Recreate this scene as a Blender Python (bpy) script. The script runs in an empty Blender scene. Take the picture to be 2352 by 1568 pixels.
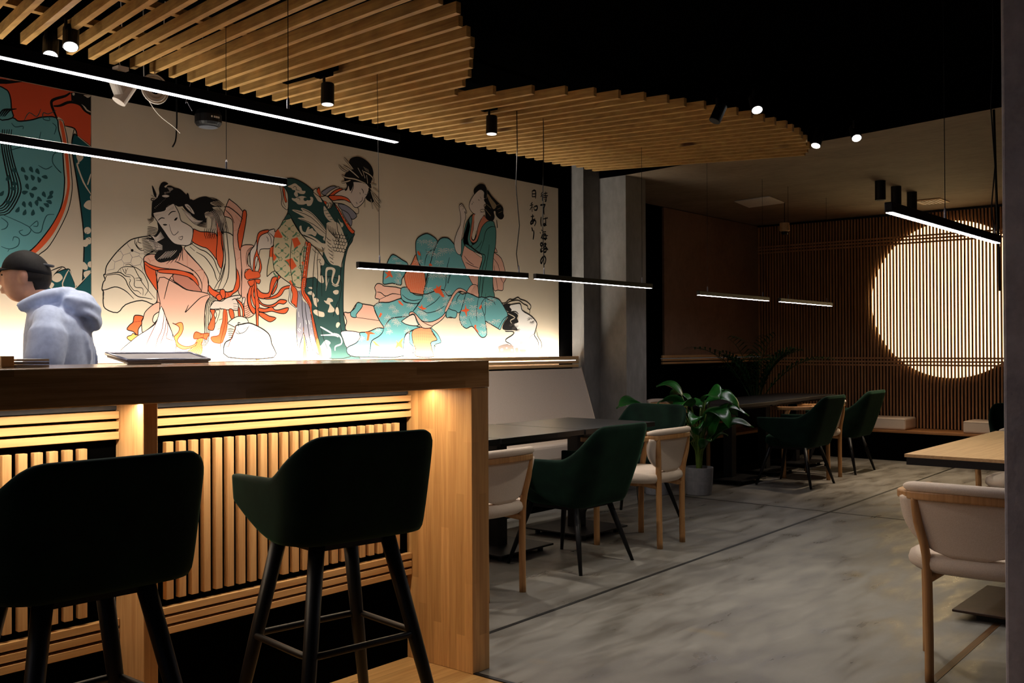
import bpy, bmesh, math, random
from mathutils import Vector, Matrix
random.seed(7)
C = bpy.context.scene.collection
PI = math.pi
# ------------------------------------------------------------------ camera
F_PX, YAW, PITCH, ROLL, EYE = 2290.0, math.radians(39.7), math.radians(0.4), math.radians(-0.25), 1.26
fw = Vector((math.cos(YAW)*math.cos(PITCH), math.sin(YAW)*math.cos(PITCH), math.sin(PITCH)))
rt = Vector((math.sin(YAW), -math.cos(YAW), 0)); up = rt.cross(fw)
r2 = math.cos(ROLL)*rt + math.sin(ROLL)*up; u2 = -math.sin(ROLL)*rt + math.cos(ROLL)*up
cd = bpy.data.cameras.new('camera'); cd.sensor_width = 36; cd.lens = F_PX/2352*36; cd.clip_start = .05; cd.clip_end = 60
cam = bpy.data.objects.new('camera', cd); C.objects.link(cam)
cam.matrix_world = Matrix(((r2.x, u2.x, -fw.x, 0), (r2.y, u2.y, -fw.y, 0), (r2.z, u2.z, -fw.z, EYE), (0, 0, 0, 1)))
bpy.context.scene.camera = cam
# ------------------------------------------------------------------ world, exposure, light levels
sc = bpy.context.scene
w = bpy.data.worlds.new('world'); sc.world = w; w.use_nodes = True
w.node_tree.nodes['Background'].inputs[0].default_value = (.55, .68, 1, 1)
w.node_tree.nodes['Background'].inputs[1].default_value = .06
sc.view_settings.view_transform = 'Standard'; sc.view_settings.look = 'None'
sc.view_settings.exposure = 0.0; sc.view_settings.gamma = 1.0; sc.view_settings.use_curve_mapping = False
P_LEDGE, P_COUNTER, P_DOWN = 96.0, 10.0, 95.0      # LED strips and ceiling downlights, watts
L_BAR, L_MOON = 36.0, 4.2                               # emission of the LED bars and the moon disc
P_SPOT = 30.0
def lamp(name, kind, loc, power, color, aim=None, **kw):
    d = bpy.data.lights.new(name, kind); d.energy = power; d.color = color
    for k, v in kw.items(): setattr(d, k, v)
    o = bpy.data.objects.new(name, d); C.objects.link(o); o.location = loc
    if aim is not None: o.rotation_euler = (Vector(aim)-Vector(loc)).to_track_quat('-Z', 'Y').to_euler()
    return o
WARM, NEUT, COOL = (1, .70, .38), (1, .9, .76), (1, .97, 1)
# strip behind the wall ledge, washing the mural from below
lamp('ledge_strip_light', 'AREA', (3.2, 5.229, 1.16), P_LEDGE, (1, .93, .80), (3.2, 5.25, 3), shape='RECTANGLE', size=7.7, size_y=.02)
# strip under the bar top
lamp('counter_strip_light', 'AREA', (1.9, 2.80, 1.098), P_COUNTER, (1, .82, .60), (1.9, 2.78, 0), shape='RECTANGLE', size=1.9, size_y=.02)
# added spot lamps without fixtures, out of frame, to brighten the aisle floor
for k, (x, y, tx, ty, p) in enumerate(((4.6, 1.9, 4.3, 1.9, 1.1), (5.0, 2.15, 5.4, 2.2, .8), (5.6, -.6, 5.9, .6, .8))):
    lamp('aisle_fill_spot', 'SPOT', (x, y, 3.17), P_SPOT*p*2.2, NEUT, (tx, ty, 0), spot_size=math.radians(80), spot_blend=.8, shadow_soft_size=.05)

# ------------------------------------------------------------------ materials
def srgb(r, g, b):
    f = lambda c: (c/255/12.92 if c/255 <= .04045 else ((c/255+.055)/1.055)**2.4)
    return (f(r), f(g), f(b), 1)
def base(name, col, rough=.6, metal=0.0, spec=.5, **kw):
    m = bpy.data.materials.new(name); m.use_nodes = True
    b = m.node_tree.nodes['Principled BSDF']
    b.inputs['Base Color'].default_value = col; b.inputs['Roughness'].default_value = rough
    b.inputs['Metallic'].default_value = metal; b.inputs['Specular IOR Level'].default_value = spec
    for k, v in kw.items(): b.inputs[k].default_value = v
    return m, m.node_tree, b
def N(nt, t, **kw):
    n = nt.nodes.new(t)
    for k, v in kw.items(): setattr(n, k, v)
    return n
def coords(nt, scale=(1, 1, 1), src='Object'):
    t = N(nt, 'ShaderNodeTexCoord'); mp = N(nt, 'ShaderNodeMapping'); mp.inputs['Scale'].default_value = scale
    nt.links.new(t.outputs[src], mp.inputs[0]); return mp.outputs[0]
def noise(nt, vec, scale, detail=4, rough=.55, dist=0):
    n = N(nt, 'ShaderNodeTexNoise'); n.inputs['Scale'].default_value = scale; n.inputs['Detail'].default_value = detail
    n.inputs['Roughness'].default_value = rough; n.inputs['Distortion'].default_value = dist
    nt.links.new(vec, n.inputs['Vector']); return n.outputs[0]
def ramp(nt, fac, stops):
    r = N(nt, 'ShaderNodeValToRGB'); e = r.color_ramp.elements
    while len(e) < len(stops): e.new(.5)
    for el, (p, c) in zip(e, stops): el.position = p; el.color = c
    nt.links.new(fac, r.inputs[0]); return r.outputs[0]
def mix(nt, fac, a, b, mode='MIX'):
    m = N(nt, 'ShaderNodeMix', data_type='RGBA', blend_type=mode)
    for s, v in ((0, fac), (6, a), (7, b)):
        if hasattr(v, 'links'): nt.links.new(v, m.inputs[s])
        else: m.inputs[s].default_value = v
    return m.outputs[2]
def bump(nt, b, h, strength=.2, dist=.01):
    n = N(nt, 'ShaderNodeBump'); n.inputs['Strength'].default_value = strength; n.inputs['Distance'].default_value = dist
    nt.links.new(h, n.inputs['Height']); nt.links.new(n.outputs[0], b.inputs['Normal'])
def math_(nt, op, a, b=0.0):
    m = N(nt, 'ShaderNodeMath', operation=op)
    for i, v in enumerate((a, b)):
        if hasattr(v, 'links'): nt.links.new(v, m.inputs[i])
        else: m.inputs[i].default_value = v
    return m.outputs[0]
def wood(name, c1, c2, grain='X', stave=0.0, rough=.45, spec=.4, knots=False, length=.7):
    m, nt, b = base(name, c1, rough, spec=spec)
    g = {'X': (1.2, 26, 26), 'Y': (26, 1.2, 26), 'Z': (26, 26, 1.2)}[grain]
    v = coords(nt, g); f = noise(nt, v, 2.2, 5, .6, .6)
    col = ramp(nt, f, [(.3, c2), (.62, c1)])
    if stave:
        t = N(nt, 'ShaderNodeTexCoord'); s = N(nt, 'ShaderNodeSeparateXYZ'); nt.links.new(t.outputs['Object'], s.inputs[0])
        ax = {'X': (0, 1, 2), 'Y': (1, 0, 2), 'Z': (2, 0, 1)}[grain]
        u = math_(nt, 'ADD', s.outputs[ax[1]], s.outputs[ax[2]])
        i = math_(nt, 'FLOOR', math_(nt, 'DIVIDE', u, stave))
        wn = N(nt, 'ShaderNodeTexWhiteNoise', noise_dimensions='1D'); nt.links.new(i, wn.inputs['W'])
        j = math_(nt, 'FLOOR', math_(nt, 'DIVIDE', math_(nt, 'ADD', s.outputs[ax[0]], math_(nt, 'MULTIPLY', wn.outputs[0], 3.0)), length))
        wn2 = N(nt, 'ShaderNodeTexWhiteNoise', noise_dimensions='2D'); cv = N(nt, 'ShaderNodeCombineXYZ')
        nt.links.new(i, cv.inputs[0]); nt.links.new(j, cv.inputs[1]); nt.links.new(cv.outputs[0], wn2.inputs['Vector'])
        k = ramp(nt, wn2.outputs[0], [(0, (.72, .69, .64, 1)), (1, (1.08, 1.08, 1.08, 1))])
        col = mix(nt, 1.0, col, k, 'MULTIPLY')
    if knots:
        vv = coords(nt, {'X': (2.0, 7, 7), 'Y': (7, 2.0, 7), 'Z': (7, 7, 2)}[grain]); kn = noise(nt, vv, 1.3, 1, .4)
        col = mix(nt, ramp(nt, kn, [(.70, (0, 0, 0, 1)), (.80, (1, 1, 1, 1))]), col, srgb(84, 52, 26))
        vb = coords(nt, (1.1, 9, .5)); col = mix(nt, 1.0, col, ramp(nt, noise(nt, vb, 1.0, 1), [(.3, (.84, .82, .78, 1)), (.7, (1.08, 1.06, 1.04, 1))]), 'MULTIPLY')
    nt.links.new(col, b.inputs['Base Color']); bump(nt, b, f, .08, .002)
    return m
OAK = wood('oak_light', srgb(218, 178, 124), srgb(196, 150, 98), 'X', rough=.5)
OAKV = wood('oak_upright', srgb(214, 172, 120), srgb(192, 144, 94), 'Z', rough=.5)
STAVE_X = wood('oak_staves_long', srgb(186, 146, 98), srgb(156, 116, 72), 'X', .028, .17, .5, length=.5)
STAVE_Z = wood('oak_staves_upright', srgb(214, 168, 110), srgb(188, 140, 88), 'Z', .042, .45, length=.55)
PINE = wood('pine_slats', srgb(206, 166, 102), srgb(172, 130, 74), 'Y', rough=.55, knots=True)
PINEV = wood('pine_upright', srgb(212, 158, 106), srgb(166, 112, 70), 'Z', rough=.55)
ASH = wood('ash_chair', srgb(190, 142, 92), srgb(152, 106, 62), 'Z', rough=.45)
BENCHW = wood('bench_wood', srgb(176, 124, 78), srgb(140, 94, 56), 'Y', rough=.45)
PLANK = wood('floor_planks', srgb(222, 182, 122), srgb(198, 152, 96), 'X', .19, .38, .4, knots=True, length=2.2)
TAN = wood('tan_veneer', srgb(196, 158, 112), srgb(176, 136, 92), 'X', rough=.5)
def concrete(name, a, b_, scale=1.0, rough=(.5, .8), bm=.15, streak=(1, 1, 1)):
    m, nt, b = base(name, a, .6, spec=.35)
    v = coords(nt, streak); f1 = noise(nt, v, 1.6*scale, 7, .62, .5); f2 = noise(nt, v, 14*scale, 5, .6)
    col = ramp(nt, f1, [(.32, b_), (.66, a)])
    col = mix(nt, .35, col, ramp(nt, f2, [(.3, b_), (.7, a)]))
    nt.links.new(col, b.inputs['Base Color'])
    rr = N(nt, 'ShaderNodeMapRange'); rr.inputs['To Min'].default_value = rough[0]; rr.inputs['To Max'].default_value = rough[1]
    nt.links.new(f1, rr.inputs['Value']); nt.links.new(rr.outputs[0], b.inputs['Roughness'])
    bump(nt, b, f2, bm, .006)
    return m
def polished():
    m, nt, b = base('polished_concrete', srgb(140, 136, 126), .4, spec=.45)
    v = coords(nt, (1, 1, 1)); f1 = noise(nt, v, 1.3, 8, .64, .5); w_ = coords(nt, (.9, 3.2, 1)); f2 = noise(nt, w_, 2.6, 8, .6, .35); f3 = noise(nt, v, 3.0, 3, .5, .4)
    col = ramp(nt, f1, [(.32, srgb(82, 77, 70)), (.50, srgb(108, 104, 97)), (.68, srgb(132, 128, 121))])
    col = mix(nt, .5, col, ramp(nt, f2, [(.28, srgb(88, 83, 76)), (.72, srgb(136, 133, 127))]))
    col = mix(nt, ramp(nt, f3, [(.68, (0, 0, 0, 1)), (.80, (.4, .4, .4, 1))]), col, srgb(136, 118, 84))
    nt.links.new(col, b.inputs['Base Color'])
    nt.links.new(ramp(nt, f2, [(.3, (.22, .22, .22, 1)), (.6, (.55, .55, .55, 1))]), b.inputs['Roughness'])
    bump(nt, b, f2, .05, .004); return m
FLOORC = polished()
COLC = concrete('board_concrete', srgb(146, 142, 138), srgb(106, 102, 98), 1.4, (.6, .9), .25, (1, 1, .5))
CEILC = concrete('raw_concrete_ceiling', srgb(150, 132, 112), srgb(112, 94, 76), 1.3, (.7, .9), .3, (1, .5, 1))
WALLC = concrete('plaster_brown', srgb(150, 122, 98), srgb(118, 92, 70), 1.2, (.7, .9), .15)
PILC = concrete('dark_concrete', srgb(188, 186, 196), srgb(140, 138, 148), 2.5, (.6, .9), .4)
def noisy(name, c1, c2, scale=60, rough=.9, bm=.15, spec=.3, **kw):
    m, nt, b = base(name, c1, rough, spec=spec, **kw)
    f = noise(nt, coords(nt), scale, 3); nt.links.new(ramp(nt, f, [(.35, c2), (.65, c1)]), b.inputs['Base Color']); bump(nt, b, f, bm, .002)
    return m
FABRIC = noisy('cream_fabric', srgb(216, 200, 184), srgb(204, 186, 168), 300)
VELVET = noisy('green_velvet', srgb(16, 38, 28), srgb(9, 26, 20), 9, .8, .05, .1, **{'Sheen Weight': .22, 'Sheen Roughness': .35})
VELVET.node_tree.nodes['Principled BSDF'].inputs['Sheen Tint'].default_value = srgb(120, 190, 150)
BLACK = noisy('black_paint', (.0012, .0012, .0012, 1), (.001, .001, .001, 1), 20, .9, .02, .0)
BLACKM = noisy('black_metal', (.005, .005, .006, 1), (.004, .004, .005, 1), 40, .45, .02, .3)
BLACKT = noisy('black_laminate', (.012, .012, .013, 1), (.009, .009, .01, 1), 30, .38, .02, .5)
DARKGREY = noisy('dark_grey_panel', srgb(70, 72, 78), srgb(60, 62, 68), 20, .7, .02)
STEEL = noisy('brushed_metal', srgb(170, 170, 185), srgb(150, 150, 165), 40, .35, .02, .5, Metallic=.8)
WHITEP = noisy('white_plastic', srgb(228, 220, 212), srgb(220, 210, 202), 20, .5, .02)
GREYPOT = noisy('grey_pot', srgb(140, 140, 146), srgb(128, 128, 134), 30, .7, .05)
SOIL = noisy('soil', srgb(40, 30, 22), srgb(22, 16, 12), 60, .95, .4)
LEAF = noisy('leaf_green', srgb(40, 110, 40), srgb(20, 72, 26), 6, .28, .02, .6)
PALM = noisy('palm_green', srgb(26, 74, 36), srgb(14, 46, 22), 8, .4, .02, .5)
STEM = noisy('stem_green', srgb(96, 120, 48), srgb(70, 92, 36), 20, .5, .02)
SKIN = noisy('skin', srgb(208, 158, 130), srgb(196, 142, 116), 14, .55, .02, .4)
HOODIE = noisy('blue_grey_fleece', srgb(190, 202, 228), srgb(176, 188, 216), 40, .95, .15, .2)
CAPM = noisy('black_cap', (.010, .009, .010, 1), (.007, .006, .007, 1), 80, .8, .1, .3)
HAIR = noisy('dark_hair', (.012, .008, .006, 1), (.006, .004, .003, 1), 80, .6, .1)
JEANS = noisy('dark_denim', srgb(36, 42, 60), srgb(28, 32, 48), 60, .9, .1)
def emit(name, col, st):
    m, nt, b = base(name, (0, 0, 0, 1), .5)
    b.inputs['Emission Color'].default_value = col; b.inputs['Emission Strength'].default_value = st
    return m
LEDM = emit('led_diffuser', (1, .95, 1, 1), L_BAR)
LEDB = emit('led_diffuser_bar', (1, .93, 1, 1), L_BAR*.8)
MOONM = emit('moon_glow', (1, .76, .38, 1), L_MOON)
SPOTM = emit('spot_lens', (1, .97, .9, 1), 18)
SPOTD = emit('spot_lens_dim', (1, .95, .9, 1), 2.2)
STRIPM = emit('strip_glow', (1, .74, .40, 1), 6)

# ------------------------------------------------------------------ mesh helpers
class MB:
    def __init__(s): s.v = []; s.f = []; s.mi = []
    def add(s, vs, fs, mi=0):
        o = len(s.v); s.v += [tuple(v) for v in vs]; s.f += [tuple(i+o for i in f) for f in fs]; s.mi += [mi]*len(fs)
    def box(s, x0, x1, y0, y1, z0, z1, mi=0):
        s.add([(x, y, z) for z in (z0, z1) for y in (y0, y1) for x in (x0, x1)],
              [(0, 2, 3, 1), (4, 5, 7, 6), (0, 1, 5, 4), (2, 6, 7, 3), (0, 4, 6, 2), (1, 3, 7, 5)], mi)
    def prism(s, poly, z0, z1, mi=0):
        n = len(poly); vs = [(x, y, z0) for x, y in poly]+[(x, y, z1) for x, y in poly]
        s.add(vs, [tuple(range(n))[::-1], tuple(range(n, 2*n))]+[(i, (i+1) % n, n+(i+1) % n, n+i) for i in range(n)], mi)
    def loft(s, rings, cap=True, mi=0, closed=True):
        n = len(rings[0]); vs = [p for r in rings for p in r]; fs = []
        for i in range(len(rings)-1):
            for j in range(n if closed else n-1):
                a = i*n+j; b = i*n+(j+1) % n; fs.append((a, b, b+n, a+n))
        if cap: fs += [tuple(range(n))[::-1], tuple(range((len(rings)-1)*n, len(rings)*n))]
        s.add(vs, fs, mi)
    def tube(s, pts, r, n=10, mi=0, flat=1.0):
        pts = [Vector(p) for p in pts]; rs = r if isinstance(r, (list, tuple)) else [r]*len(pts)
        rings = []; prev = None
        for i, p in enumerate(pts):
            t = (pts[min(i+1, len(pts)-1)]-pts[max(i-1, 0)]).normalized()
            a = prev if prev else (Vector((0, 0, 1)) if abs(t.z) < .9 else Vector((1, 0, 0)))
            u = (a-t*a.dot(t)).normalized(); prev = u; v = t.cross(u)
            rings.append([p+rs[i]*(math.cos(k*2*PI/n)*u*flat+math.sin(k*2*PI/n)*v) for k in range(n)])
        s.loft(rings, mi=mi)
    def lathe(s, prof, cx=0, cy=0, n=24, mi=0, cap=True):
        s.loft([[(cx+r*math.cos(k*2*PI/n), cy+r*math.sin(k*2*PI/n), z) for k in range(n)] for r, z in prof], cap, mi)
    def build(s, name, mats, parent=None, smooth=False, bevel=0, sub=0, solid=0, loc=None, seg=2):
        me = bpy.data.meshes.new(name); me.from_pydata(s.v, [], s.f)
        for m in (mats if isinstance(mats, (list, tuple)) else [mats]): me.materials.append(m)
        for p, i in zip(me.polygons, s.mi): p.material_index = i
        if smooth: me.polygons.foreach_set('use_smooth', [True]*len(me.polygons))
        me.update()
        o = bpy.data.objects.new(name, me); C.objects.link(o)
        if parent: o.parent = parent
        if loc: o.location = loc
        if solid: md = o.modifiers.new('solid', 'SOLIDIFY'); md.thickness = solid; md.offset = -1
        if bevel: md = o.modifiers.new('bevel', 'BEVEL'); md.width = bevel; md.segments = seg; md.limit_method = 'ANGLE'
        if sub: md = o.modifiers.new('sub', 'SUBSURF'); md.levels = sub; md.render_levels = sub
        return o
def boxo(name, x0, x1, y0, y1, z0, z1, m, parent=None, bevel=0):
    b = MB(); b.box(x0, x1, y0, y1, z0, z1); return b.build(name, m, parent, bevel=bevel)
def tag(o, label, cat, group=None):
    o['label'] = label; o['category'] = cat
    if group: o['group'] = group
    return o
def struct(o): o['kind'] = 'structure'; return o
def thing(name, label, cat, loc=(0, 0, 0), rz=0, group=None):
    o = bpy.data.objects.new(name, None); o.empty_display_size = .1; C.objects.link(o); o.location = loc; o.rotation_euler = (0, 0, rz)
    return tag(o, label, cat, group)
def dup(root, loc, rz, label):
    r = root.copy(); C.objects.link(r); r.location = loc; r.rotation_euler = (0, 0, rz); r['label'] = label
    for ch in list(root.children):
        c = ch.copy(); C.objects.link(c); c.parent = r
        for g in ch.children:
            d = g.copy(); C.objects.link(d); d.parent = c
    return r
def catmull(pts, closed=False, sub=4):
    n = len(pts); out = []
    if n < 3: return list(pts)
    for i in range(n if closed else n-1):
        p0, p1, p2, p3 = [pts[(i+k) % n] if closed else pts[min(max(i+k, 0), n-1)] for k in (-1, 0, 1, 2)]
        for q in range(sub):
            t = q/sub
            out.append(tuple(.5*((2*b)+(c-a)*t+(2*a-5*b+4*c-d)*t*t+(3*b-a-3*c+d)*t**3) for a, b, c, d in zip(p0, p1, p2, p3)))
    if not closed: out.append(tuple(pts[-1]))
    return out
# ------------------------------------------------------------------ setting
struct(boxo('floor', 2.895, 12.2, -4, 5.9, -.12, 0, FLOORC))
struct(boxo('floor', -2.5, 2.875, -4, 2.99, -.12, 0, PLANK))
struct(boxo('floor', -2.5, 2.895, 2.99, 5.5, -.12, 0, BLACKT))
struct(boxo('trim_1', 2.875, 2.895, -4, 2.99, -.05, .004, BLACKM))
JOINT = noisy('floor_joint', (.012, .011, .010, 1), (.006, .006, .006, 1), 30, .5, .1)
def joint(name, a, b_, wd, m):
    a, b_ = Vector(a), Vector(b_); n = (b_-a).normalized(); n = Vector((-n.y, n.x))*wd/2
    mb = MB(); mb.prism([tuple(a-n), tuple(b_-n), tuple(b_+n), tuple(a+n)], -.01, .0015); return struct(mb.build(name, m))
joint('trim_2', (2.896, 2.90), (11.1, 3.10), .022, JOINT)
joint('trim_3', (7.44, 4.7), (7.33, -3.5), .018, JOINT)
joint('trim_4', (3.2, 1.18), (8.5, 1.26), .03, wood('joint_brown', srgb(96, 66, 38), srgb(60, 40, 24), 'X'))
struct(boxo('wall_left', -2.5, 7.23, 5.3, 5.9, 0, 3.2, BLACK))
mb = MB(); mb.box(7.23, 7.48, 5.17, 5.9, 0, 3.2); struct(mb.build('wall_pilaster', COLC))
mb = MB(); mb.box(7.48, 7.81, 4.886, 5.9, 0, 2.8); struct(mb.build('wall_column', COLC))
struct(boxo('wall_rear', 7.81, 12.2, 5.68, 5.9, 0, 2.8, BLACK))
struct(boxo('wall_rear_plaster', 9.41, 11.7, 5.655, 5.68, 1.16, 2.79, WALLC))
struct(boxo('wall_back', 11.76, 12.2, -4, 5.68, 0, 2.8, BLACK))
struct(boxo('wall_right', -2.5, 12.2, -4.2, -4, 0, 3.2, BLACK))
struct(boxo('ceiling', -2.5, 7.6, -4, 5.9, 3.2, 3.35, BLACK))
edge = [(7.492, 5.9), (7.48, 4.886), (7.36, 4.105), (7.262, 3.2), (7.153, 2.58), (6.965, 1.721), (6.6, .2), (6.0, -4)]
mb = MB(); mb.prism(edge+[(12.2, -4), (12.2, 5.9)], 2.8, 3.19); ob = mb.build('ceiling_back', [CEILC, BLACK])
for p in ob.data.polygons:
    if abs(p.normal.z) < .5: p.material_index = 1
struct(ob)
mb = MB(); mb.box(2.70, 3.25, -.4, .648, 0, 3.19); struct(mb.build('wall_pillar', PILC, bevel=.008))

# ------------------------------------------------------------------ murals
PAINT = {}
for k, c in dict(K=(16, 13, 13), K2=(70, 62, 58), KO=(110, 44, 20), KL=(96, 84, 80), O=(226, 92, 48), O2=(236, 140, 96), ON=(226, 130, 92), OW=(206, 214, 210),
                 OY=(232, 140, 74), P=(226, 172, 150), PD=(196, 126, 106), PO=(200, 122, 94), T=(104, 164, 166), TD=(76, 130, 122), TK=(36, 78, 80), D=(40, 70, 66),
                 GD=(48, 82, 76), U=(20, 76, 80), G=(140, 136, 146), GR=(134, 124, 124), N=(86, 126, 96), N0=(206, 188, 152), C=(214, 196, 172), CD=(150, 128, 98),
                 C2=(220, 203, 180), W=(222, 204, 190), WH=(228, 220, 212), R=(222, 84, 48)).items():
    PAINT[k] = base('paint_'+k, srgb(*c), .85, spec=.2)[0]
def plaster(name, a, b_):
    m, nt, b = base(name, a, .8, spec=.25)
    v = coords(nt); f = noise(nt, v, 1.1, 5, .6, .3); g = noise(nt, coords(nt, (3, 1, 16)), 4, 5, .6)
    nt.links.new(ramp(nt, f, [(.3, b_), (.7, a)]), b.inputs['Base Color']); bump(nt, b, g, .06, .003); return m
PLASTER = plaster('mural_plaster', srgb(222, 206, 182), srgb(212, 194, 168))
def ribbon(pts, wd, closed):
    L_, R_ = [], []; n = len(pts)
    for i, p in enumerate(pts):
        a = pts[i-1] if i or closed else p; b = pts[(i+1) % n] if i < n-1 or closed else p
        dx, dy = b[0]-a[0], b[1]-a[1]; l = math.hypot(dx, dy) or 1
        t = wd if closed else wd*(.55+.45*min(1, 4*min(i, n-1-i)/max(1, n-1)))
        L_.append((p[0]-dy/l*t/2, p[1]+dx/l*t/2)); R_.append((p[0]+dy/l*t/2, p[1]-dx/l*t/2))
    return L_, R_
def mural(name, data, x0, x1, label):
    """A plaster panel with painted shapes: every line of data is one filled shape (0) or brush line (1), its paint, brush width, smoothing and points, in millimetres along the wall and up it."""
    keys = list(PAINT)
    b = MB(); yf = 5.286; b.box(x0, x1, yf, 5.3, 1.10, 2.667)
    boxes = []                                   # paint layers: one thin step above whatever a stroke crosses
    for q, line in enumerate(data.strip().split('\n')):
        t = line.split(); fill, col, wd, sm = t[0] == '0', int(t[1])+1, float(t[2])/1000, t[3] == '1'
        v = list(map(int, t[4:])); x, z = v[0], v[1]; pts = [(x/1000, z/1000)]
        for i in range(2, len(v), 2): x += v[i]; z += v[i+1]; pts.append((x/1000, z/1000))
        pts = [p for i, p in enumerate(pts) if i == 0 or p != pts[i-1]]
        bx = [min(p[0] for p in pts)-wd, max(p[0] for p in pts)+wd, min(p[1] for p in pts)-wd, max(p[1] for p in pts)+wd, 1]
        for o in boxes:
            if o[4] >= bx[4] and o[0] < bx[1] and bx[0] < o[1] and o[2] < bx[3] and bx[2] < o[3]: bx[4] = o[4]+1
        boxes.append(bx); y = yf-.0001-.0000025*bx[4]
        if fill:
            if pts[0] == pts[-1]: pts.pop()
            if len(pts) < 3: continue
            if sm: pts = catmull(pts, True, 3)
            pts = [(min(max(px, x0+.001), x1-.001), min(max(pz, 1.19), 2.6665)) for px, pz in pts]
            b.add([(px, y, pz) for px, pz in pts], [tuple(range(len(pts)))], col)
        else:
            cl = len(pts) > 3 and pts[0] == pts[-1]
            if cl: pts.pop()
            if len(pts) < 2: continue
            if sm: pts = catmull(pts, cl, 3)
            l_, r_ = ribbon(pts, wd, cl); n = len(pts); cp = lambda p: (min(max(p[0], x0+.001), x1-.001), y, min(max(p[1], 1.19), 2.6665))
            b.add([cp(p) for p in l_]+[cp(p) for p in r_], [(i, (i+1) % n, n+(i+1) % n, n+i) for i in range(n if cl else n-1)], col)
    return tag(b.build(name, [PLASTER]+[PAINT[k] for k in keys]), label, 'mural')
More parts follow.
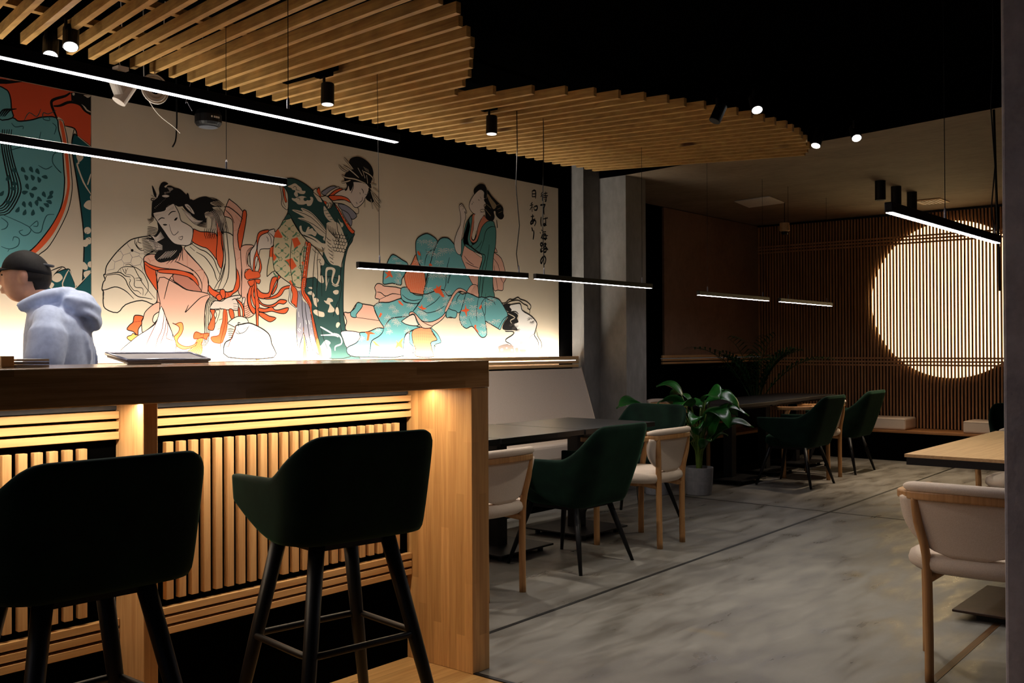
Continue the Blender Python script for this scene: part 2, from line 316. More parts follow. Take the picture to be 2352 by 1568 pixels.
MAIN = """0 24 0 1 3062 1799 -4 -42 5 -40 20 -39 21 -30 36 -45 7 -31 -26 -48 -76 21 -100 -27 -50 -47 -72 21 -12 45 3 45 -10 16 8 39 11 16 -9 25 10 9 4 32 17 33 51 64 59 55 40 24 78 20 31 1 39 -59
1 0 6.2 1 3062 1799 -4 -42 5 -40 20 -39 21 -30 36 -45 7 -31 -26 -48 -76 21 -100 -27 -50 -47 -72 21 -12 45 3 45 -10 16 8 39 11 16 -9 25 10 9 4 32 17 33 51 64 59 55 40 24 78 20 31 1 39 -59 -81 -58
1 0 5.7 1 2814 1678 82 20 29 -7 17 -11 33 -5
1 0 5.7 1 2831 1676 53 11 36 -8 25 -22 12 -27 25 -34 37 -29 51 -7 39 -6
1 0 4.7 1 2896 1700 19 22 30 11 30 1 35 -4 40 -26 20 -31 13 -33 0 -35 -21 -32
1 0 4.7 1 2942 1741 23 7 17 -8 15 -10 18 -32 20 -32 12 -20 33 -39 47 -50
1 0 5.7 1 2804 1598 19 -2 56 19 41 -8 37 -21 37 -34
1 0 4.2 1 2945 1689 30 -2 19 -14 5 -18 -2 -26 12 -11 33 -1 10 -13 -2 -31
1 0 4.2 1 2967 1665 8 -9 -8 -21 27 -34 25 -3 21 -18
1 0 3.7 1 3002 1669 33 4 7 -14 -35 0
1 0 3.6 1 2913 1718 7 -25
1 0 3.6 1 2942 1722 5 -19 -5 -14
1 0 3.6 1 2960 1727 -13 -21
1 0 3.6 1 2925 1723 10 -20 7 -9
1 0 6.6 1 2814 1598 -3 -27 3 -27
1 0 4.1 1 2823 1655 5 14 3 7
1 19 3.3 0 2891 1813 25 4 14 -20 -10 -26 -39 -16 -19 15
1 19 3.4 0 2955 1871 5 -18 22 -24
1 19 3.4 0 2930 1797 40 15 15 -23 -10 -31 -40 -7 -15 20
1 19 3.4 0 2970 1812 15 15 45 -14 -3 -14 -42 -12
1 19 3.4 0 2985 1787 42 12 21 -17 -13 -32 -43 -11 -17 19
1 19 3.3 0 2881 1755 -5 -40 -40 -10
1 19 3.4 0 2935 1751 -2 -18
1 19 3.4 0 3035 1750 15 -20 -3 -19
1 19 3.4 0 3030 1812 28 2
1 19 3.4 0 2916 1817 -2 14
0 0 0 1 2993 1828 -1 -4 -4 -4 -6 0 -4 3 -2 4 2 5 4 3 6 0 4 -2
1 0 4.7 1 3025 1904 -3 -26 21 -5
1 0 4.7 1 3002 1893 0 -23 18 -27 20 -11 18 1
1 0 4.2 1 3015 1880 -3 -19 18 -19 18 2
0 9 0 1 3062 1799 65 17 73 -36 70 2 105 39 71 9 28 -97 -40 -89 -22 -38 33 -40 0 -82 -56 -99 -28 -98 -82 0 -95 191 -37 80 -7 45 -36 45 -34 51 -12 58
1 0 5.9 1 3062 1799 65 17 73 -36 70 2 105 39 71 9 28 -97 -40 -89 -22 -38 33 -40 0 -82 -56 -99 -28 -98 -82 0 -95 191 -37 80 -7 45 -36 45 -34 51 -12 58 4 42
0 9 0 1 3222 1889 95 -26 97 -86 60 -67 10 -46 -11 -65 -40 10 -101 10 -73 34 -94 29 -30 139
0 10 0 1 3259 1710 64 -2 58 -32 33 -33 19 -34 -46 2 -55 7 -73 35 -19 50
1 0 4.9 1 3259 1710 64 -2 58 -32 33 -33 19 -34 -46 2 -55 7 -73 35 -19 50 19 7
0 9 0 1 3156 1682 103 -29 73 -35 101 -9 60 -18 -27 -54 -13 -93 0 -97 -60 -73 -154 21 -75 106 -24 140
1 0 5.4 1 3156 1682 103 -29 73 -35 101 -9 60 -18 -27 -54 -13 -93 0 -97 -60 -73 -154 21 -75 106 -24 140 16 141
0 4 0 1 3062 1771 34 -17 67 -15 90 -4 54 -7 68 -13 0 -39 -57 34 -65 -1 -79 7 -42 5 8 -54 2 -62 -38 43 -34 51 -10 48
1 0 5.4 1 3062 1771 34 -17 67 -15 90 -4 54 -7 68 -13 0 -39 -57 34 -65 -1 -79 7 -42 5 8 -54 2 -62 -38 43 -34 51 -10 48 2 24
1 0 5.4 1 3063 1755 38 -22 47 -14 52 -4 53 -6 68 0
1 0 5.3 1 3140 1719 -3 -52 8 -71 18 -71
1 0 5.4 1 3253 1709 -32 -31 -18 -51 -19 -70
1 0 6 1 3224 1680 45 -26 63 -34 43 -5
1 0 5.5 1 3267 1782 35 -15 49 -19 24 -16
1 0 6 1 3313 1870 62 -52
1 10 3.2 1 3081 1791 15 -18 -3 -14
1 10 3.2 1 3096 1773 36 14
1 10 3.2 1 3216 1757 5 -21
1 10 3.3 1 3335 1828 5 -73
0 24 0 1 3317 1863 97 -89 40 -44 23 -37 6 -38 37 -31 55 6 41 -14 56 27 8 84 -4 78 -17 113 -3 51 -66 15 -35 -56 -17 34 -110 -7 -60 -60
1 0 6.2 1 3317 1863 97 -89 40 -44 23 -37 6 -38 37 -31 55 6 41 -14 56 27 8 84 -4 78 -17 113 -3 51 -66 15 -35 -56 -17 34 -110 -7 -60 -60 -51 -32
0 4 0 1 3247 1900 12 4
0 9 0 1 3656 2049 -25 28 -41 14 35 93 17 2 63 -38 32 -55 -46 -143 31 -103 -4 -118 4 -78 -8 -55 -21 36 11 78 -24 59 -7 60 -14 89
1 0 5.7 1 3656 2049 -25 28 -41 14 35 93 17 2 63 -38 32 -55 -46 -143 31 -103 -4 -118 4 -78 -8 -55 -21 36 11 78 -24 59 -7 60 -14 89 -3 131
0 4 0 1 3734 2133 25 -25 -36 -185 -18 -41 -14 96 28 90
1 0 6.3 1 3734 2133 25 -25 -36 -185 -18 -41 -14 96 28 90 15 65
0 4 0 1 3370 1982 58 -9 60 2 54 -16 -1 -139 31 -57 -17 28 -54 62 -34 24 -33 6 -66 30
1 0 5.6 1 3370 1982 58 -9 60 2 54 -16 -1 -139 31 -57 -17 28 -54 62 -34 24 -33 6 -66 30 2 69
0 4 0 1 3532 2073 37 -44 14 -87 6 -101 -14 -84 -37 63 7 136
1 0 5.6 1 3532 2073 37 -44 14 -87 6 -101 -14 -84 -37 63 7 136 -13 117
1 0 6.1 1 3368 1895 53 -28 46 -14 51 -40 23 -52 24 -43
1 0 6 1 3355 1877 33 -24
1 0 6.1 1 3398 1848 56 -25 40 -41 27 -40 13 -40 14 -23
1 0 6.2 1 3586 2043 7 -130 10 -98 -14 -57 -21 -61 -20 -24 -28 -46
1 0 6.2 1 3604 2048 13 -118 10 -119 -7 -105 -38 -73
1 0 5.6 1 3596 1895 7 -80 -17 -93 -42 -100
1 0 6.8 1 3569 2029 7 -118 13 -70 -14 -84 -20 -66
0 4 0 1 3483 1655 31 -28 47 -16 28 4 59 6 21 34 14 54 0 54 21 -47 0 -60 -18 -31 -31 -19 -25 -22 -41 -10 -35 -13 -20 14 -41 25 -13 23
1 0 5.6 1 3483 1655 31 -28 47 -16 28 4 59 6 21 34 14 54 0 54 21 -47 0 -60 -18 -31 -31 -19 -25 -22 -41 -10 -35 -13 -20 14 -41 25 -13 23 3 32
0 4 0 1 3565 1626 27 4 10 -29 -7 -21 -17 -7 -13 24
1 0 5.6 1 3565 1626 27 4 10 -29 -7 -21 -17 -7 -13 24 0 29
0 4 0 1 3534 1584 27 18 17 -29 -24 -12
1 0 5.6 1 3534 1584 27 18 17 -29 -24 -12 -20 23
1 0 4.5 1 3616 1613 14 -26
1 0 6.1 1 3317 1863 97 -89 40 -44 23 -37 6 -38 -10 -53
1 0 5.5 1 3259 1781 96 -34 39 -24 26 -30 17 -40 -4 -44
1 10 3.3 1 3336 1835 3 -83
1 10 3.3 1 3384 1729 56 14 14 -28
1 10 3.3 1 3454 1715 -14 -53
1 10 3.4 1 3676 1811 32 26
1 10 3.4 1 3666 1894 32 -12
0 4 0 1 3156 1727 103 6 77 -10 45 -18 26 -27 7 -35 -33 30 -39 22 -83 12 -103 3
1 0 4.9 1 3156 1727 103 6 77 -10 45 -18 26 -27 7 -35 -33 30 -39 22 -83 12 -103 3 0 17
0 9 0 1 3723 1908 42 12 44 -3 -22 -32 -22 -44 0 -42 29 -29 -43 -9 -8 -49 43 -16 0 -60 -25 -29 3 -60 22 -45 22 -24 -58 -17 -14 70 7 45 -25 20 4 146 -10 129
1 0 5.2 1 3723 1908 42 12 44 -3 -22 -32 -22 -44 0 -42 29 -29 -43 -9 -8 -49 43 -16 0 -60 -25 -29 3 -60 22 -45 22 -24 -58 -17 -14 70 7 45 -25 20 4 146 -10 129 11 37
1 0 3.7 1 3798 1910 -36 -30 -8 -55 7 -45
1 0 3.8 1 3802 1908 -29 -27 -8 -55 7 -45
1 0 3.8 1 3807 1906 -24 -24 -7 -55 7 -46
1 2 3.7 1 3736 1528 28 10 22 15
1 2 3.7 1 3738 1515 26 9 22 15
1 2 3.7 1 3741 1502 23 9 22 14
1 2 3.7 1 3744 1490 20 7 22 14
1 2 3.7 1 3747 1477 17 7 22 13
1 2 3.7 1 3750 1464 14 7 22 12
0 25 0 1 3816 1918 33 67 48 26 72 27 3 -18 31 9 3 -22 -7 -44 -53 -51 -79 -12 -14 -28 -37 -113 -26 23 -7 85 15 31
1 0 5.3 1 3816 1918 33 67 48 26 72 27 3 -18 31 9 3 -22 -7 -44 -53 -51 -79 -12 -14 -28 -37 -113 -26 23 -7 85 15 31 18 20
1 0 4.7 1 3901 2017 34 -25 11 -33 -4 -25
1 0 4.7 1 3923 2013 38 -25 7 -24 -7 -29
1 0 4.1 1 3908 1984 12 -15 -1 -18
0 4 0 1 3857 2010 66 18 -3 -16 -49 -22 -22 -33 -11 -68 22 -57 11 -51 -19 -44 -11 11 15 44 -18 60 -18 -23 -1 -73 -14 -1 7 83 22 63 1 67
1 0 5.2 1 3857 2010 66 18 -3 -16 -49 -22 -22 -33 -11 -68 22 -57 11 -51 -19 -44 -11 11 15 44 -18 60 -18 -23 -1 -73 -14 -1 7 83 22 63 1 67 22 42
0 4 0 1 4003 2013 45 -37 12 -58 -20 -52 -26 4 -12 50 -3 65 15 -8 7 -68 8 -25 12 26 -4 44 -31 38
1 0 5.4 1 4003 2013 45 -37 12 -58 -20 -52 -26 4 -12 50 -3 65 15 -8 7 -68 8 -25 12 26 -4 44 -31 38 -3 21
0 4 0 1 3942 1912 22 11 -7 -88 -23 11
1 0 4.7 1 3942 1912 22 11 -7 -88 -23 11 8 66
0 4 0 1 3747 1743 32 26 22 -14 44 0 15 -21 -8 -16 -36 -8 -30 -4 -28 -5 -15 24
1 2 4.6 1 3747 1743 32 26 22 -14 44 0 15 -21 -8 -16 -36 -8 -30 -4 -28 -5 -15 24 4 18
0 4 0 1 3765 1689 29 11 21 4 44 2 -7 -28 -29 2 -8 -55 29 -91 -12 -245 0 -99 11 0 -18 0 4 221 -7 122 -10 122 -26 -1
1 0 5.2 1 3765 1689 29 11 21 4 44 2 -7 -28 -29 2 -8 -55 29 -91 -12 -245 0 -99 11 0 -18 0 4 221 -7 122 -10 122 -26 -1 -21 35
0 4 0 1 3823 1698 11 -42 18 -122 -8 -92 6 -252 -18 0 -3 282 -14 153 0 73
1 0 4.6 1 3823 1698 11 -42 18 -122 -8 -92 6 -252 -18 0 -3 282 -14 153 0 73 8 0
0 4 0 1 3783 1654 -18 -47 -1 -45 22 -54 29 -24 7 31 -25 24 -11 54 15 61
1 0 5.2 1 3783 1654 -18 -47 -1 -45 22 -54 29 -24 7 31 -25 24 -11 54 15 61 -18 0
0 4 0 1 3804 1667 -14 -43 7 -49 22 -45 3 40 -14 39 7 52
1 0 4.6 1 3804 1667 -14 -43 7 -49 22 -45 3 40 -14 39 7 52 -11 6
0 4 0 1 3834 1650 33 -26 44 -5 19 16 7 47 19 42 38 1 -23 -44 -23 -51 -15 -32 -44 -14 -45 8 -7 30
1 0 5.9 1 3834 1650 33 -26 44 -5 19 16 7 47 19 42 38 1 -23 -44 -23 -51 -15 -32 -44 -14 -45 8 -7 30 -3 28
0 4 0 1 3998 1738 27 17 15 -11 -23 -17 -19 -20 -8 -44 -23 -38 -19 -11 23 48 19 32
1 0 5.3 1 3998 1738 27 17 15 -11 -23 -17 -19 -20 -8 -44 -23 -38 -19 -11 23 48 19 32 8 44
0 4 0 1 3889 1588 44 7 57 24 31 36 38 17 35 5 0 -16 -43 -11 -27 -36 -46 -23 -67 -9
1 0 5.3 1 3889 1588 44 7 57 24 31 36 38 17 35 5 0 -16 -43 -11 -27 -36 -46 -23 -67 -9 -22 6
0 4 0 1 3844 1586 30 -33 55 -10 49 17 35 23 46 -2 7 -9 -23 -17 -42 2 -38 -23 -67 1 -44 21
1 0 5.9 1 3844 1586 30 -33 55 -10 49 17 35 23 46 -2 7 -9 -23 -17 -42 2 -38 -23 -67 1 -44 21 -8 30
0 4 0 1 3848 1525 48 -5 52 14 23 -18 38 1 53 14 20 -3 -24 -32 -53 -1 -57 11 -52 -8 -48 5
1 0 5.9 1 3848 1525 48 -5 52 14 23 -18 38 1 53 14 20 -3 -24 -32 -53 -1 -57 11 -52 -8 -48 5 0 22
0 4 0 1 3851 1497 37 -5 41 -18 53 -11 -45 -26 -49 18 -37 24
1 0 5.9 1 3851 1497 37 -5 41 -18 53 -11 -45 -26 -49 18 -37 24 0 18
1 0 4.7 1 3534 1578 -41 1 -27 -33 -10 -53 4 -49 -7 -126 -14 -38
1 0 4.7 1 3534 1572 -34 0 -22 -26 -10 -53 3 -49 -9 -126 -18 -38
1 0 4.7 1 3534 1565 -27 0 -17 -18 -10 -53 3 -49 -12 -127 -22 -38
1 0 4.7 1 3534 1559 -19 -1 -13 -11 -11 -53 4 -49 -14 -127 -28 -38
0 25 0 1 3534 1560 41 -2 31 19 56 17 49 5 -4 -18 -24 -4 14 -45 -8 -27 -38 2 -42 -1 -34 5 -82 -2 20 39
1 0 5.4 1 3534 1560 41 -2 31 19 56 17 49 5 -4 -18 -24 -4 14 -45 -8 -27 -38 2 -42 -1 -34 5 -82 -2 20 39 21 12
1 0 4.3 1 3658 1546 35 -2
1 0 4.3 1 3658 1531 35 -5
1 0 4.3 1 3658 1519 35 -5
1 0 5.1 1 3648 1568 24 9 11 -15
1 0 4.2 1 3561 1520 14 -15
0 25 0 1 3721 1548 8 34 10 6 8 -9 -11 -30
1 0 4.3 1 3721 1548 8 34 10 6 8 -9 -11 -30 -15 -1
0 4 0 1 3676 1577 45 -26 18 -51 -4 -42 -17 -21 -18 14 -7 48 4 30 10 -23 4 -36 14 -6 0 42 -21 39
1 0 5.4 1 3676 1577 45 -26 18 -51 -4 -42 -17 -21 -18 14 -7 48 4 30 10 -23 4 -36 14 -6 0 42 -21 39 -28 32
0 4 0 1 3493 1504 34 -2 -7 -30 10 -29 -10 -56 -20 -9 -24 12 17 41 14 32 -7 24
1 0 5 1 3493 1504 34 -2 -7 -30 10 -29 -10 -56 -20 -9 -24 12 17 41 14 32 -7 24 -7 17
0 4 0 1 3626 1508 28 0 11 -41 -11 -18 -17 11
1 0 5.1 1 3626 1508 28 0 11 -41 -11 -18 -17 11 -11 48
0 4 0 1 3588 1504 21 -3 7 -56 -7 -66 -21 -53 -10 -21 -24 -6 -41 9 -14 29 55 12 14 48 13 41
1 2 4.5 1 3588 1504 21 -3 7 -56 -7 -66 -21 -53 -10 -21 -24 -6 -41 9 -14 29 55 12 14 48 13 41 7 66
0 24 0 1 3530 1499 31 1 -17 -57 -14 -23 -3 23 13 30
1 0 3.9 1 3530 1499 31 1 -17 -57 -14 -23 -3 23 13 30 -10 26
1 2 4.2 1 3599 1501 3 -62 -17 -66 -18 -65 -3 -89
1 0 3.9 1 3554 1441 24 9
1 0 3.4 1 3544 1384 17 7
0 25 0 1 3619 1424 35 28 46 16 53 -11 15 -27 -40 -7 -46 -19 -14 -3 -28 11
1 0 5.1 1 3619 1424 35 28 46 16 53 -11 15 -27 -40 -7 -46 -19 -14 -3 -28 11 -21 12
0 26 0 1 3672 1386 7 24 49 10 50 7 66 -21 59 -30 30 -30 14 -50 15 -87 -340 4 -27 83 48 30 14 30
1 0 7.5 1 3672 1386 7 24 49 10 50 7 66 -21 59 -30 30 -30 14 -50 15 -87 -340 4 -27 83 48 30 14 30 15 30
1 0 6.3 1 3696 1404 -3 24 17 -2
1 2 5.1 1 3675 1410 -11 -36 -24 -48 -21 -48 -21 15
1 0 4 1 3686 1386 21 -24 39 13 29 36
1 0 4 1 3671 1371 22 -12 35 7
1 0 3.5 1 3732 1387 32 12
1 0 3.7 1 3616 1385 24 4 24 -6
1 0 3.7 1 3618 1373 22 2 20 -4
1 0 3.7 1 3620 1360 20 2 16 -3
1 0 3.7 1 3622 1348 18 1 12 -2
1 0 3.7 1 3624 1335 16 1 8 -1
1 0 3.7 1 3626 1323 14 0 3 0
1 19 2.9 0 3786 1384 28 -9 -7 -30 29 -6 37 6 37 -6
1 19 2.9 0 3814 1375 22 10 22 -9 19 -9 -4 -22
1 19 4.4 1 3854 1275 45 12 48 -9
0 4 0 1 3383 1357 17 11 33 -11 33 3 20 -3 -13 -23 -10 -12 -24 12 -26 -6 -33 0
1 2 5.5 1 3383 1357 17 11 33 -11 33 3 20 -3 -13 -23 -10 -12 -24 12 -26 -6 -33 0 3 29
1 2 4.1 1 3420 1348 23 9 3 -23
0 8 0 1 3406 1325 40 3 -13 -32 6 -32 -13 -32 -56 0 -42 6 32 29 27 26
1 2 3.3 1 3406 1325 40 3 -13 -32 6 -32 -13 -32 -56 0 -42 6 32 29 27 26 19 32
1 2 3 1 3410 1325 -17 -44 -52 -46
1 2 3 1 3416 1325 -14 -44 -44 -46
1 2 3 1 3423 1325 -13 -44 -35 -46
1 2 3 1 3429 1325 -10 -44 -27 -46
1 2 3 1 3436 1325 -9 -44 -18 -46
1 2 3 1 3443 1325 -7 -44 -10 -46
0 8 0 1 3239 1418 19 -6 22 9 23 -2 6 -34 -13 -32 -19 -23 -6 -20 22 -20 42 -11 45 11 23 17 -10 -20 -39 -17 -48 -6 -35 15 -32 17 -6 28 25 23 22 23 0 28
1 2 4.6 1 3239 1418 19 -6 22 9 23 -2 6 -34 -13 -32 -19 -23 -6 -20 22 -20 42 -11 45 11 23 17 -10 -20 -39 -17 -48 -6 -35 15 -32 17 -6 28 25 23 22 23 0 28 -41 20
0 8 0 1 3177 1296 37 8 44 -11 9 -14 -72 5 -15 -16
1 2 3.8 1 3177 1296 37 8 44 -11 9 -14 -72 5 -15 -16 -3 28
1 19 3.1 1 3456 1319 0 -38 3 -52
1 19 3.1 1 3469 1319 0 -38 10 -52
1 19 3.1 1 3483 1319 0 -38 20 -53
0 9 0 1 3155 1536 -31 -8 -34 -24 -28 -29 -10 -34 -10 -23 2 -42 8 -14 41 26 39 34 20 31 3 38
1 0 5 1 3155 1536 -31 -8 -34 -24 -28 -29 -10 -34 -10 -23 2 -42 8 -14 41 26 39 34 20 31 3 38 0 45
0 24 0 1 3152 1482 -31 -20 -10 -29 10 -16 21 22 13 33
1 0 5.3 1 3152 1482 -31 -20 -10 -29 10 -16 21 22 13 33 -3 10
0 4 0 1 3007 1459 45 -6 -10 -26 0 -19 -20 -28 -3 -33 -13 5 -17 14 -37 11 17 26 20 16 5 28
1 0 5.8 1 3007 1459 45 -6 -10 -26 0 -19 -20 -28 -3 -33 -13 5 -17 14 -37 11 17 26 20 16 5 28 13 12
0 8 0 1 2989 1356 17 -9 18 -2 -13 -21 -32 -12 -25 14 3 12 22 7
1 0 4.7 1 2989 1356 17 -9 18 -2 -13 -21 -32 -12 -25 14 3 12 22 7 10 11
1 0 3.9 1 2989 1419 50 8
0 26 0 1 3166 1515 -29 -91 -44 -38 -69 -41 -45 -33 -69 -58 24 -14 187 -1 115 -1 27 48 -26 73 -32 66
1 0 4 1 3166 1515 -29 -91 -44 -38 -69 -41 -45 -33 -69 -58 24 -14 187 -1 115 -1 27 48 -26 73 -32 66 -39 90
1 2 4 1 3137 1424 -31 -62 -21 -40 -18 -40
1 2 4 1 3184 1475 -3 -40 -13 -63 -26 -50 -21 -80
1 2 4 1 3197 1447 -3 -50 -13 -48 -29 -70
1 2 4 1 3205 1433 2 -60 -8 -43 51 -15
1 19 5.6 1 2748 1291 28 0 56 -16 73 -18 29 -14
1 19 5.6 1 2748 1253 32 2 36 -2 36 -12
1 0 4.3 1 3166 1518 44 -97 27 -62 2 -27
1 0 0.3 1 2788 1477 14 14
1 0 5.5 1 3483 1593 -50 -16 -39 -30 -69 -63 7 17 13 27
0 25 0 1 3115 2053 28 -47 42 -51 32 -40 37 -29 54 -5 35 3 22 21 11 77 -46 30 -33 14 -13 42 -24 39 -19 15 -66 -41
1 0 4.9 1 3115 2053 28 -47 42 -51 32 -40 37 -29 54 -5 35 3 22 21 11 77 -46 30 -33 14 -13 42 -24 39 -19 15 -66 -41 -60 -28
0 0 0 1 3107 2057 3 57 13 14 18 16 15 26 -2 30 13 31 21 12 24 -7 -16 -11 -11 -11 14 -6 8 13 21 5 27 -9 37 -5 38 -27 19 -25 27 -4 0 -49 -13 -31 -47 37 -35 -4 -21 7 -19 8 -40 -21 -13 -28 -71 -21 5 -24 -15 6
1 0 2.7 1 3107 2057 3 57 13 14 18 16 15 26 -2 30 13 31 21 12 24 -7 -16 -11 -11 -11 14 -6 8 13 21 5 27 -9 37 -5 38 -27 19 -25 27 -4 0 -49 -13 -31 -47 37 -35 -4 -21 7 -19 8 -40 -21 -13 -28 -71 -21 5 -24 -15 6 0 21
0 0 0 1 3109 2214 24 -42 3 -26 -16 15
1 0 2.7 1 3109 2214 24 -42 3 -26 -16 15 -11 53
1 0 4.8 1 3128 2140 -18 -2 -8 -8 8 -6 13 11
1 0 4 1 3125 2149 -23 7
0 25 0 1 3172 2160 24 9 24 -4 -14 -10 -21 -1
0 25 0 1 3136 2155 7 11 3 -9 -5 -13
1 25 3 0 3207 2214 18 -22
1 25 3 0 3212 2214 16 -20
1 25 3 0 3217 2214 14 -17
1 25 3 0 3222 2214 13 -15
1 25 3 0 3228 2215 10 -14
1 25 3 0 3233 2215 8 -11
1 25 3 0 3238 2215 6 -9
1 25 2.9 0 3188 2183 3 -11
1 25 2.9 0 3194 2185 3 -10
1 25 3 0 3201 2186 3 -8
1 25 3 0 3207 2188 4 -7
1 25 3 0 3213 2190 5 -7
1 25 3 0 3220 2191 5 -5
1 25 3.2 0 3123 2085 7 -2
1 25 3.2 0 3131 2093 7 -2
1 25 3.2 0 3140 2100 6 -2
1 25 3.2 0 3149 2108 5 -2
1 25 3.2 0 3158 2115 4 -2
1 25 3.2 0 3167 2123 2 -2
1 25 3.2 0 3176 2131 1 -2
1 25 3.2 0 3185 2138 0 -2
1 25 3.2 0 3194 2146 -1 -2
1 1 2.4 0 3120 2047 2 -19
1 1 2.4 0 3128 2048 2 -16
1 1 2.4 0 3136 2048 2 -12
1 1 2.4 0 3145 2049 2 -9
1 1 2.4 0 3153 2050 2 -5
1 1 2.4 0 3161 2051 2 -2
1 1 2.4 0 3170 2052 1 1
1 1 2.4 0 3178 2058 1 -1
1 1 2.4 0 3187 2064 0 -3
1 1 2.4 0 3195 2070 0 -5
1 1 2.4 0 3204 2076 0 -6
1 1 2.4 0 3212 2082 0 -8
1 1 2.4 0 3221 2089 -1 -11
1 1 2.4 0 3229 2095 -1 -13
1 1 2.4 0 3238 2101 -1 -15
1 1 2.4 0 3246 2107 -1 -16
1 0 5.9 1 3148 2014 19 16 23 0
1 0 5.9 1 3213 2051 22 22 27 5
0 0 0 1 3177 1993 16 4 13 -3 -16 -6
1 0 1.3 1 3177 1993 16 4 13 -3 -16 -6 -13 5
0 0 0 1 3251 2024 8 13 14 6 -8 -16
1 0 1.4 1 3251 2024 8 13 14 6 -8 -16 -14 -3
1 0 3.5 1 3219 1999 8 -33 14 -25 13 -3 16 13 8 8 -5 4
1 0 3.5 1 3278 1925 16 6 14 3 -8 -20 -11 2 -11 4
1 0 4.1 1 3365 1903 11 37
0 0 0 1 3143 2006 42 -51 32 -40 37 -29 48 -10 -5 -35 -43 -27 -70 -41 -57 35 37 48 -37 21 -41 20 41 27 21 38
1 0 1.6 1 3143 2006 42 -51 32 -40 37 -29 48 -10 -5 -35 -43 -27 -70 -41 -57 35 37 48 -37 21 -41 20 41 27 21 38 -5 44
1 0 3.4 1 3081 1970 28 0 34 -4
1 0 3.4 1 3080 1961 29 0 39 -3
1 0 3.4 1 3079 1953 30 -1 44 -2
1 0 3.4 1 3078 1944 31 -1 50 -2
1 0 3.4 1 3077 1935 32 -1 55 -1
1 0 3.4 1 3076 1927 33 -2 60 0
1 0 3.5 1 3075 1918 34 -2 65 1
1 0 3.5 1 3074 1910 35 -3 71 2
1 0 3.5 1 3073 1901 36 -3 76 3
1 25 2.9 1 3104 1922 31 -7 29 34
1 25 2.9 1 3108 1919 27 -8 32 33
1 25 2.9 1 3111 1915 24 -7 35 32
1 25 2.9 1 3115 1912 20 -8 38 31
1 25 2.9 1 3119 1908 16 -8 41 31
1 25 2.9 1 3122 1905 13 -9 45 30
1 25 2.9 1 3126 1901 9 -9 48 30
1 25 2.9 1 3129 1898 6 -9 51 28
1 0 3.4 1 3107 2036 -8 -20 -20 -2
1 0 3.4 1 3111 2036 -7 -22 -22 -8
1 0 3.4 1 3115 2037 -6 -24 -23 -15
1 0 3.4 1 3119 2037 -4 -26 -26 -21
1 0 4.5 1 3043 1896 48 9 57 -24 53 -10
1 0 4.5 1 3044 1888 50 9 54 -21 53 -7
1 0 4.5 1 3046 1879 50 10 52 -19 53 -4
1 0 4.5 1 3047 1870 52 12 49 -18 53 0
1 0 4.5 1 3049 1861 52 13 47 -16 53 3
1 0 4.5 1 3050 1852 54 14 44 -13 52 6
1 0 4.5 1 3052 1844 55 14 41 -11 52 10
1 0 4.5 1 3053 1835 56 15 39 -9 52 13
1 0 4.5 1 3055 1826 57 16 36 -6 52 16
1 0 4.5 1 3056 1817 58 18 34 -5 52 19
1 0 4.5 1 3058 1808 59 19 31 -3 52 23
1 25 2.7 1 3071 1896 46 -3 57 -24
1 25 2.7 1 3078 1889 39 -4 57 -19
1 25 2.7 1 3086 1881 31 -3 57 -16
1 25 2.7 1 3094 1873 23 -3 57 -11
1 25 2.7 1 3101 1865 16 -2 57 -7
1 25 2.7 1 3109 1857 8 -2 57 -3
1 25 2.7 1 3117 1849 0 -1 57 1
1 25 2.7 1 3125 1841 -8 -1 57 6
0 0 0 1 3201 1861 53 0 43 8 -30 -65 -45 -18 -58 -16 -32 15 -5 26 47 20
1 0 1.6 1 3201 1861 53 0 43 8 -30 -65 -45 -18 -58 -16 -32 15 -5 26 47 20 27 30
1 25 2.7 1 3143 1786 31 26 26 25
1 25 2.7 1 3158 1789 32 27 24 24
1 25 2.7 1 3174 1793 32 28 21 21
1 25 2.7 1 3190 1796 32 29 18 20
1 25 2.7 1 3206 1799 32 31 16 17
1 25 2.7 1 3222 1803 32 31 13 15
1 0 4.3 1 3270 1859 -8 -36 -62 -60
1 0 4.3 1 3280 1860 -8 -37 -45 -53
1 0 4.3 1 3289 1861 -6 -37 -29 -48
1 0 4.3 1 3299 1862 -5 -37 -14 -42
1 0 4.4 1 3309 1862 -4 -36 3 -37
0 0 0 1 3356 2159 23 -3 43 22 46 11 40 -10 48 -1 -48 -14 -13 -13 27 -12 61 1 -75 -11 48 -43 34 -106 -21 7 -27 57 -41 55 -46 -11 13 -51 -27 -3 -46 13 -39 25 -39 31 -6 22 29 72
1 0 2.8 1 3356 2159 23 -3 43 22 46 11 40 -10 48 -1 -48 -14 -13 -13 27 -12 61 1 -75 -11 48 -43 34 -106 -21 7 -27 57 -41 55 -46 -11 13 -51 -27 -3 -46 13 -39 25 -39 31 -6 22 29 72 16 -38
0 25 0 1 3320 2126 20 5 19 -12 23 -27 6 -19 -22 6 -36 28
1 0 4.4 1 3320 2126 20 5 19 -12 23 -27 6 -19 -22 6 -36 28 -10 19
1 0 3.6 1 3333 2119 23 -12 10 -22
1 0 3.6 1 3301 2101 39 -48 55 -41 79 -13
1 0 3.6 1 3306 2098 38 -46 56 -37 74 -9
1 0 3.6 1 3311 2095 38 -44 56 -33 69 -6
1 0 3.6 1 3317 2092 36 -43 58 -28 63 -2
1 0 3.6 1 3322 2089 36 -41 58 -24 58 1
1 0 3.6 1 3327 2087 35 -40 59 -21 53 5
1 0 3.6 1 3332 2084 35 -38 60 -17 47 9
1 0 3.6 1 3337 2081 34 -37 61 -12 42 12
1 0 3.6 1 3342 2078 34 -35 61 -8 37 16
1 0 3.6 1 3347 2075 34 -33 61 -4 32 19
1 0 3.6 1 3353 2072 32 -32 63 1 26 23
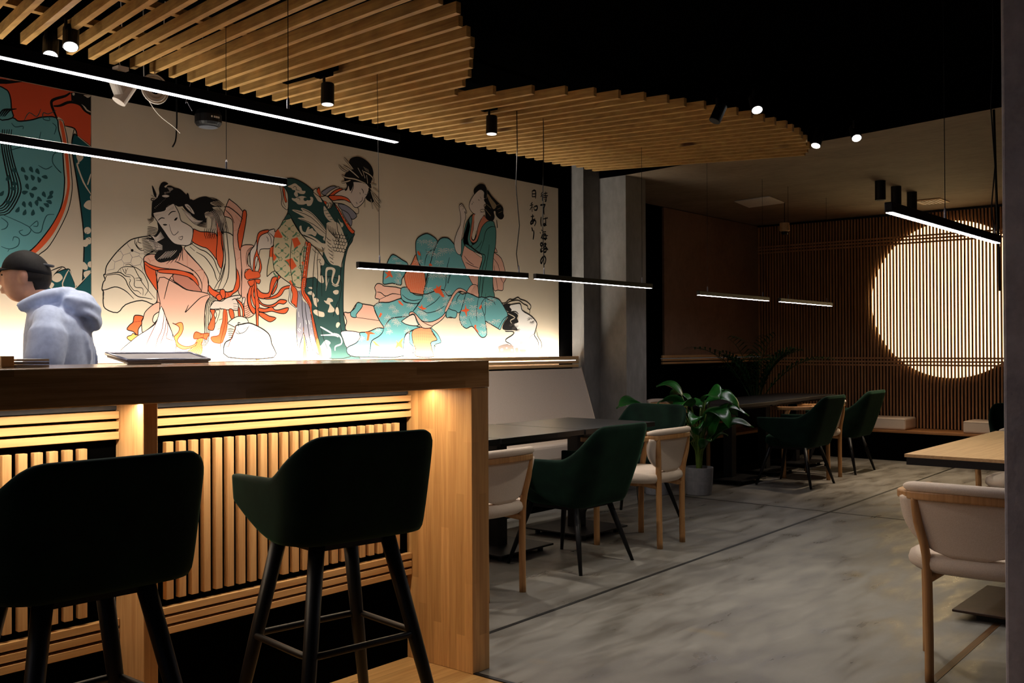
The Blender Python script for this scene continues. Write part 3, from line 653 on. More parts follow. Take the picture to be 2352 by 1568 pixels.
1 25 2.5 1 3304 2096 42 -46 55 -41
1 25 2.5 1 3310 2093 40 -44 56 -37
1 25 2.5 1 3316 2091 39 -43 56 -33
1 25 2.5 1 3322 2089 37 -42 56 -28
1 25 2.5 1 3327 2087 36 -41 57 -24
1 25 2.5 1 3333 2084 34 -39 58 -20
1 25 2.5 1 3339 2082 32 -39 58 -14
1 25 2.5 1 3345 2080 31 -38 58 -10
1 25 2.5 1 3351 2078 29 -37 58 -6
1 25 2.5 1 3357 2075 27 -35 59 -1
1 0 4.2 1 3448 2079 60 -24 -24 -116
1 0 4.2 1 3457 2084 58 -25 -18 -117
1 0 4.2 1 3467 2089 56 -26 -13 -118
1 0 4.2 1 3476 2094 54 -28 -7 -117
1 0 4.2 1 3485 2099 53 -29 -2 -118
1 0 4.2 1 3495 2104 50 -30 3 -118
1 0 4.2 1 3504 2109 49 -32 8 -118
1 0 4.2 1 3514 2114 46 -33 15 -118
1 0 4.2 1 3523 2119 45 -34 20 -119
1 0 4.2 1 3533 2124 43 -36 25 -118
1 0 4.2 1 3542 2129 41 -37 31 -119
1 0 4.2 1 3552 2135 39 -39 36 -119
1 25 2.8 1 3455 2081 58 -27 -12 -91
1 25 2.8 1 3465 2086 56 -28 -7 -91
1 25 2.8 1 3475 2091 54 -29 -2 -90
1 25 2.8 1 3485 2096 52 -31 3 -89
1 25 2.8 1 3495 2101 49 -32 9 -89
1 25 2.8 1 3505 2106 47 -33 14 -89
1 25 2.8 1 3515 2112 45 -35 19 -89
1 25 2.8 1 3525 2117 43 -37 24 -88
1 25 2.8 1 3535 2122 41 -38 29 -88
1 25 2.8 1 3546 2127 38 -39 34 -88
1 0 3.6 1 3458 1995 -4 -30 13 -34
1 0 3.6 1 3473 1996 -5 -30 12 -34
1 0 3.6 1 3488 1998 -7 -30 12 -35
1 0 3.6 1 3503 1999 -9 -30 12 -35
1 0 3.6 1 3518 2000 -10 -30 11 -35
1 0 3.6 1 3533 2002 -12 -31 10 -34
1 0 4.2 1 3488 2185 51 -3 58 -32
1 0 4.2 1 3492 2178 47 -5 51 -27
1 0 4.2 1 3495 2170 44 -5 44 -22
1 0 4.2 1 3498 2162 41 -6 37 -17
1 0 4.2 1 3502 2154 37 -7 30 -12
1 0 6.3 1 3590 2140 38 2 46 -23 31 -21 25 -21
1 0 5.1 1 3597 2126 48 -37 21 -42
1 10 3.4 1 3628 2127 14 4
1 10 3.4 1 3674 2098 49 -52
1 10 3.4 1 3663 1998 46 16
1 0 4.4 1 3382 1988 -7 -44 -10 -44
0 18 0 1 4118 1681 37 -35 33 2 8 -61 51 -32 8 -40 17 -54 51 -135 34 -112 -220 -8 17 53 -8 83 0 117 4 67 5 100
0 26 0 1 4146 1376 24 -84 34 84 25 -84 43 68 68 -146 21 -11 -208 3 3 53
0 8 0 1 4204 1349 21 -90 4 -54 -34 0 9 87
1 8 4.3 1 4200 1406 8 -63 17 -68 12 -64
1 0 5.1 1 4146 1526 0 -67 0 -100 12 -100
1 0 5.2 1 4192 1601 0 -74 12 -100 0 -51
1 0 5.2 1 4217 1581 4 -67 17 -87 17 -91 33 -105
1 0 5.2 1 4204 1376 -17 -50 -25 -67
1 0 5.2 1 4204 1373 25 -81 12 -67
1 0 5.1 1 4163 1646 29 -45
1 26 6.7 1 4163 1509 4 -36
1 26 6.7 1 4179 1433 -8 -27
1 26 6.7 1 4221 1454 8 -27
1 26 6.7 1 4246 1454 9 -27
1 26 6.7 1 4162 1399 21 -16
1 26 6.7 1 4154 1392 21 -19
0 4 0 1 4093 1680 25 1 37 -42 -4 -80 -5 -23 -28 22 -13 13 9 53
1 0 4.5 1 4093 1680 25 1 37 -42 -4 -80 -5 -23 -28 22 -13 13 9 53 -21 56
1 26 12 1 4098 1680 -9 -56 4 -47 -12 -7 24 -22 37 -19
1 0 4.8 1 4085 1666 4 -42 -8 -44 12 -19 49 -32
1 0 4.2 1 4106 1681 -7 -57 -2 -43 16 -20 33 -15
0 21 0 1 4050 2110 57 9 61 -80 63 -56 -12 -19 -30 -215 0 -76 -44 -2 -22 16 -28 5 -72 37 -52 37 -52 -34 -7 2 4 58 14 58 7 57 27 20 -3 22 18 65 38 44
1 0 5.7 1 4050 2110 57 9 61 -80 63 -56 -12 -19 -30 -215 0 -76 -44 -2 -22 16 -28 5 -72 37 -52 37 -52 -34 -7 2 4 58 14 58 7 57 27 20 -3 22 18 65 38 44 33 52
0 4 0 0 3975 2014 25 25 35 -46 -7 -9 -60 0
0 4 0 0 4110 1985 44 15 29 -42 -52 -33
0 4 0 0 4049 1840 61 19 39 -50 -40 -29 -14 17
0 4 0 0 3937 1913 27 11 -3 -69 -28 1
0 4 0 0 3961 1881 28 -22 -18 -27 -14 2
0 4 0 0 4220 1976 37 -6 -23 -35
0 4 0 0 4186 1837 22 8 -4 -33
0 4 0 0 4084 1706 18 9 14 -31 -14 2
1 20 10.8 1 4150 2034 -14 -20 -22 -14
1 20 10.7 1 4063 1996 -21 10 -14 17
1 20 10.7 1 4028 2066 14 19 21 15
1 20 10.8 1 4114 2105 22 -11 15 -17
1 20 3.3 1 4094 2046 18 -13 11 1 -2 -6 -5 1
1 20 3.3 1 4084 2045 -19 -16 -11 -1 3 -6 5 2
1 20 3.3 1 4094 2054 18 17 11 1 -2 6 -5 -3
1 20 3.3 1 4084 2053 -19 14 -11 -1 3 6 5 -2
0 20 0 1 4099 2051 -2 -6 -5 -3 -7 -1 -5 3 -2 5 2 5 5 4 7 1 5 -3
1 20 10.8 1 4087 1887 -13 -18 -20 -12
1 20 10.7 1 4008 1854 -19 9 -13 16
1 20 10.7 1 3976 1918 13 18 19 13
1 20 10.8 1 4054 1952 20 -9 13 -16
1 20 3.3 1 4036 1899 16 -12 11 1 -2 -6 -5 1
1 20 3.3 1 4026 1898 -16 -14 -11 -1 2 -5 5 2
1 20 3.3 1 4036 1907 16 15 11 1 -2 5 -5 -2
1 20 3.3 1 4026 1907 -16 12 -11 -1 3 6 4 -2
0 20 0 1 4042 1904 -2 -6 -6 -3 -6 -1 -5 3 -3 5 3 5 5 4 6 0 6 -2
1 20 11 1 4240 1874 -14 -18 -20 -13
1 20 10.9 1 4158 1840 -20 10 -13 16
1 20 10.9 1 4125 1906 14 18 20 13
1 20 11 1 4206 1941 21 -10 13 -16
1 20 3.3 1 4187 1887 17 -13 12 1 -3 -6 -5 1
1 20 3.3 1 4177 1886 -17 -15 -11 -1 3 -5 5 2
1 20 3.3 1 4188 1895 16 15 12 0 -3 6 -5 -2
1 20 3.3 1 4177 1894 -17 12 -11 0 3 6 5 -2
0 20 0 1 4193 1891 -2 -5 -5 -4 -7 0 -5 2 -3 6 3 5 5 4 7 0 5 -3
1 20 10.8 1 4086 1765 -15 -19 -22 -14
1 20 10.6 1 3998 1729 -22 11 -14 18
1 20 10.6 1 3962 1802 15 20 21 13
1 20 10.8 1 4050 1839 21 -11 15 -18
1 20 3.3 1 4029 1780 18 -14 11 1 -2 -7 -5 2
1 20 3.3 1 4019 1779 -19 -16 -11 0 3 -6 4 2
1 20 3.3 1 4029 1788 18 16 11 1 -2 6 -5 -2
1 20 3.3 1 4019 1788 -19 13 -11 0 3 6 5 -2
0 20 0 1 4034 1784 -2 -5 -5 -3 -7 -1 -5 3 -2 5 2 5 5 4 7 0 5 -3
1 20 10.9 1 4214 1717 -13 -17 -19 -12
1 20 10.8 1 4138 1686 -19 10 -13 16
1 20 10.8 1 4106 1749 13 17 19 11
1 20 10.9 1 4182 1780 19 -10 13 -15
1 20 3.3 1 4165 1729 15 -11 12 0 -3 -6 -5 2
1 20 3.3 1 4155 1729 -16 -13 -11 -1 3 -6 5 2
1 20 3.3 1 4165 1737 15 14 12 0 -3 6 -5 -2
1 20 3.3 1 4155 1737 -15 11 -12 0 3 6 5 -2
0 20 0 1 4171 1734 -2 -6 -6 -3 -6 -1 -6 3 -2 5 2 6 6 3 6 1 6 -3
0 20 0 0 4068 1984 12 -4 1 10
0 20 0 0 4066 1980 1 -11 10 6
0 20 0 0 4061 1980 -11 -7 10 -4
0 20 0 0 4058 1983 -12 4 0 -9
0 20 0 0 4061 1987 -1 11 -10 -6
0 20 0 0 4066 1987 11 8 -10 3
0 20 0 0 4126 1898 12 -4 0 10
0 20 0 0 4123 1894 1 -11 10 6
0 20 0 0 4118 1894 -11 -7 10 -4
0 20 0 0 4115 1897 -12 4 0 -9
0 20 0 0 4118 1901 -1 11 -10 -5
0 20 0 0 4123 1901 11 8 -10 4
0 20 0 0 4022 1847 12 -4 0 10
0 20 0 0 4019 1844 1 -11 10 5
0 20 0 0 4014 1843 -11 -7 10 -4
0 20 0 0 4012 1847 -12 3 0 -9
0 20 0 0 4014 1850 -1 11 -10 -5
0 20 0 0 4019 1851 11 7 -10 4
0 20 0 0 4166 2019 12 -4 0 9
0 20 0 0 4163 2015 1 -11 11 5
0 20 0 0 4158 2014 -11 -7 10 -4
0 20 0 0 4156 2018 -13 3 0 -9
0 20 0 0 4158 2021 -1 11 -10 -5
0 20 0 0 4163 2022 12 7 -10 4
0 20 0 0 4100 1756 12 -4 0 9
0 20 0 0 4097 1753 1 -12 10 6
0 20 0 0 4092 1752 -11 -7 10 -4
0 20 0 0 4090 1756 -12 4 0 -10
0 20 0 0 4092 1759 -1 11 -10 -5
0 20 0 0 4097 1760 11 7 -10 4
0 20 0 0 4184 1805 12 -4 0 9
0 20 0 0 4181 1801 1 -11 10 5
0 20 0 0 4176 1801 -12 -7 11 -4
0 20 0 0 4173 1804 -12 4 0 -9
0 20 0 0 4176 1808 -1 11 -10 -5
0 20 0 0 4181 1808 11 7 -10 5
0 20 0 0 4217 1922 13 -4 0 10
0 20 0 0 4214 1919 2 -12 10 6
0 20 0 0 4209 1918 -11 -7 10 -4
0 20 0 0 4207 1922 -13 3 0 -9
0 20 0 0 4209 1925 -1 11 -10 -5
0 20 0 0 4215 1926 11 7 -10 4
1 0 5.1 1 4110 1987 -4 -38 -11 -88 3 -76 15 -69 7 -46
1 0 5.2 1 4205 1945 -26 -64 -1 -73 15 -59
1 0 5.3 1 3961 1949 -4 -97 14 -80 52 -43 72 -40
0 15 0 1 4036 2354 50 27 59 0 60 -16 65 -30 66 -45 44 -34 36 -42 36 33 19 12 92 -105 66 -81 23 -8 -14 -27 -10 -30 -38 -50 -28 -92 -10 -115 -6 -209 14 -107 28 -71 37 -51 76 -123 29 0 -87 0 -199 0 -26 314 -49 69 -27 41 10 190 18 134 -80 57 -104 30 -68 76 -33 48 -38 -45 30 51 4 75 -4 27
1 0 6.2 1 4036 2354 50 27 59 0 60 -16 65 -30 66 -45 44 -34 36 -42 36 33 19 12 92 -105 66 -81 23 -8 -14 -27 -10 -30 -38 -50 -28 -92 -10 -115 -6 -209 14 -107 28 -71 37 -51 76 -123 29 0 -87 0 -199 0 -26 314 -49 69 -27 41 10 190 18 134 -80 57 -104 30 -68 76 -33 48 -38 -45 30 51 4 75 -4 27 -41 97
0 15 0 1 4226 1730 292 15 -9 -154 0 -55 17 -139 31 -91 50 -98 -224 -5 -43 89 -38 136 -30 88 -4 54 -55 79
1 0 5 1 4226 1730 292 15 -9 -154 0 -55 17 -139 31 -91 50 -98 -224 -5 -43 89 -38 136 -30 88 -4 54 -55 79 13 81
0 7 0 1 4357 1292 35 31 40 -17 -13 -21 17 -27 -5 -55 -61 7 -30 62
0 16 0 1 4047 2108 34 40 25 -24 -50 -19
1 0 3.6 1 4047 2108 34 40 25 -24 -50 -19 -9 3
0 24 0 1 4011 2334 20 -1 25 -24 21 -32 4 -47 -4 -55 -25 4 -25 25 4 51
1 0 4.5 1 4011 2334 20 -1 25 -24 21 -32 4 -47 -4 -55 -25 4 -25 25 4 51 -20 79
0 4 0 1 4036 2320 16 -18 8 -44 11 -32 -15 -5 -12 46
1 0 3.6 1 4036 2320 16 -18 8 -44 11 -32 -15 -5 -12 46 -8 53
1 0 3.9 1 4019 2332 21 -59 -1 -51 21 -35
0 22 0 1 4077 2325 25 13 34 15 26 -11 25 -14 9 -16 26 0 -9 -19 -34 -4 -22 5 4 -20 -17 -9 -16 18 12 22 -25 4 -8 9
0 22 0 1 4111 2254 25 -1 25 14 35 10 34 -6 5 -17 30 4 -4 20 22 -1 4 -20 -18 -34 -30 -7 -9 13 -26 -9 -43 -2 -17 12 -29 11
1 15 3.9 1 4119 2320 13 12 17 -5 -4 -14 12 -2 17 -2
1 15 4.5 1 4153 2259 21 -1 0 -14
0 15 0 1 4237 2260 -3 -8 -8 -5 -9 -1 -8 3 -3 7 3 8 8 5 9 1 8 -3
0 22 0 1 4296 2317 22 -1 35 -42 9 -20 -31 4 -18 19 -21 25
0 22 0 1 4183 2193 64 -7 66 -38 80 -74 4 -30 -62 25 -70 56
0 22 0 1 4110 2175 73 1 99 -28 111 -81 4 -35 -106 61 -87 47
0 22 0 1 4157 2125 73 7 74 -27 98 -58 13 -27 -80 14 -79 66
1 0 4.3 1 4195 2191 87 -29 115 -94
1 0 4.3 1 4127 2174 142 -31 128 -90
1 0 4.3 1 4182 2124 109 -28 111 -60
1 0 4.3 1 4291 2170 102 -68
0 22 0 1 4376 2214 13 12 81 -91 19 -9 -64 8 -41 38
1 15 6.2 1 4375 2196 41 11
1 15 6.2 1 4393 2178 37 9
1 15 6.2 1 4411 2161 32 6
1 15 6.2 1 4429 2143 28 4
1 15 6.3 1 4447 2125 23 2
0 22 0 1 4401 2114 47 14 55 -1 31 -37 20 -38 20 -30 12 -42 -28 -51 -9 -38 -8 -31 -8 -37 -31 10 -63 8 -46 52 -19 47 19 44 -23 22 27 44
1 0 4.7 1 4460 2062 2 -13 12 -3 10 6 -1 13
1 0 4.7 1 4484 2061 2 -13 13 -3 9 6 -1 13
1 0 4.7 1 4509 2060 1 -13 13 -3 10 6 -1 13
1 0 4.7 1 4533 2059 2 -13 13 -3 9 6 0 13
1 0 4.7 1 4558 2058 2 -13 13 -3 9 6 -1 13
1 0 4.7 1 4470 2040 2 -13 12 -3 10 6 -1 13
1 0 4.7 1 4495 2039 1 -13 13 -3 9 6 0 13
1 0 4.7 1 4519 2038 2 -13 12 -3 10 6 -1 13
1 0 4.7 1 4544 2037 1 -14 13 -2 10 6 -1 13
1 0 4.8 1 4568 2036 2 -14 13 -2 10 6 -1 13
1 0 4.7 1 4457 2016 1 -13 13 -3 9 6 0 13
1 0 4.7 1 4481 2015 2 -13 12 -3 10 6 -1 13
1 0 4.7 1 4506 2014 1 -14 13 -2 9 6 0 13
1 0 4.7 1 4530 2013 2 -14 12 -2 10 6 -1 13
1 0 4.7 1 4555 2012 1 -14 13 -2 10 6 -1 13
1 0 4.7 1 4467 1994 1 -13 13 -3 9 6 0 13
1 0 4.7 1 4491 1993 2 -14 12 -2 10 6 -1 13
1 0 4.7 1 4516 1992 1 -14 13 -2 10 6 -1 13
1 0 4.7 1 4540 1991 2 -14 13 -3 9 7 -1 13
1 0 4.7 1 4454 1970 1 -13 13 -3 9 6 -1 13
1 0 4.7 1 4478 1969 1 -13 13 -3 9 6 0 13
1 0 4.7 1 4502 1968 2 -14 12 -2 10 6 -1 13
1 0 4.7 1 4527 1966 1 -13 13 -3 10 7 -1 12
1 0 4.7 1 4551 1965 2 -13 13 -3 9 6 0 13
1 0 4.7 1 4464 1948 1 -13 13 -3 9 6 -1 13
1 0 4.7 1 4488 1947 1 -14 13 -2 10 6 -1 13
1 0 4.7 1 4512 1945 2 -13 13 -3 9 7 -1 12
1 0 4.7 1 4537 1944 2 -13 12 -3 10 6 -1 13
1 0 4.7 1 4405 2108 8 -32 35 -30
1 0 4.7 1 4419 2104 8 -35 32 -33
1 0 4.7 1 4433 2099 8 -36 30 -36
1 0 4.7 1 4447 2094 8 -38 28 -39
1 0 4.7 1 4461 2089 8 -40 25 -41
1 0 4.7 1 4475 2084 8 -42 23 -43
1 0 4.7 1 4397 2023 19 -16 24 -8
1 0 4.7 1 4402 1996 21 -16 20 -6
1 0 4.7 1 4408 1970 22 -16 17 -5
1 0 4.7 1 4413 1943 24 -15 14 -4
1 0 4.7 1 4418 1916 26 -14 11 -4
1 0 4.7 1 4424 1889 27 -13 8 -3
1 0 4.7 1 4429 1862 29 -13 4 -1
1 0 4.1 1 4439 1948 24 11
1 0 4.1 1 4441 1937 23 10
1 0 4.1 1 4442 1926 22 10
1 0 4.1 1 4444 1915 21 9
1 0 4.1 1 4445 1904 21 9
1 0 4.1 1 4447 1894 20 7
1 0 4.1 1 4449 1883 18 7
1 0 5.6 1 4398 2141 -1 -94 -8 -46 -8 -73
1 0 5.7 1 4487 2156 12 -85 15 -35 -16 -93
0 22 0 1 4176 2046 -4 26 15 7 3 -14 8 -20 22 -7 7 9 15 28 15 -1 -7 -13 29 9 12 -14 26 -13 -15 -25 -30 10 -37 -4 -37 -3
0 22 0 1 4264 1911 15 25 22 -8 23 -22 34 -12 23 -38 -8 -28 -30 4 -15 15 -19 -17 -19 50 -22 7
0 22 0 1 4275 1763 33 11 23 -20 31 4 15 -35 -8 -15 -27 4 -30 26
0 22 0 1 4392 1802 31 17 39 -3 16 -18 -16 -43 -8 -34 24 -17 23 31 4 31 12 -2 -4 -34 -20 -32 -43 11 -8 30 12 55 -23 8 -27 -17 0 -85 -12 0
0 22 0 1 4503 2157 20 -22 20 -5 7 -17 -16 -14 -11 20
0 22 0 1 4209 2022 48 -2 52 -16 50 -26 30 -4 -15 -31 -65 46 -52 19
0 23 0 1 4287 1951 41 -12 50 -14 -4 -9 -54 8
1 0 5.2 1 4305 1935 -11 -91 -8 -90 -4 -80
1 0 5.2 1 4328 1915 -8 -69 4 -90 -5 -80
1 0 4.6 1 4347 1842 7 -84 7 -54
1 0 4 1 4316 1858 31 8 -8 -19 19 -11
1 0 4 1 4279 1933 15 -14 23 -13
1 0 6.7 1 4110 2119 36 -49 44 -49 63 -52 56 -31 49 -44 35 -43 38 -22
1 0 7 1 4631 2043 -25 -30 -28 -52 -16 -38 -25 -66 -12 -59 -8 -113
0 22 0 1 4247 1674 26 2 2 -13 -23 4
0 22 0 1 4239 1639 29 10 17 -11 13 -16 -8 -18 25 1 18 -16 -13 -18 -1 -27 -25 16 -9 27 -12 34 -26 5
0 22 0 1 4285 1516 21 11 31 -10 39 -9 2 -27 -37 -1 -43 16
0 22 0 1 4376 1590 22 -2 13 21 35 -6 9 -17 -26 -8 17 -23 22 -20 -9 -21 -48 -2 9 28 4 21 -26 9
0 22 0 1 4455 1652 23 13 27 -3 -5 -22 -27 -5
0 22 0 1 4473 1528 18 21 13 -13 4 -35 -18 -4
0 22 0 1 4486 1438 18 7 13 -13 -22 -25 -14 10
1 26 11.2 1 4345 1412 56 -24 67 -30
1 26 10 1 4349 1355 114 1 40 -12
1 26 10 1 4459 1368 44 -10 27 -31 -4 -31 -50 -17 -4 -28
1 22 5 1 4398 1739 -4 -80
1 22 5 1 4420 1740 -29 -84
1 22 6.9 1 4447 1703 31 -12 31 8
1 0 5.5 1 4284 1733 -7 -95 -13 -75
1 0 5.5 1 4320 1735 -5 -130 17 -142
1 0 5.6 1 4355 1736 4 -119
1 0 5.6 1 4500 1591 -27 -63 -18 -46
1 0 4.7 1 4353 1405 22 -78 57 -114
1 0 4.3 1 4272 1529 43 1
0 4 0 1 4242 1972 26 -10 -12 -61 -19 -120 -15 -109 -33 -2 8 71 18 98 15 90
1 0 4.9 1 4242 1972 26 -10 -12 -61 -19 -120 -15 -109 -33 -2 8 71 18 98 15 90 12 43
1 22 7.9 0 4238 1945 7 0
1 22 7.9 0 4233 1913 7 1
1 22 7.9 0 4228 1882 7 0
1 22 7.9 0 4223 1850 8 1
1 22 7.9 0 4218 1819 8 0
1 22 7.9 0 4213 1787 8 1
1 22 7.9 0 4208 1756 8 1
1 22 7.9 0 4203 1725 8 0
1 22 7.9 0 4199 1694 7 0
1 0 4 1 4257 1961 -23 -106 -23 -184
0 4 0 1 4193 1728 33 2 -13 -81 34 -40 25 -46 0 -41 26 -94 29 -102 30 -102 4 -21 -21 11 -47 146 -25 115 -21 80 -59 72
1 0 4.9 1 4193 1728 33 2 -13 -81 34 -40 25 -46 0 -41 26 -94 29 -102 30 -102 4 -21 -21 11 -47 146 -25 115 -21 80 -59 72 5 101
0 8 0 1 4316 1330 11 -4 30 -102 9 -21 -31 6 -25 100
1 22 6.7 0 4205 1712 7 -3
1 22 6.7 0 4206 1699 6 -3
1 22 6.7 0 4206 1685 5 -3
1 22 6.7 0 4206 1672 5 -3
1 22 6.7 0 4207 1658 4 -3
1 22 6.7 0 4255 1556 5 -7
1 22 6.7 0 4260 1505 5 -6
1 22 6.7 0 4265 1455 5 -7
1 22 6.7 0 4270 1404 5 -7
1 22 6.7 0 4275 1353 5 -7
1 0 4 1 4210 1729 -9 -84 54 -86 4 -37 38 -121 43 -177
0 4 0 1 4466 2255 41 -28 47 -59 75 -73 23 -12 -19 -20 -42 29 -56 74 -37 53
1 0 5.4 1 4466 2255 41 -28 47 -59 75 -73 23 -12 -19 -20 -42 29 -56 74 -37 53 -32 36
1 22 7.5 0 4494 2226 7 -5
1 22 7.6 0 4514 2204 7 -4
1 22 7.6 0 4534 2183 8 -5
1 22 7.6 0 4555 2161 7 -5
1 22 7.6 0 4575 2139 8 -5
1 22 7.6 0 4596 2118 7 -6
1 22 7.6 0 4616 2096 8 -6
0 22 0 1 4462 2276 101 15 57 -12 67 -36 -10 -38 -57 31 -66 25 -56 1 -36 0
1 0 5.1 1 4462 2276 101 15 57 -12 67 -36 -10 -38 -57 31 -66 25 -56 1 -36 0 0 14
0 18 0 1 4503 2256 60 2 57 -22 47 -35 0 -19 -38 -18 -38 36 -56 20
1 0 5.7 1 4503 2256 60 2 57 -22 47 -35 0 -19 -38 -18 -38 36 -56 20 -32 36
0 18 0 1 4535 2220 56 -16 28 -34 10 -20 -10 -34 -28 26 -37 40
1 0 5.1 1 4535 2220 56 -16 28 -34 10 -20 -10 -34 -28 26 -37 40 -19 38
0 18 0 1 4362 2311 1 14 63 39 41 12 23 -8 -55 -28 -41 -36
1 0 5 1 4362 2311 1 14 63 39 41 12 23 -8 -55 -28 -41 -36 -32 7
0 22 0 1 4394 2304 41 36 64 33 18 -5 -55 -28 -46 -37
1 0 4.4 1 4394 2304 41 36 64 33 18 -5 -55 -28 -46 -37 -22 1
0 4 0 1 4416 2299 55 46 46 20 28 -1 -37 -22 -46 -30 -37 -12
1 0 5 1 4416 2299 55 46 46 20 28 -1 -37 -22 -46 -30 -37 -12 -9 -1
0 4 0 1 4421 2300 50 13 65 3 56 -11 23 -26 -52 12 -55 -3 -51 -13
1 0 5.3 1 4421 2300 50 13 65 3 56 -11 23 -26 -52 12 -55 -3 -51 -13 -36 25
0 22 0 1 4287 2316 27 27 4 -9 22 16 13 -58 45 9 45 -27 14 -23 -23 -31 -27 -3 14 30 -50 19 -18 16
1 0 5 1 4287 2316 27 27 4 -9 22 16 13 -58 45 9 45 -27 14 -23 -23 -31 -27 -3 14 30 -50 19 -18 16 -66 34
0 4 0 1 4318 2327 22 20 13 -62 -22 22
1 0 3.7 1 4318 2327 22 20 13 -62 -22 22 -13 20
0 4 0 1 4376 2263 27 -4 -9 -19
1 0 3.1 1 4376 2263 27 -4 -9 -19 -18 23
1 0 3.1 1 4416 2260 23 -15 -18 -27
1 0 3.1 1 4424 2261 19 -15 -15 -27
1 0 3.1 1 4433 2262 15 -16 -13 -26
1 0 3.1 1 4441 2263 11 -16 -10 -26
0 25 0 1 4592 2410 29 25 134 -5 34 -18 -5 -30 -10 -20 -5 -22 -19 -14 -15 -31 -44 -37 -38 -8 -33 29 -28 26 -56 11 -65 -3 37 29 37 19 33 11
1 0 5.4 1 4592 2410 29 25 134 -5 34 -18 -5 -30 -10 -20 -5 -22 -19 -14 -15 -31 -44 -37 -38 -8 -33 29 -28 26 -56 11 -65 -3 37 29 37 19 33 11 14 38
0 0 0 1 4607 2571 24 21 57 16 68 -13 54 -36 19 -46 -10 -38 -15 -39 5 -33 -25 8 -29 19 -96 -1 -76 -13 -24 18 15 45 66 38 -33 28
1 0 3.2 1 4607 2571 24 21 57 16 68 -13 54 -36 19 -46 -10 -38 -15 -39 5 -33 -25 8 -29 19 -96 -1 -76 -13 -24 18 15 45 66 38 -33 28 0 26
0 0 0 1 4578 2415 62 11 -10 -44 -19 -21 -14 35 -14 -31 -19 -9 23 31
1 0 3.2 1 4578 2415 62 11 -10 -44 -19 -21 -14 35 -14 -31 -19 -9 23 31 -9 28
0 0 0 1 4784 2400 25 -15 24 -68 -29 -14 -49 24 29 40
1 0 3.2 1 4784 2400 25 -15 24 -68 -29 -14 -49 24 29 40 0 33
1 0 15.9 1 4555 2581 38 -27 47 -40
1 22 8.3 1 4555 2581 38 -27 47 -40
1 0 15.8 1 4509 2528 27 -25 47 -15
1 22 8.2 1 4509 2528 27 -25 47 -15
1 0 15.9 1 4550 2527 61 -21 81 -44
1 22 8.3 1 4550 2527 61 -21 81 -44
1 0 15.9 1 4536 2460 38 -13 85 0 96 -17
1 22 8.3 1 4536 2460 38 -13 85 0 96 -17
1 0 15.8 1 4531 2409 42 9 43 16
1 22 8.2 1 4531 2409 42 9 43 16
1 0 16.3 1 4799 2435 60 -3
1 22 8.5 1 4799 2435 60 -3
1 0 16.3 1 4824 2409 60 -26
1 22 8.5 1 4824 2409 60 -26
1 0 16.3 1 4824 2372 39 -33 40 -33
1 22 8.5 1 4824 2372 39 -33 40 -33
1 0 16.3 1 4804 2384 39 -73 55 -35
1 22 8.5 1 4804 2384 39 -73 55 -35
1 0 16.3 1 4823 2305 55 -61
1 22 8.5 1 4823 2305 55 -61
1 0 16.3 1 4804 2325 19 -68
1 22 8.5 1 4804 2325 19 -68
1 0 16.1 1 4750 2319 -5 -59
1 22 8.4 1 4750 2319 -5 -59
1 0 16.1 1 4683 2530 43 -52
1 22 8.4 1 4683 2530 43 -52
1 0 16.1 1 4726 2522 24 -56
1 22 8.4 1 4726 2522 24 -56
1 0 16.2 1 4765 2490 10 -58
1 22 8.4 1 4765 2490 10 -58
1 0 16.2 1 4736 2512 49 -12 39 -24 10 -33
1 22 8.4 1 4736 2512 49 -12 39 -24 10 -33
1 22 3.2 0 4736 2545 20 -23
1 22 3.2 0 4747 2542 16 -23
1 22 3.2 0 4758 2539 13 -22
1 22 3.2 0 4768 2536 11 -22
1 22 3.2 0 4779 2533 8 -22
1 0 6.4 1 4716 2388 15 -12 2 -19
1 0 7.7 1 4701 2361 5 -14
1 0 4.5 1 4745 2352 24 1
1 0 4.5 1 4726 2331 -5 -26 -25 -18
1 0 7.7 1 4668 2288 9 -14
1 0 5.7 1 4620 2344 19 39 5 26
0 9 0 1 4838 1699 28 29 46 -5 19 -10 162 -10 5 -67 -73 -34 -141 -8 0 21 -42 9 9 41
1 0 7.2 1 4838 1699 28 29 46 -5 19 -10 162 -10 5 -67 -73 -34 -141 -8 0 21 -42 9 9 41 -13 34
1 0 6.6 1 4861 1666 37 -2 47 -23 66 20 82 -4
1 0 6.6 1 4884 1615 61 23
0 9 0 1 4552 1513 60 2 62 69 45 -6 114 -13 4 -31 46 -71 42 -51 -61 -1 -92 -29 -81 -7 -110 12 -17 27 13 40
1 0 7.4 1 4552 1513 60 2 62 69 45 -6 114 -13 4 -31 46 -71 42 -51 -61 -1 -92 -29 -81 -7 -110 12 -17 27 13 40 -25 59
0 12 0 1 4674 1584 45 -6 -5 -27 -49 -48 0 -21 -44 3 -9 30 40 31
1 0 6.1 1 4674 1584 45 -6 -5 -27 -49 -48 0 -21 -44 3 -9 30 40 31 22 38
1 0 7.1 1 4665 1482 218 -19
0 26 0 1 4525 1377 56 10 115 -12 4 -30 -36 -41 -83 -34 -39 64
1 0 5.7 1 4525 1377 56 10 115 -12 4 -30 -36 -41 -83 -34 -39 64 -17 43
0 12 0 1 4837 1541 -4 27 51 26 93 3 116 32 29 -20 49 -9 100 0 -51 -59 61 59 41 55 21 66 220 55 103 -52 0 -44 -56 -96 -54 -64 -101 -72 -134 -2 -71 -16 45 -10 -125 -34 -40 -46 -10 -131 -339 -4 -170 9 -34 53 87 37 36 41 -4 30 76 7 92 29 61 1 -42 51
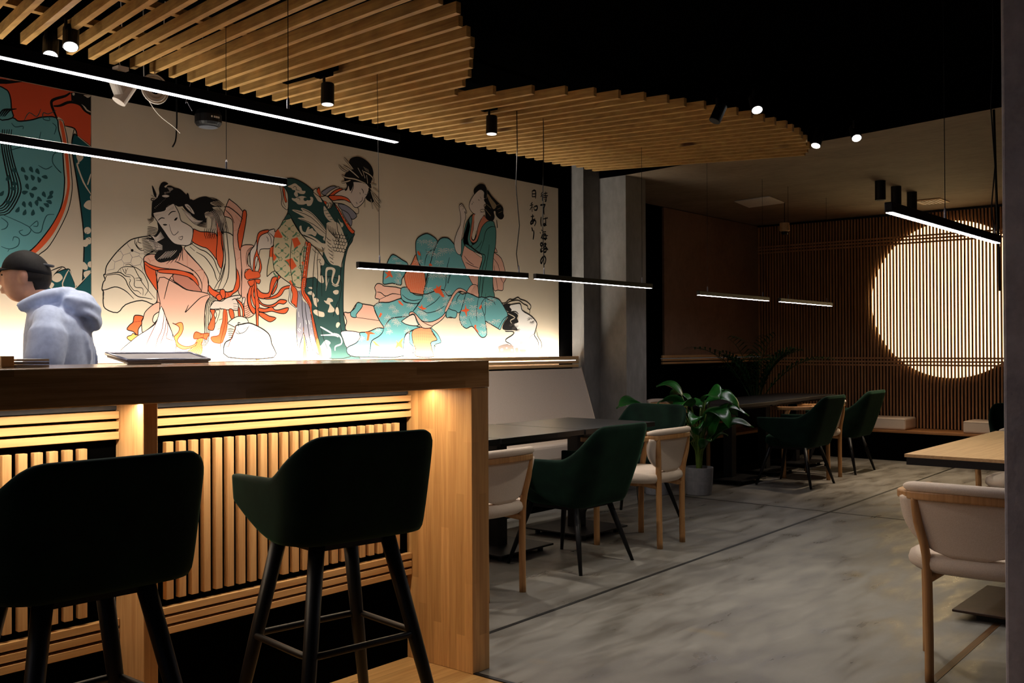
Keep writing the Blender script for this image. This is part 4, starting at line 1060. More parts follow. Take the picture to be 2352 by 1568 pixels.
1 0 7.4 1 4837 1541 -4 27 51 26 93 3 116 32 29 -20 49 -9 100 0 -51 -59 61 59 41 55 21 66 220 55 103 -52 0 -44 -56 -96 -54 -64 -101 -72 -134 -2 -71 -16 45 -10 -125 -34 -40 -46 -10 -131 -339 -4 -170 9 -34 53 87 37 36 41 -4 30 76 7 92 29 61 1 -42 51 -46 78
1 0 8 1 4925 1408 47 57 53 22 146 13
1 0 7.2 1 4925 1408 -15 -31 -37 -28 -65 -31 -13 -51 -14 -58
1 0 5.7 1 4577 1267 34 -60
1 25 3.9 0 4867 1582 -27 -4
1 25 3.9 0 4867 1579 -28 -16
1 25 3.9 0 4871 1579 -13 -19
1 25 3.9 0 4874 1577 0 -26
1 25 3.9 0 4877 1579 13 -19
1 25 3.9 0 4881 1580 29 -15
1 25 3.9 0 4881 1583 28 -3
1 25 3.3 0 4878 1585 14 7
1 25 3.3 0 4874 1587 0 15
1 25 3.3 0 4871 1585 -14 5
1 25 4 0 4999 1568 -27 -8
1 25 4 0 4999 1565 -25 -19
1 25 4 0 5003 1565 -10 -20
1 25 4 0 5007 1563 3 -26
1 25 4 0 5009 1566 15 -18
1 25 4 0 5013 1566 30 -14
1 25 4 0 5013 1569 29 -2
1 25 3.3 0 5009 1572 15 6
1 25 3.3 0 5006 1574 0 15
1 25 3.3 0 5002 1571 -14 6
1 25 4 0 5033 1540 -25 -11
1 25 4 0 5034 1538 -22 -22
1 25 4 0 5037 1538 -6 -21
1 25 4 0 5041 1536 6 -26
1 25 4 0 5043 1539 16 -18
1 25 4 0 5047 1540 30 -14
1 25 4 0 5046 1542 29 -3
1 25 3.3 0 5043 1545 15 6
1 25 3.3 0 5039 1547 0 15
1 25 3.3 0 5036 1544 -15 6
1 25 4.1 0 5183 1589 -29 -5
1 25 4.1 0 5183 1586 -30 -17
1 25 4.1 0 5187 1585 -13 -20
1 25 4.1 0 5191 1583 0 -27
1 25 4.1 0 5194 1585 14 -19
1 25 4.1 0 5198 1586 31 -15
1 25 4.1 0 5198 1589 30 -3
1 25 3.4 0 5195 1592 15 6
1 25 3.4 0 5191 1594 0 15
1 25 3.4 0 5187 1591 -15 6
1 25 4 0 4956 1494 -27 -8
1 25 4 0 4956 1491 -25 -19
1 25 4 0 4960 1491 -10 -20
1 25 4 0 4963 1489 3 -26
1 25 4 0 4966 1491 15 -18
1 25 4 0 4970 1492 30 -15
1 25 4 0 4970 1495 28 -3
1 25 3.3 0 4966 1497 15 7
1 25 3.3 0 4963 1500 0 15
1 25 3.3 0 4959 1497 -14 6
1 25 4 0 5023 1473 -25 -11
1 25 4 0 5024 1471 -22 -22
1 25 4 0 5028 1471 -7 -21
1 25 4 0 5031 1470 6 -26
1 25 4 0 5033 1472 16 -18
1 25 4 0 5037 1473 30 -14
1 25 4 0 5036 1475 29 -3
1 25 3.3 0 5033 1478 15 6
1 25 3.3 0 5029 1480 0 15
1 25 3.3 0 5026 1478 -15 5
1 25 4 0 5051 1455 -29 -5
1 25 4 0 5051 1452 -30 -17
1 25 4 0 5055 1451 -14 -19
1 25 4 0 5058 1449 0 -27
1 25 4 0 5061 1451 13 -19
1 25 4 0 5065 1452 30 -16
1 25 4 0 5065 1455 29 -3
1 25 3.3 0 5062 1457 14 7
1 25 3.3 0 5058 1460 0 15
1 25 3.3 0 5054 1457 -14 6
1 25 4 0 4951 1435 -27 -8
1 25 4 0 4951 1432 -25 -19
1 25 4 0 4955 1431 -10 -19
1 25 4 0 4958 1430 3 -26
1 25 4 0 4961 1432 15 -18
1 25 4 0 4965 1433 30 -15
1 25 4 0 4965 1436 28 -4
1 25 3.3 0 4961 1438 15 6
1 25 3.3 0 4958 1440 0 16
1 25 3.3 0 4954 1438 -14 6
1 25 4 0 4970 1392 -25 -11
1 25 4 0 4971 1390 -21 -22
1 25 4 0 4975 1390 -7 -21
1 25 4 0 4978 1388 6 -26
1 25 4 0 4980 1391 16 -18
1 25 4 0 4984 1391 30 -14
1 25 4 0 4984 1394 28 -3
1 25 3.3 0 4980 1397 15 6
1 25 3.3 0 4976 1399 1 15
1 25 3.3 0 4973 1396 -15 6
1 25 3.9 0 4862 1400 -28 -4
1 25 3.9 0 4862 1397 -29 -16
1 25 3.9 0 4866 1396 -13 -19
1 25 3.9 0 4869 1394 0 -26
1 25 3.9 0 4872 1396 12 -19
1 25 3.9 0 4876 1397 28 -16
1 25 3.9 0 4876 1400 27 -3
1 25 3.3 0 4872 1402 14 6
1 25 3.3 0 4869 1404 0 16
1 25 3.3 0 4865 1402 -14 6
1 25 4 0 5153 1399 -28 -8
1 25 4 0 5154 1396 -27 -20
1 25 4 0 5158 1396 -11 -21
1 25 4.1 0 5161 1394 3 -27
1 25 4.1 0 5164 1396 15 -19
1 25 4.1 0 5168 1397 31 -15
1 25 4.1 0 5168 1400 29 -4
1 25 3.4 0 5164 1402 15 7
1 25 3.4 0 5160 1405 0 15
1 25 3.4 0 5156 1402 -15 6
1 25 3.9 0 4703 1342 -23 -10
1 25 3.9 0 4704 1339 -20 -20
1 25 3.9 0 4708 1340 -7 -20
1 25 3.9 0 4711 1338 5 -25
1 25 3.9 0 4713 1340 15 -17
1 25 3.9 0 4716 1341 29 -14
1 25 3.9 0 4716 1344 27 -4
1 25 3.2 0 4713 1346 13 6
1 25 3.2 0 4709 1348 0 15
1 25 3.2 0 4706 1346 -14 6
1 25 4.1 0 5371 1667 -31 -5
1 25 4.1 0 5370 1664 -31 -18
1 25 4.1 0 5375 1663 -14 -20
1 25 4.1 0 5378 1661 0 -27
1 25 4.1 0 5382 1664 14 -20
1 25 4.2 0 5386 1665 32 -16
1 25 4.2 0 5386 1668 31 -3
1 25 3.5 0 5382 1670 16 7
1 25 3.5 0 5378 1672 0 16
1 25 3.4 0 5374 1670 -15 6
1 25 4.1 0 5397 1638 -30 -9
1 25 4.1 0 5397 1635 -28 -20
1 25 4.2 0 5401 1635 -11 -21
1 25 4.2 0 5405 1633 3 -27
1 25 4.2 0 5408 1636 16 -19
1 25 4.2 0 5412 1637 32 -15
1 25 4.2 0 5412 1640 31 -3
1 25 3.5 0 5408 1642 16 7
1 25 3.5 0 5404 1644 0 16
1 25 3.5 0 5400 1642 -16 6
1 25 4.1 0 5284 1543 -26 -11
1 25 4.1 0 5285 1541 -23 -23
1 25 4.1 0 5289 1541 -7 -22
1 25 4.1 0 5292 1539 7 -26
1 25 4.1 0 5295 1542 17 -18
1 25 4.1 0 5299 1543 32 -15
1 25 4.1 0 5298 1545 31 -3
1 25 3.4 0 5295 1548 15 7
1 25 3.4 0 5291 1550 0 16
1 25 3.4 0 5287 1548 -15 6
1 25 4.1 0 5324 1528 -31 -5
1 25 4.1 0 5324 1525 -31 -17
1 25 4.1 0 5328 1524 -14 -20
1 25 4.1 0 5331 1522 0 -27
1 25 4.1 0 5335 1524 14 -19
1 25 4.1 0 5339 1525 31 -16
1 25 4.1 0 5339 1528 31 -3
1 25 3.4 0 5335 1531 16 7
1 25 3.4 0 5331 1533 0 16
1 25 3.4 0 5328 1531 -16 6
1 25 4.1 0 5334 1480 -29 -8
1 25 4.1 0 5334 1477 -27 -20
1 25 4.1 0 5339 1477 -11 -21
1 25 4.1 0 5342 1475 3 -27
1 25 4.1 0 5345 1478 16 -19
1 25 4.1 0 5349 1479 32 -16
1 25 4.1 0 5349 1482 31 -4
1 25 3.4 0 5345 1484 16 7
1 25 3.4 0 5341 1486 0 16
1 25 3.4 0 5337 1484 -15 6
1 25 4.2 0 5566 1654 -28 -12
1 25 4.2 0 5567 1651 -25 -23
1 25 4.2 0 5571 1652 -8 -22
1 25 4.2 0 5575 1650 6 -27
1 25 4.2 0 5577 1653 18 -18
1 25 4.2 0 5581 1654 34 -14
1 25 4.2 0 5581 1657 32 -3
1 25 3.5 0 5577 1659 16 7
1 25 3.5 0 5573 1661 0 17
1 25 3.5 0 5569 1659 -17 6
1 25 4.2 0 5570 1608 -32 -5
1 25 4.2 0 5570 1605 -33 -18
1 25 4.2 0 5574 1604 -15 -20
1 25 4.2 0 5578 1602 0 -28
1 25 4.2 0 5582 1604 14 -19
1 25 4.2 0 5586 1605 33 -15
1 25 4.2 0 5586 1609 32 -3
1 25 3.5 0 5582 1611 16 7
1 25 3.5 0 5578 1613 0 17
1 25 3.5 0 5574 1611 -16 6
1 25 4.2 0 5490 1561 -30 -9
1 25 4.2 0 5491 1558 -29 -21
1 25 4.2 0 5495 1557 -11 -21
1 25 4.2 0 5499 1556 3 -28
1 25 4.2 0 5502 1558 16 -19
1 25 4.2 0 5506 1559 33 -15
1 25 4.2 0 5506 1562 31 -3
1 25 3.5 0 5502 1564 16 7
1 25 3.5 0 5498 1567 0 16
1 25 3.5 0 5494 1564 -16 6
1 25 4.2 0 5604 1708 -29 -13
1 25 4.2 0 5605 1705 -25 -24
1 25 4.2 0 5609 1705 -8 -22
1 25 4.2 0 5613 1704 7 -28
1 25 4.2 0 5615 1706 18 -18
1 25 4.3 0 5619 1707 35 -14
1 25 4.3 0 5619 1710 32 -2
1 25 3.5 0 5615 1713 17 7
1 25 3.5 0 5611 1715 0 16
1 25 3.5 0 5607 1712 -17 6
1 25 4 0 5139 1513 -30 -5
1 25 4 0 5138 1510 -29 -17
1 25 4 0 5143 1509 -14 -20
1 25 4 0 5146 1507 0 -27
1 25 4 0 5149 1509 14 -19
1 25 4.1 0 5153 1510 30 -15
1 25 4.1 0 5153 1513 30 -3
1 25 3.4 0 5150 1516 15 6
1 25 3.4 0 5146 1518 0 15
1 25 3.4 0 5142 1515 -15 6
0 4 0 0 5064 1614 24 -3 34 -30 -10 -4 -34 16
0 4 0 0 4874 1490 18 32 19 -10 -23 -28
0 4 0 0 5266 1578 35 -3 10 19 10 -22 46 -9 -46 -12 -30 13
0 4 0 0 5430 1707 48 6 21 23 10 -29 27 -25 -11 -12 -48 24
0 4 0 0 4745 1379 55 4 45 -17 -55 0 -9 -45 -23 -3 10 44
0 8 0 0 4813 1318 23 -3 55 -38 -46 10
0 8 0 0 5048 1322 19 -17 29 24 25 15 -20 -39 14 -46 -43 21 -39 -21 19 35
0 26 0 1 5120 1206 10 134 40 39 15 -21 -1 -53 35 -25 0 -40 -35 -38
1 0 5.1 1 5120 1206 10 134 40 39 15 -21 -1 -53 35 -25 0 -40 -35 -38 -64 4
0 12 0 1 5185 1380 25 10 14 -32 -5 -53 30 -40 -5 -50 -25 -14 0 39 0 40 -35 25
1 0 4.8 1 5185 1380 25 10 14 -32 -5 -53 30 -40 -5 -50 -25 -14 0 39 0 40 -35 25 1 75
0 6 0 1 5210 1390 85 30 108 -6 20 -32 47 -44 -5 -14 -52 -12 -6 -25 36 -84 -194 2 -5 60 -25 40
1 0 5.8 1 5210 1390 85 30 108 -6 20 -32 47 -44 -5 -14 -52 -12 -6 -25 36 -84 -194 2 -5 60 -25 40 -9 85
1 5 4.4 1 5220 1394 4 -89 30 -97
1 5 4.4 1 5242 1397 3 -92 31 -97
1 5 4.4 1 5265 1399 1 -94 32 -97
1 5 4.5 1 5288 1401 0 -96 33 -98
1 5 4.5 1 5310 1404 -1 -99 34 -98
1 5 4.5 1 5333 1406 -3 -101 36 -98
1 5 4.5 1 5356 1409 -4 -104 36 -98
1 5 4.5 1 5380 1411 -7 -106 38 -98
1 5 4.5 1 5220 1383 100 5 124 -10
1 5 4.5 1 5219 1361 101 4 124 -9
1 5 4.5 1 5219 1339 101 3 124 -8
1 5 4.5 1 5219 1317 101 2 103 -7
1 5 4.5 1 5219 1295 101 1 103 -5
1 5 4.5 1 5219 1273 101 -1 103 -3
1 5 4.5 1 5219 1251 101 -2 103 -2
0 12 0 1 5403 1418 73 -43 42 -59 -22 -14 -42 -8 0 -22 -10 15 -1 -84 -31 73 1 36 57 12 -5 21
1 0 5.2 1 5403 1418 73 -43 42 -59 -22 -14 -42 -8 0 -22 -10 15 -1 -84 -31 73 1 36 57 12 -5 21 -62 73
0 25 0 1 5220 1516 -113 -49 4 -10 30 -14 59 -10 70 1 -15 32
1 0 6.4 1 5220 1516 -113 -49 4 -10 30 -14 59 -10 70 1 -15 32 -35 50
0 9 0 1 5186 1529 34 5 40 -25 61 -42 103 -1 105 42 54 57 83 118 0 -26 -94 -133 -64 -53 -74 -34 -31 -19 -82 -1 -51 42 -40 60 -50 -11
1 0 6.6 1 5186 1529 34 5 40 -25 61 -42 103 -1 105 42 54 57 83 118 0 -26 -94 -133 -64 -53 -74 -34 -31 -19 -82 -1 -51 42 -40 60 -50 -11 6 21
1 0 5.5 1 5301 1471 71 -28 52 -10
1 0 5.5 1 5271 1560 71 -20 30 -10 105 21 85 39
1 0 5.6 1 5352 1570 99 46 58 46
0 12 0 1 5572 1509 -5 26 38 31 60 -6 0 -56 -82 -2
1 0 6.7 1 5572 1509 -5 26 38 31 60 -6 0 -56 -82 -2 -11 7
0 12 0 1 5098 1703 64 10 34 -30 55 -23 71 -5 -51 -55 -100 0 -54 16 -19 24
1 0 6.4 1 5098 1703 64 10 34 -30 55 -23 71 -5 -51 -55 -100 0 -54 16 -19 24 0 63
1 0 5.8 1 5108 1658 53 -30 60 -9 80 10
0 12 0 1 4963 1886 16 27 41 33 90 -33 58 -29 -34 -78 -29 -37 -9 -42 -85 10 -85 -12 -7 34 8 60
1 0 7.7 1 4963 1886 16 27 41 33 90 -33 58 -29 -34 -78 -29 -37 -9 -42 -85 10 -85 -12 -7 34 8 60 36 67
1 25 4 0 5034 1924 -25 -8
1 25 4 0 5035 1921 -22 -19
1 25 4 0 5038 1922 -6 -19
1 25 4 0 5042 1921 8 -23
1 25 4 0 5044 1923 18 -13
1 25 4 0 5048 1925 30 -6
1 25 4 0 5063 1891 -24 -4
1 25 4 0 5063 1888 -22 -15
1 25 4 0 5067 1888 -7 -17
1 25 4 0 5070 1887 8 -20
1 25 4 0 5073 1890 17 -11
1 25 4 0 5076 1892 29 -2
1 25 4 0 5096 1808 -36 13
1 25 4 0 5092 1806 -51 5
1 25 4 0 5095 1803 -42 -5
1 25 4 0 5093 1800 -48 -19
1 25 4 0 5097 1799 -30 -22
1 25 4 0 5099 1796 -25 -35
1 25 4 0 5103 1797 -7 -30
1 25 4 0 5076 1762 -31 12
1 25 4 0 5073 1759 -45 3
1 25 4 0 5075 1757 -35 -8
1 25 4 0 5075 1753 -37 -21
1 25 4 0 5079 1753 -19 -24
1 25 4 0 5082 1750 -8 -33
0 4 0 0 4931 1819 32 -7 16 27 16 1 0 -29 20 -26 -8 -9 -20 11 -16 -7 -41 -20 33 34
0 6 0 1 5253 1962 -47 -70 -72 -86 0 -36 16 -44 34 -34 16 -15 94 -9 43 8 18 75 0 37 -17 60 -52 40
1 0 6.5 1 5253 1962 -47 -70 -72 -86 0 -36 16 -44 34 -34 16 -15 94 -9 43 8 18 75 0 37 -17 60 -52 40 -33 74
1 4 5.1 1 5138 1801 33 -119
1 4 5.1 1 5161 1799 31 -116
1 4 5.1 1 5184 1797 29 -114
1 4 5.1 1 5207 1795 27 -111
1 4 5.1 1 5231 1793 24 -108
1 4 5.1 1 5254 1792 23 -106
1 4 5.1 1 5277 1790 21 -103
1 4 5.1 1 5301 1788 19 -100
1 4 5.2 1 5325 1786 17 -97
1 4 5.1 1 5146 1693 26 134
1 4 5.1 1 5167 1695 25 134
1 4 5.1 1 5188 1698 24 133
1 4 5.1 1 5209 1701 23 133
1 4 5.1 1 5230 1704 23 132
1 4 5.1 1 5251 1706 22 132
1 4 5.1 1 5273 1709 21 132
1 4 5.1 1 5294 1712 21 131
1 4 5.1 1 5316 1715 19 131
0 12 0 1 5249 2013 4 49 30 33 70 31 56 -5 71 -37 -27 -62 -27 -57 -27 -73 -40 -104 -4 -37 -17 97 -47 40 -26 41 -12 48
1 0 7.9 1 5249 2013 4 49 30 33 70 31 56 -5 71 -37 -27 -62 -27 -57 -27 -73 -40 -104 -4 -37 -17 97 -47 40 -26 41 -12 48 -4 36
0 12 0 1 5453 2022 36 56 36 28 45 8 55 -12 102 -82 28 -39 75 -111 106 -124 -145 -39 -47 -2 -140 -37 -54 42 -81 -6 -132 -34 18 81 40 125 31 89
1 0 8.1 1 5453 2022 36 56 36 28 45 8 55 -12 102 -82 28 -39 75 -111 106 -124 -145 -39 -47 -2 -140 -37 -54 42 -81 -6 -132 -34 18 81 40 125 31 89 27 57
1 0 6.2 1 5444 2019 -62 -33 -30 -51 -9 -50
1 0 6.2 1 5300 1987 4 -95
1 0 5.2 1 5356 2009 9 -27
1 0 6.7 1 5615 1965 -23 -65 -14 -54 -5 -91 -23 -45
1 0 5.3 1 5624 1833 -24 -36 -4 -35 18 42 10 29
1 0 5.9 1 5399 1858 -27 -91 -22 -68
1 25 4.4 0 5304 2073 -35 -3
1 25 4.4 0 5304 2069 -39 -19
1 25 4.5 0 5309 2067 -18 -23
1 25 4.5 0 5313 2065 0 -32
1 25 4.5 0 5318 2068 18 -21
1 25 4.5 0 5323 2070 39 -13
1 25 4.5 0 5322 2074 36 3
1 25 4.5 0 5369 2078 -36 -3
1 25 4.5 0 5369 2074 -40 -19
1 25 4.5 0 5374 2073 -18 -24
1 25 4.5 0 5378 2071 0 -33
1 25 4.5 0 5383 2073 18 -20
1 25 4.5 0 5388 2075 40 -13
1 25 4.5 0 5388 2079 36 3
1 25 4.5 0 5426 2070 -36 -3
1 25 4.5 0 5426 2066 -40 -19
1 25 4.5 0 5431 2065 -19 -24
1 25 4.5 0 5436 2063 -1 -33
1 25 4.5 0 5440 2066 18 -21
1 25 4.5 0 5446 2068 40 -14
1 25 4.5 0 5445 2072 37 2
1 25 4.5 0 5417 2045 -36 -3
1 25 4.5 0 5417 2040 -40 -19
1 25 4.5 0 5422 2039 -18 -23
1 25 4.5 0 5427 2037 -1 -32
1 25 4.5 0 5431 2040 18 -21
1 25 4.5 0 5437 2042 39 -13
1 25 4.5 0 5436 2046 37 3
1 25 4.5 0 5400 1994 -37 -3
1 25 4.5 0 5399 1990 -40 -19
1 25 4.5 0 5404 1989 -18 -24
1 25 4.5 0 5409 1986 -1 -32
1 25 4.5 0 5413 1989 18 -21
1 25 4.5 0 5419 1991 39 -13
1 25 4.5 0 5418 1995 37 3
1 25 4.5 0 5529 2028 -38 -3
1 25 4.5 0 5528 2024 -41 -19
1 25 4.6 0 5533 2023 -18 -24
1 25 4.6 0 5538 2021 0 -33
1 25 4.6 0 5543 2023 19 -21
1 25 4.6 0 5548 2025 41 -13
1 25 4.6 0 5548 2029 37 3
1 25 4.5 0 5529 2012 -38 -2
1 25 4.5 0 5528 2008 -41 -19
1 25 4.6 0 5533 2007 -19 -24
1 25 4.6 0 5538 2005 0 -33
1 25 4.6 0 5543 2008 18 -21
1 25 4.6 0 5548 2010 41 -14
1 25 4.6 0 5547 2014 38 3
1 25 4.6 0 5611 2031 -38 -3
1 25 4.6 0 5610 2027 -41 -20
1 25 4.6 0 5615 2026 -19 -24
1 25 4.6 0 5620 2023 0 -32
1 25 4.6 0 5625 2026 19 -21
1 25 4.6 0 5630 2028 42 -13
1 25 4.6 0 5630 2032 38 3
1 25 4.5 0 5461 1986 -37 -3
1 25 4.5 0 5461 1982 -40 -19
1 25 4.5 0 5466 1980 -19 -23
1 25 4.5 0 5471 1978 -1 -32
1 25 4.5 0 5475 1981 19 -21
1 25 4.5 0 5481 1983 40 -13
1 25 4.5 0 5480 1987 37 3
1 25 4.5 0 5492 1929 -37 -3
1 25 4.5 0 5491 1925 -40 -19
1 25 4.5 0 5497 1923 -19 -23
1 25 4.5 0 5502 1921 -1 -32
1 25 4.6 0 5506 1924 19 -21
1 25 4.6 0 5512 1926 40 -14
1 25 4.6 0 5511 1930 37 2
1 25 4.5 0 5416 1822 -36 -2
1 25 4.5 0 5415 1818 -39 -19
1 25 4.5 0 5421 1816 -19 -23
1 25 4.5 0 5425 1814 0 -32
1 25 4.5 0 5430 1817 18 -22
1 25 4.5 0 5435 1819 40 -14
1 25 4.5 0 5435 1823 37 2
1 25 4.5 0 5501 1832 -37 -2
1 25 4.5 0 5500 1828 -40 -18
1 25 4.5 0 5505 1827 -18 -23
1 25 4.5 0 5510 1825 0 -33
1 25 4.6 0 5515 1828 18 -22
1 25 4.6 0 5520 1829 41 -14
1 25 4.6 0 5519 1833 38 3
1 25 4.6 0 5541 1828 -37 -2
1 25 4.6 0 5540 1824 -40 -18
1 25 4.6 0 5546 1823 -19 -24
1 25 4.6 0 5551 1821 -1 -33
1 25 4.6 0 5555 1824 19 -22
1 25 4.6 0 5561 1825 41 -14
1 25 4.6 0 5560 1829 38 2
1 25 4.5 0 5372 1721 -36 -2
1 25 4.5 0 5371 1717 -39 -18
1 25 4.5 0 5376 1715 -18 -23
1 25 4.5 0 5381 1713 0 -32
1 25 4.5 0 5385 1716 19 -22
1 25 4.5 0 5391 1718 39 -15
1 25 4.5 0 5390 1721 37 2
1 25 4.4 0 5269 1920 -35 -2
1 25 4.4 0 5268 1916 -38 -18
1 25 4.4 0 5274 1915 -18 -23
1 25 4.4 0 5278 1913 0 -32
1 25 4.4 0 5282 1916 18 -21
1 25 4.5 0 5288 1918 38 -14
1 25 4.5 0 5287 1922 36 2
0 4 0 1 5266 1984 12 7 18 -17 4 -18 -26 7
0 4 0 1 5391 1901 17 4 18 -16 -35 -1
0 4 0 0 5434 1711 35 11 0 25 18 -18 36 17 -9 -25 13 -18 32 -43 -23 -7 -40 30 -36 1
0 9 0 1 5790 2084 67 -33 68 -33 81 -14 -23 -60 -30 -78 -12 -109 -40 2 -45 40 -56 96 -50 91
1 0 5.8 1 5790 2084 67 -33 68 -33 81 -14 -23 -60 -30 -78 -12 -109 -40 2 -45 40 -56 96 -50 91 40 98
0 24 0 1 5868 2048 57 -23 81 -17 -11 -20 -70 26
1 0 3.6 1 5868 2048 57 -23 81 -17 -11 -20 -70 26 -57 34
1 0 5.1 1 5783 1989 51 -39 62 -26
1 0 5.1 1 5800 1940 68 -22 86 -14
0 9 0 1 6149 2084 36 -40 -48 0 96 -44 48 -100 12 -63 -31 -41 -6 -48 -18 -13 -49 2 -48 -2 -18 101 1 157
1 0 6.4 1 6149 2084 36 -40 -48 0 96 -44 48 -100 12 -63 -31 -41 -6 -48 -18 -13 -49 2 -48 -2 -18 101 1 157 25 91
1 0 5.6 1 6136 1993 60 -55 30 -97 30 -42
1 0 5.6 1 6142 1935 23 -97 24 -101
0 9 0 1 5810 1691 22 42 46 33 63 -9 11 -88 -40 10 -46 14
1 0 5.4 1 5810 1691 22 42 46 33 63 -9 11 -88 -40 10 -46 14 -56 -2
1 2 3.6 1 5901 1759 -46 -67
1 2 3.6 1 5909 1760 -36 -67
1 2 3.6 1 5917 1760 -26 -66
1 2 3.6 1 5925 1760 -15 -65
1 2 3.6 1 5933 1761 -5 -66
1 2 3.7 1 5941 1761 5 -65
0 13 0 1 5881 2323 -45 -39 -34 -49 -23 -85 5 -72 96 -42 115 -19 82 -5 35 -115 11 -117 11 -105 -100 -4 -76 5 -11 134 12 78 24 40 12 78 -81 33 -79 36 -45 0 -29 -73 -11 -21 -22 44 23 77 28 40 57 135
1 0 5.8 1 5881 2323 -45 -39 -34 -49 -23 -85 5 -72 96 -42 115 -19 82 -5 35 -115 11 -117 11 -105 -100 -4 -76 5 -11 134 12 78 24 40 12 78 -81 33 -79 36 -45 0 -29 -73 -11 -21 -22 44 23 77 28 40 57 135 45 46
0 13 0 1 6132 2293 -65 -2 -71 -53 -35 -73 -23 -48 -47 -30 -34 -11 57 -30 69 -26 53 -19 -42 -111 -24 -98 -12 -116 35 -6 141 5 7 35 -12 31 -5 156 13 119 24 80 7 118 -18 54
1 0 7 1 6132 2293 -65 -2 -71 -53 -35 -73 -23 -48 -47 -30 -34 -11 57 -30 69 -26 53 -19 -42 -111 -24 -98 -12 -116 35 -6 141 5 7 35 -12 31 -5 156 13 119 24 80 7 118 -18 54 -18 25
0 13 0 1 5881 2319 -40 -38 11 -56 -28 -98 22 -51 34 6 -28 51 23 94 18 86
1 0 5.4 1 5881 2319 -40 -38 11 -56 -28 -98 22 -51 34 6 -28 51 23 94 18 86 -12 6
1 0 6.3 1 6162 2249 -48 0 -53 -25 -30 -41 -18 -60 -53 -104
1 0 6.3 1 6084 2102 -13 -75 -36 -135 -18 -67 -30 -156
1 0 5.1 1 5914 2050 46 31 36 45
1 0 5.1 1 6005 1832 -12 -97 -6 -66
1 0 5.5 1 6040 1706 -7 -54
0 11 0 1 5881 2319 35 11 -12 -62 -23 -98 -12 -39 28 -13 29 37 24 79 35 61 35 34 29 -20 60 -10 -54 -17 -59 -48 -35 -69 -29 -48 -41 -19 -34 17 -5 34 23 116
1 0 5.5 1 5881 2319 35 11 -12 -62 -23 -98 -12 -39 28 -13 29 37 24 79 35 61 35 34 29 -20 60 -10 -54 -17 -59 -48 -35 -69 -29 -48 -41 -19 -34 17 -5 34 23 116 6 54
0 24 0 1 5904 2268 34 -20 -12 -55 -23 -63 -23 -2 -5 30 17 51
1 0 3.6 1 5904 2268 34 -20 -12 -55 -23 -63 -23 -2 -5 30 17 51 12 59
0 25 0 1 5910 2330 29 3 58 25 35 23 -11 30 35 27 -11 65 -59 32 -58 -30 -57 -57 -29 -56 11 -30 29 -24
1 0 5.8 1 5910 2330 29 3 58 25 35 23 -11 30 35 27 -11 65 -59 32 -58 -30 -57 -57 -29 -56 11 -30 29 -24 28 -8
0 25 0 1 5916 2330 104 26 -6 -27 -52 -56 -30 -72 -34 5 6 62
0 25 0 1 5745 2001 -50 7 -27 73 33 85 39 64 6 61 -16 58 0 31 28 14 22 -17 34 -42 -6 -8 -17 10 11 -41 -23 -63 -11 -61 -17 -70
1 0 5 1 5745 2001 -50 7 -27 73 33 85 39 64 6 61 -16 58 0 31 28 14 22 -17 34 -42 -6 -8 -17 10 11 -41 -23 -63 -11 -61 -17 -70 -6 -101
1 0 3.9 1 5741 2369 17 14 22 -17
1 0 3.9 1 5763 2353 23 10
1 0 4 1 5791 2337 17 9
0 0 0 1 5905 2490 -5 30 29 31 46 25 47 2 29 -24 6 -38 -18 -26 -18 29 -35 20 -46 -25 -23 -18
1 0 3.7 1 5905 2490 -5 30 29 31 46 25 47 2 29 -24 6 -38 -18 -26 -18 29 -35 20 -46 -25 -23 -18 -12 -6
0 0 0 1 6033 2533 24 -17 -7 -40 -29 -3
1 0 3.7 1 6033 2533 24 -17 -7 -40 -29 -3 12 60
0 0 0 1 6063 2536 17 -6 36 -31 72 -43 42 -19 30 -24 0 -40 9 -23 -21 -26 -37 -3 -42 27 -6 31 -24 -6 12 -42 -25 -34 -47 -1 -30 13 -11 42 -6 46 18 25 -29 35 41 21
1 0 3.7 1 6063 2536 17 -6 36 -31 72 -43 42 -19 30 -24 0 -40 9 -23 -21 -26 -37 -3 -42 27 -6 31 -24 -6 12 -42 -25 -34 -47 -1 -30 13 -11 42 -6 46 18 25 -29 35 41 21 1 58
0 23 0 1 6068 2509 48 -37 59 -45 -36 -35 -36 36 -35 50
1 23 7.4 1 6056 2422 53 -25
1 23 11.1 1 6038 2382 65 -48
1 23 5.6 1 6187 2397 43 17
1 23 5.6 1 6199 2367 49 21
1 23 5.2 1 6175 2427 43 13
0 24 0 1 5980 2372 46 8 -6 -20 -35 -3
1 0 3.7 1 5980 2372 46 8 -6 -20 -35 -3 -5 15
1 0 4.8 1 5974 2475 18 -17
1 0 8 1 5951 2450 17 -6
1 0 4.7 1 5882 2423 17 -2
1 0 8 1 5873 2403 12 9
1 1 11.2 1 6175 2309 11 -54 -6 -8
0 12 0 1 6133 1675 68 -14 38 -31 44 -48 32 -49 -64 -51 -39 -62 -25 4 -136 50 -18 0 18 -84 -19 -33 -36 -8 -37 16 -83 71 -70 -17 -58 30 -23 55 12 47 59 139 70 -1 83 -21 37 6 48 -5 49 12
1 0 8.1 1 6133 1675 68 -14 38 -31 44 -48 32 -49 -64 -51 -39 -62 -25 4 -136 50 -18 0 18 -84 -19 -33 -36 -8 -37 16 -83 71 -70 -17 -58 30 -23 55 12 47 59 139 70 -1 83 -21 37 6 48 -5 49 12 50 -6
0 12 0 1 6315 1529 -58 -30 -38 -42 -26 -33 26 -8 25 41 58 59
1 0 6 1 6315 1529 -58 -30 -38 -42 -26 -33 26 -8 25 41 58 59 13 13
0 12 0 1 5567 1539 34 28 79 -21 57 5 59 135 -35 -1 -57 17 -52 -14 -62 -102
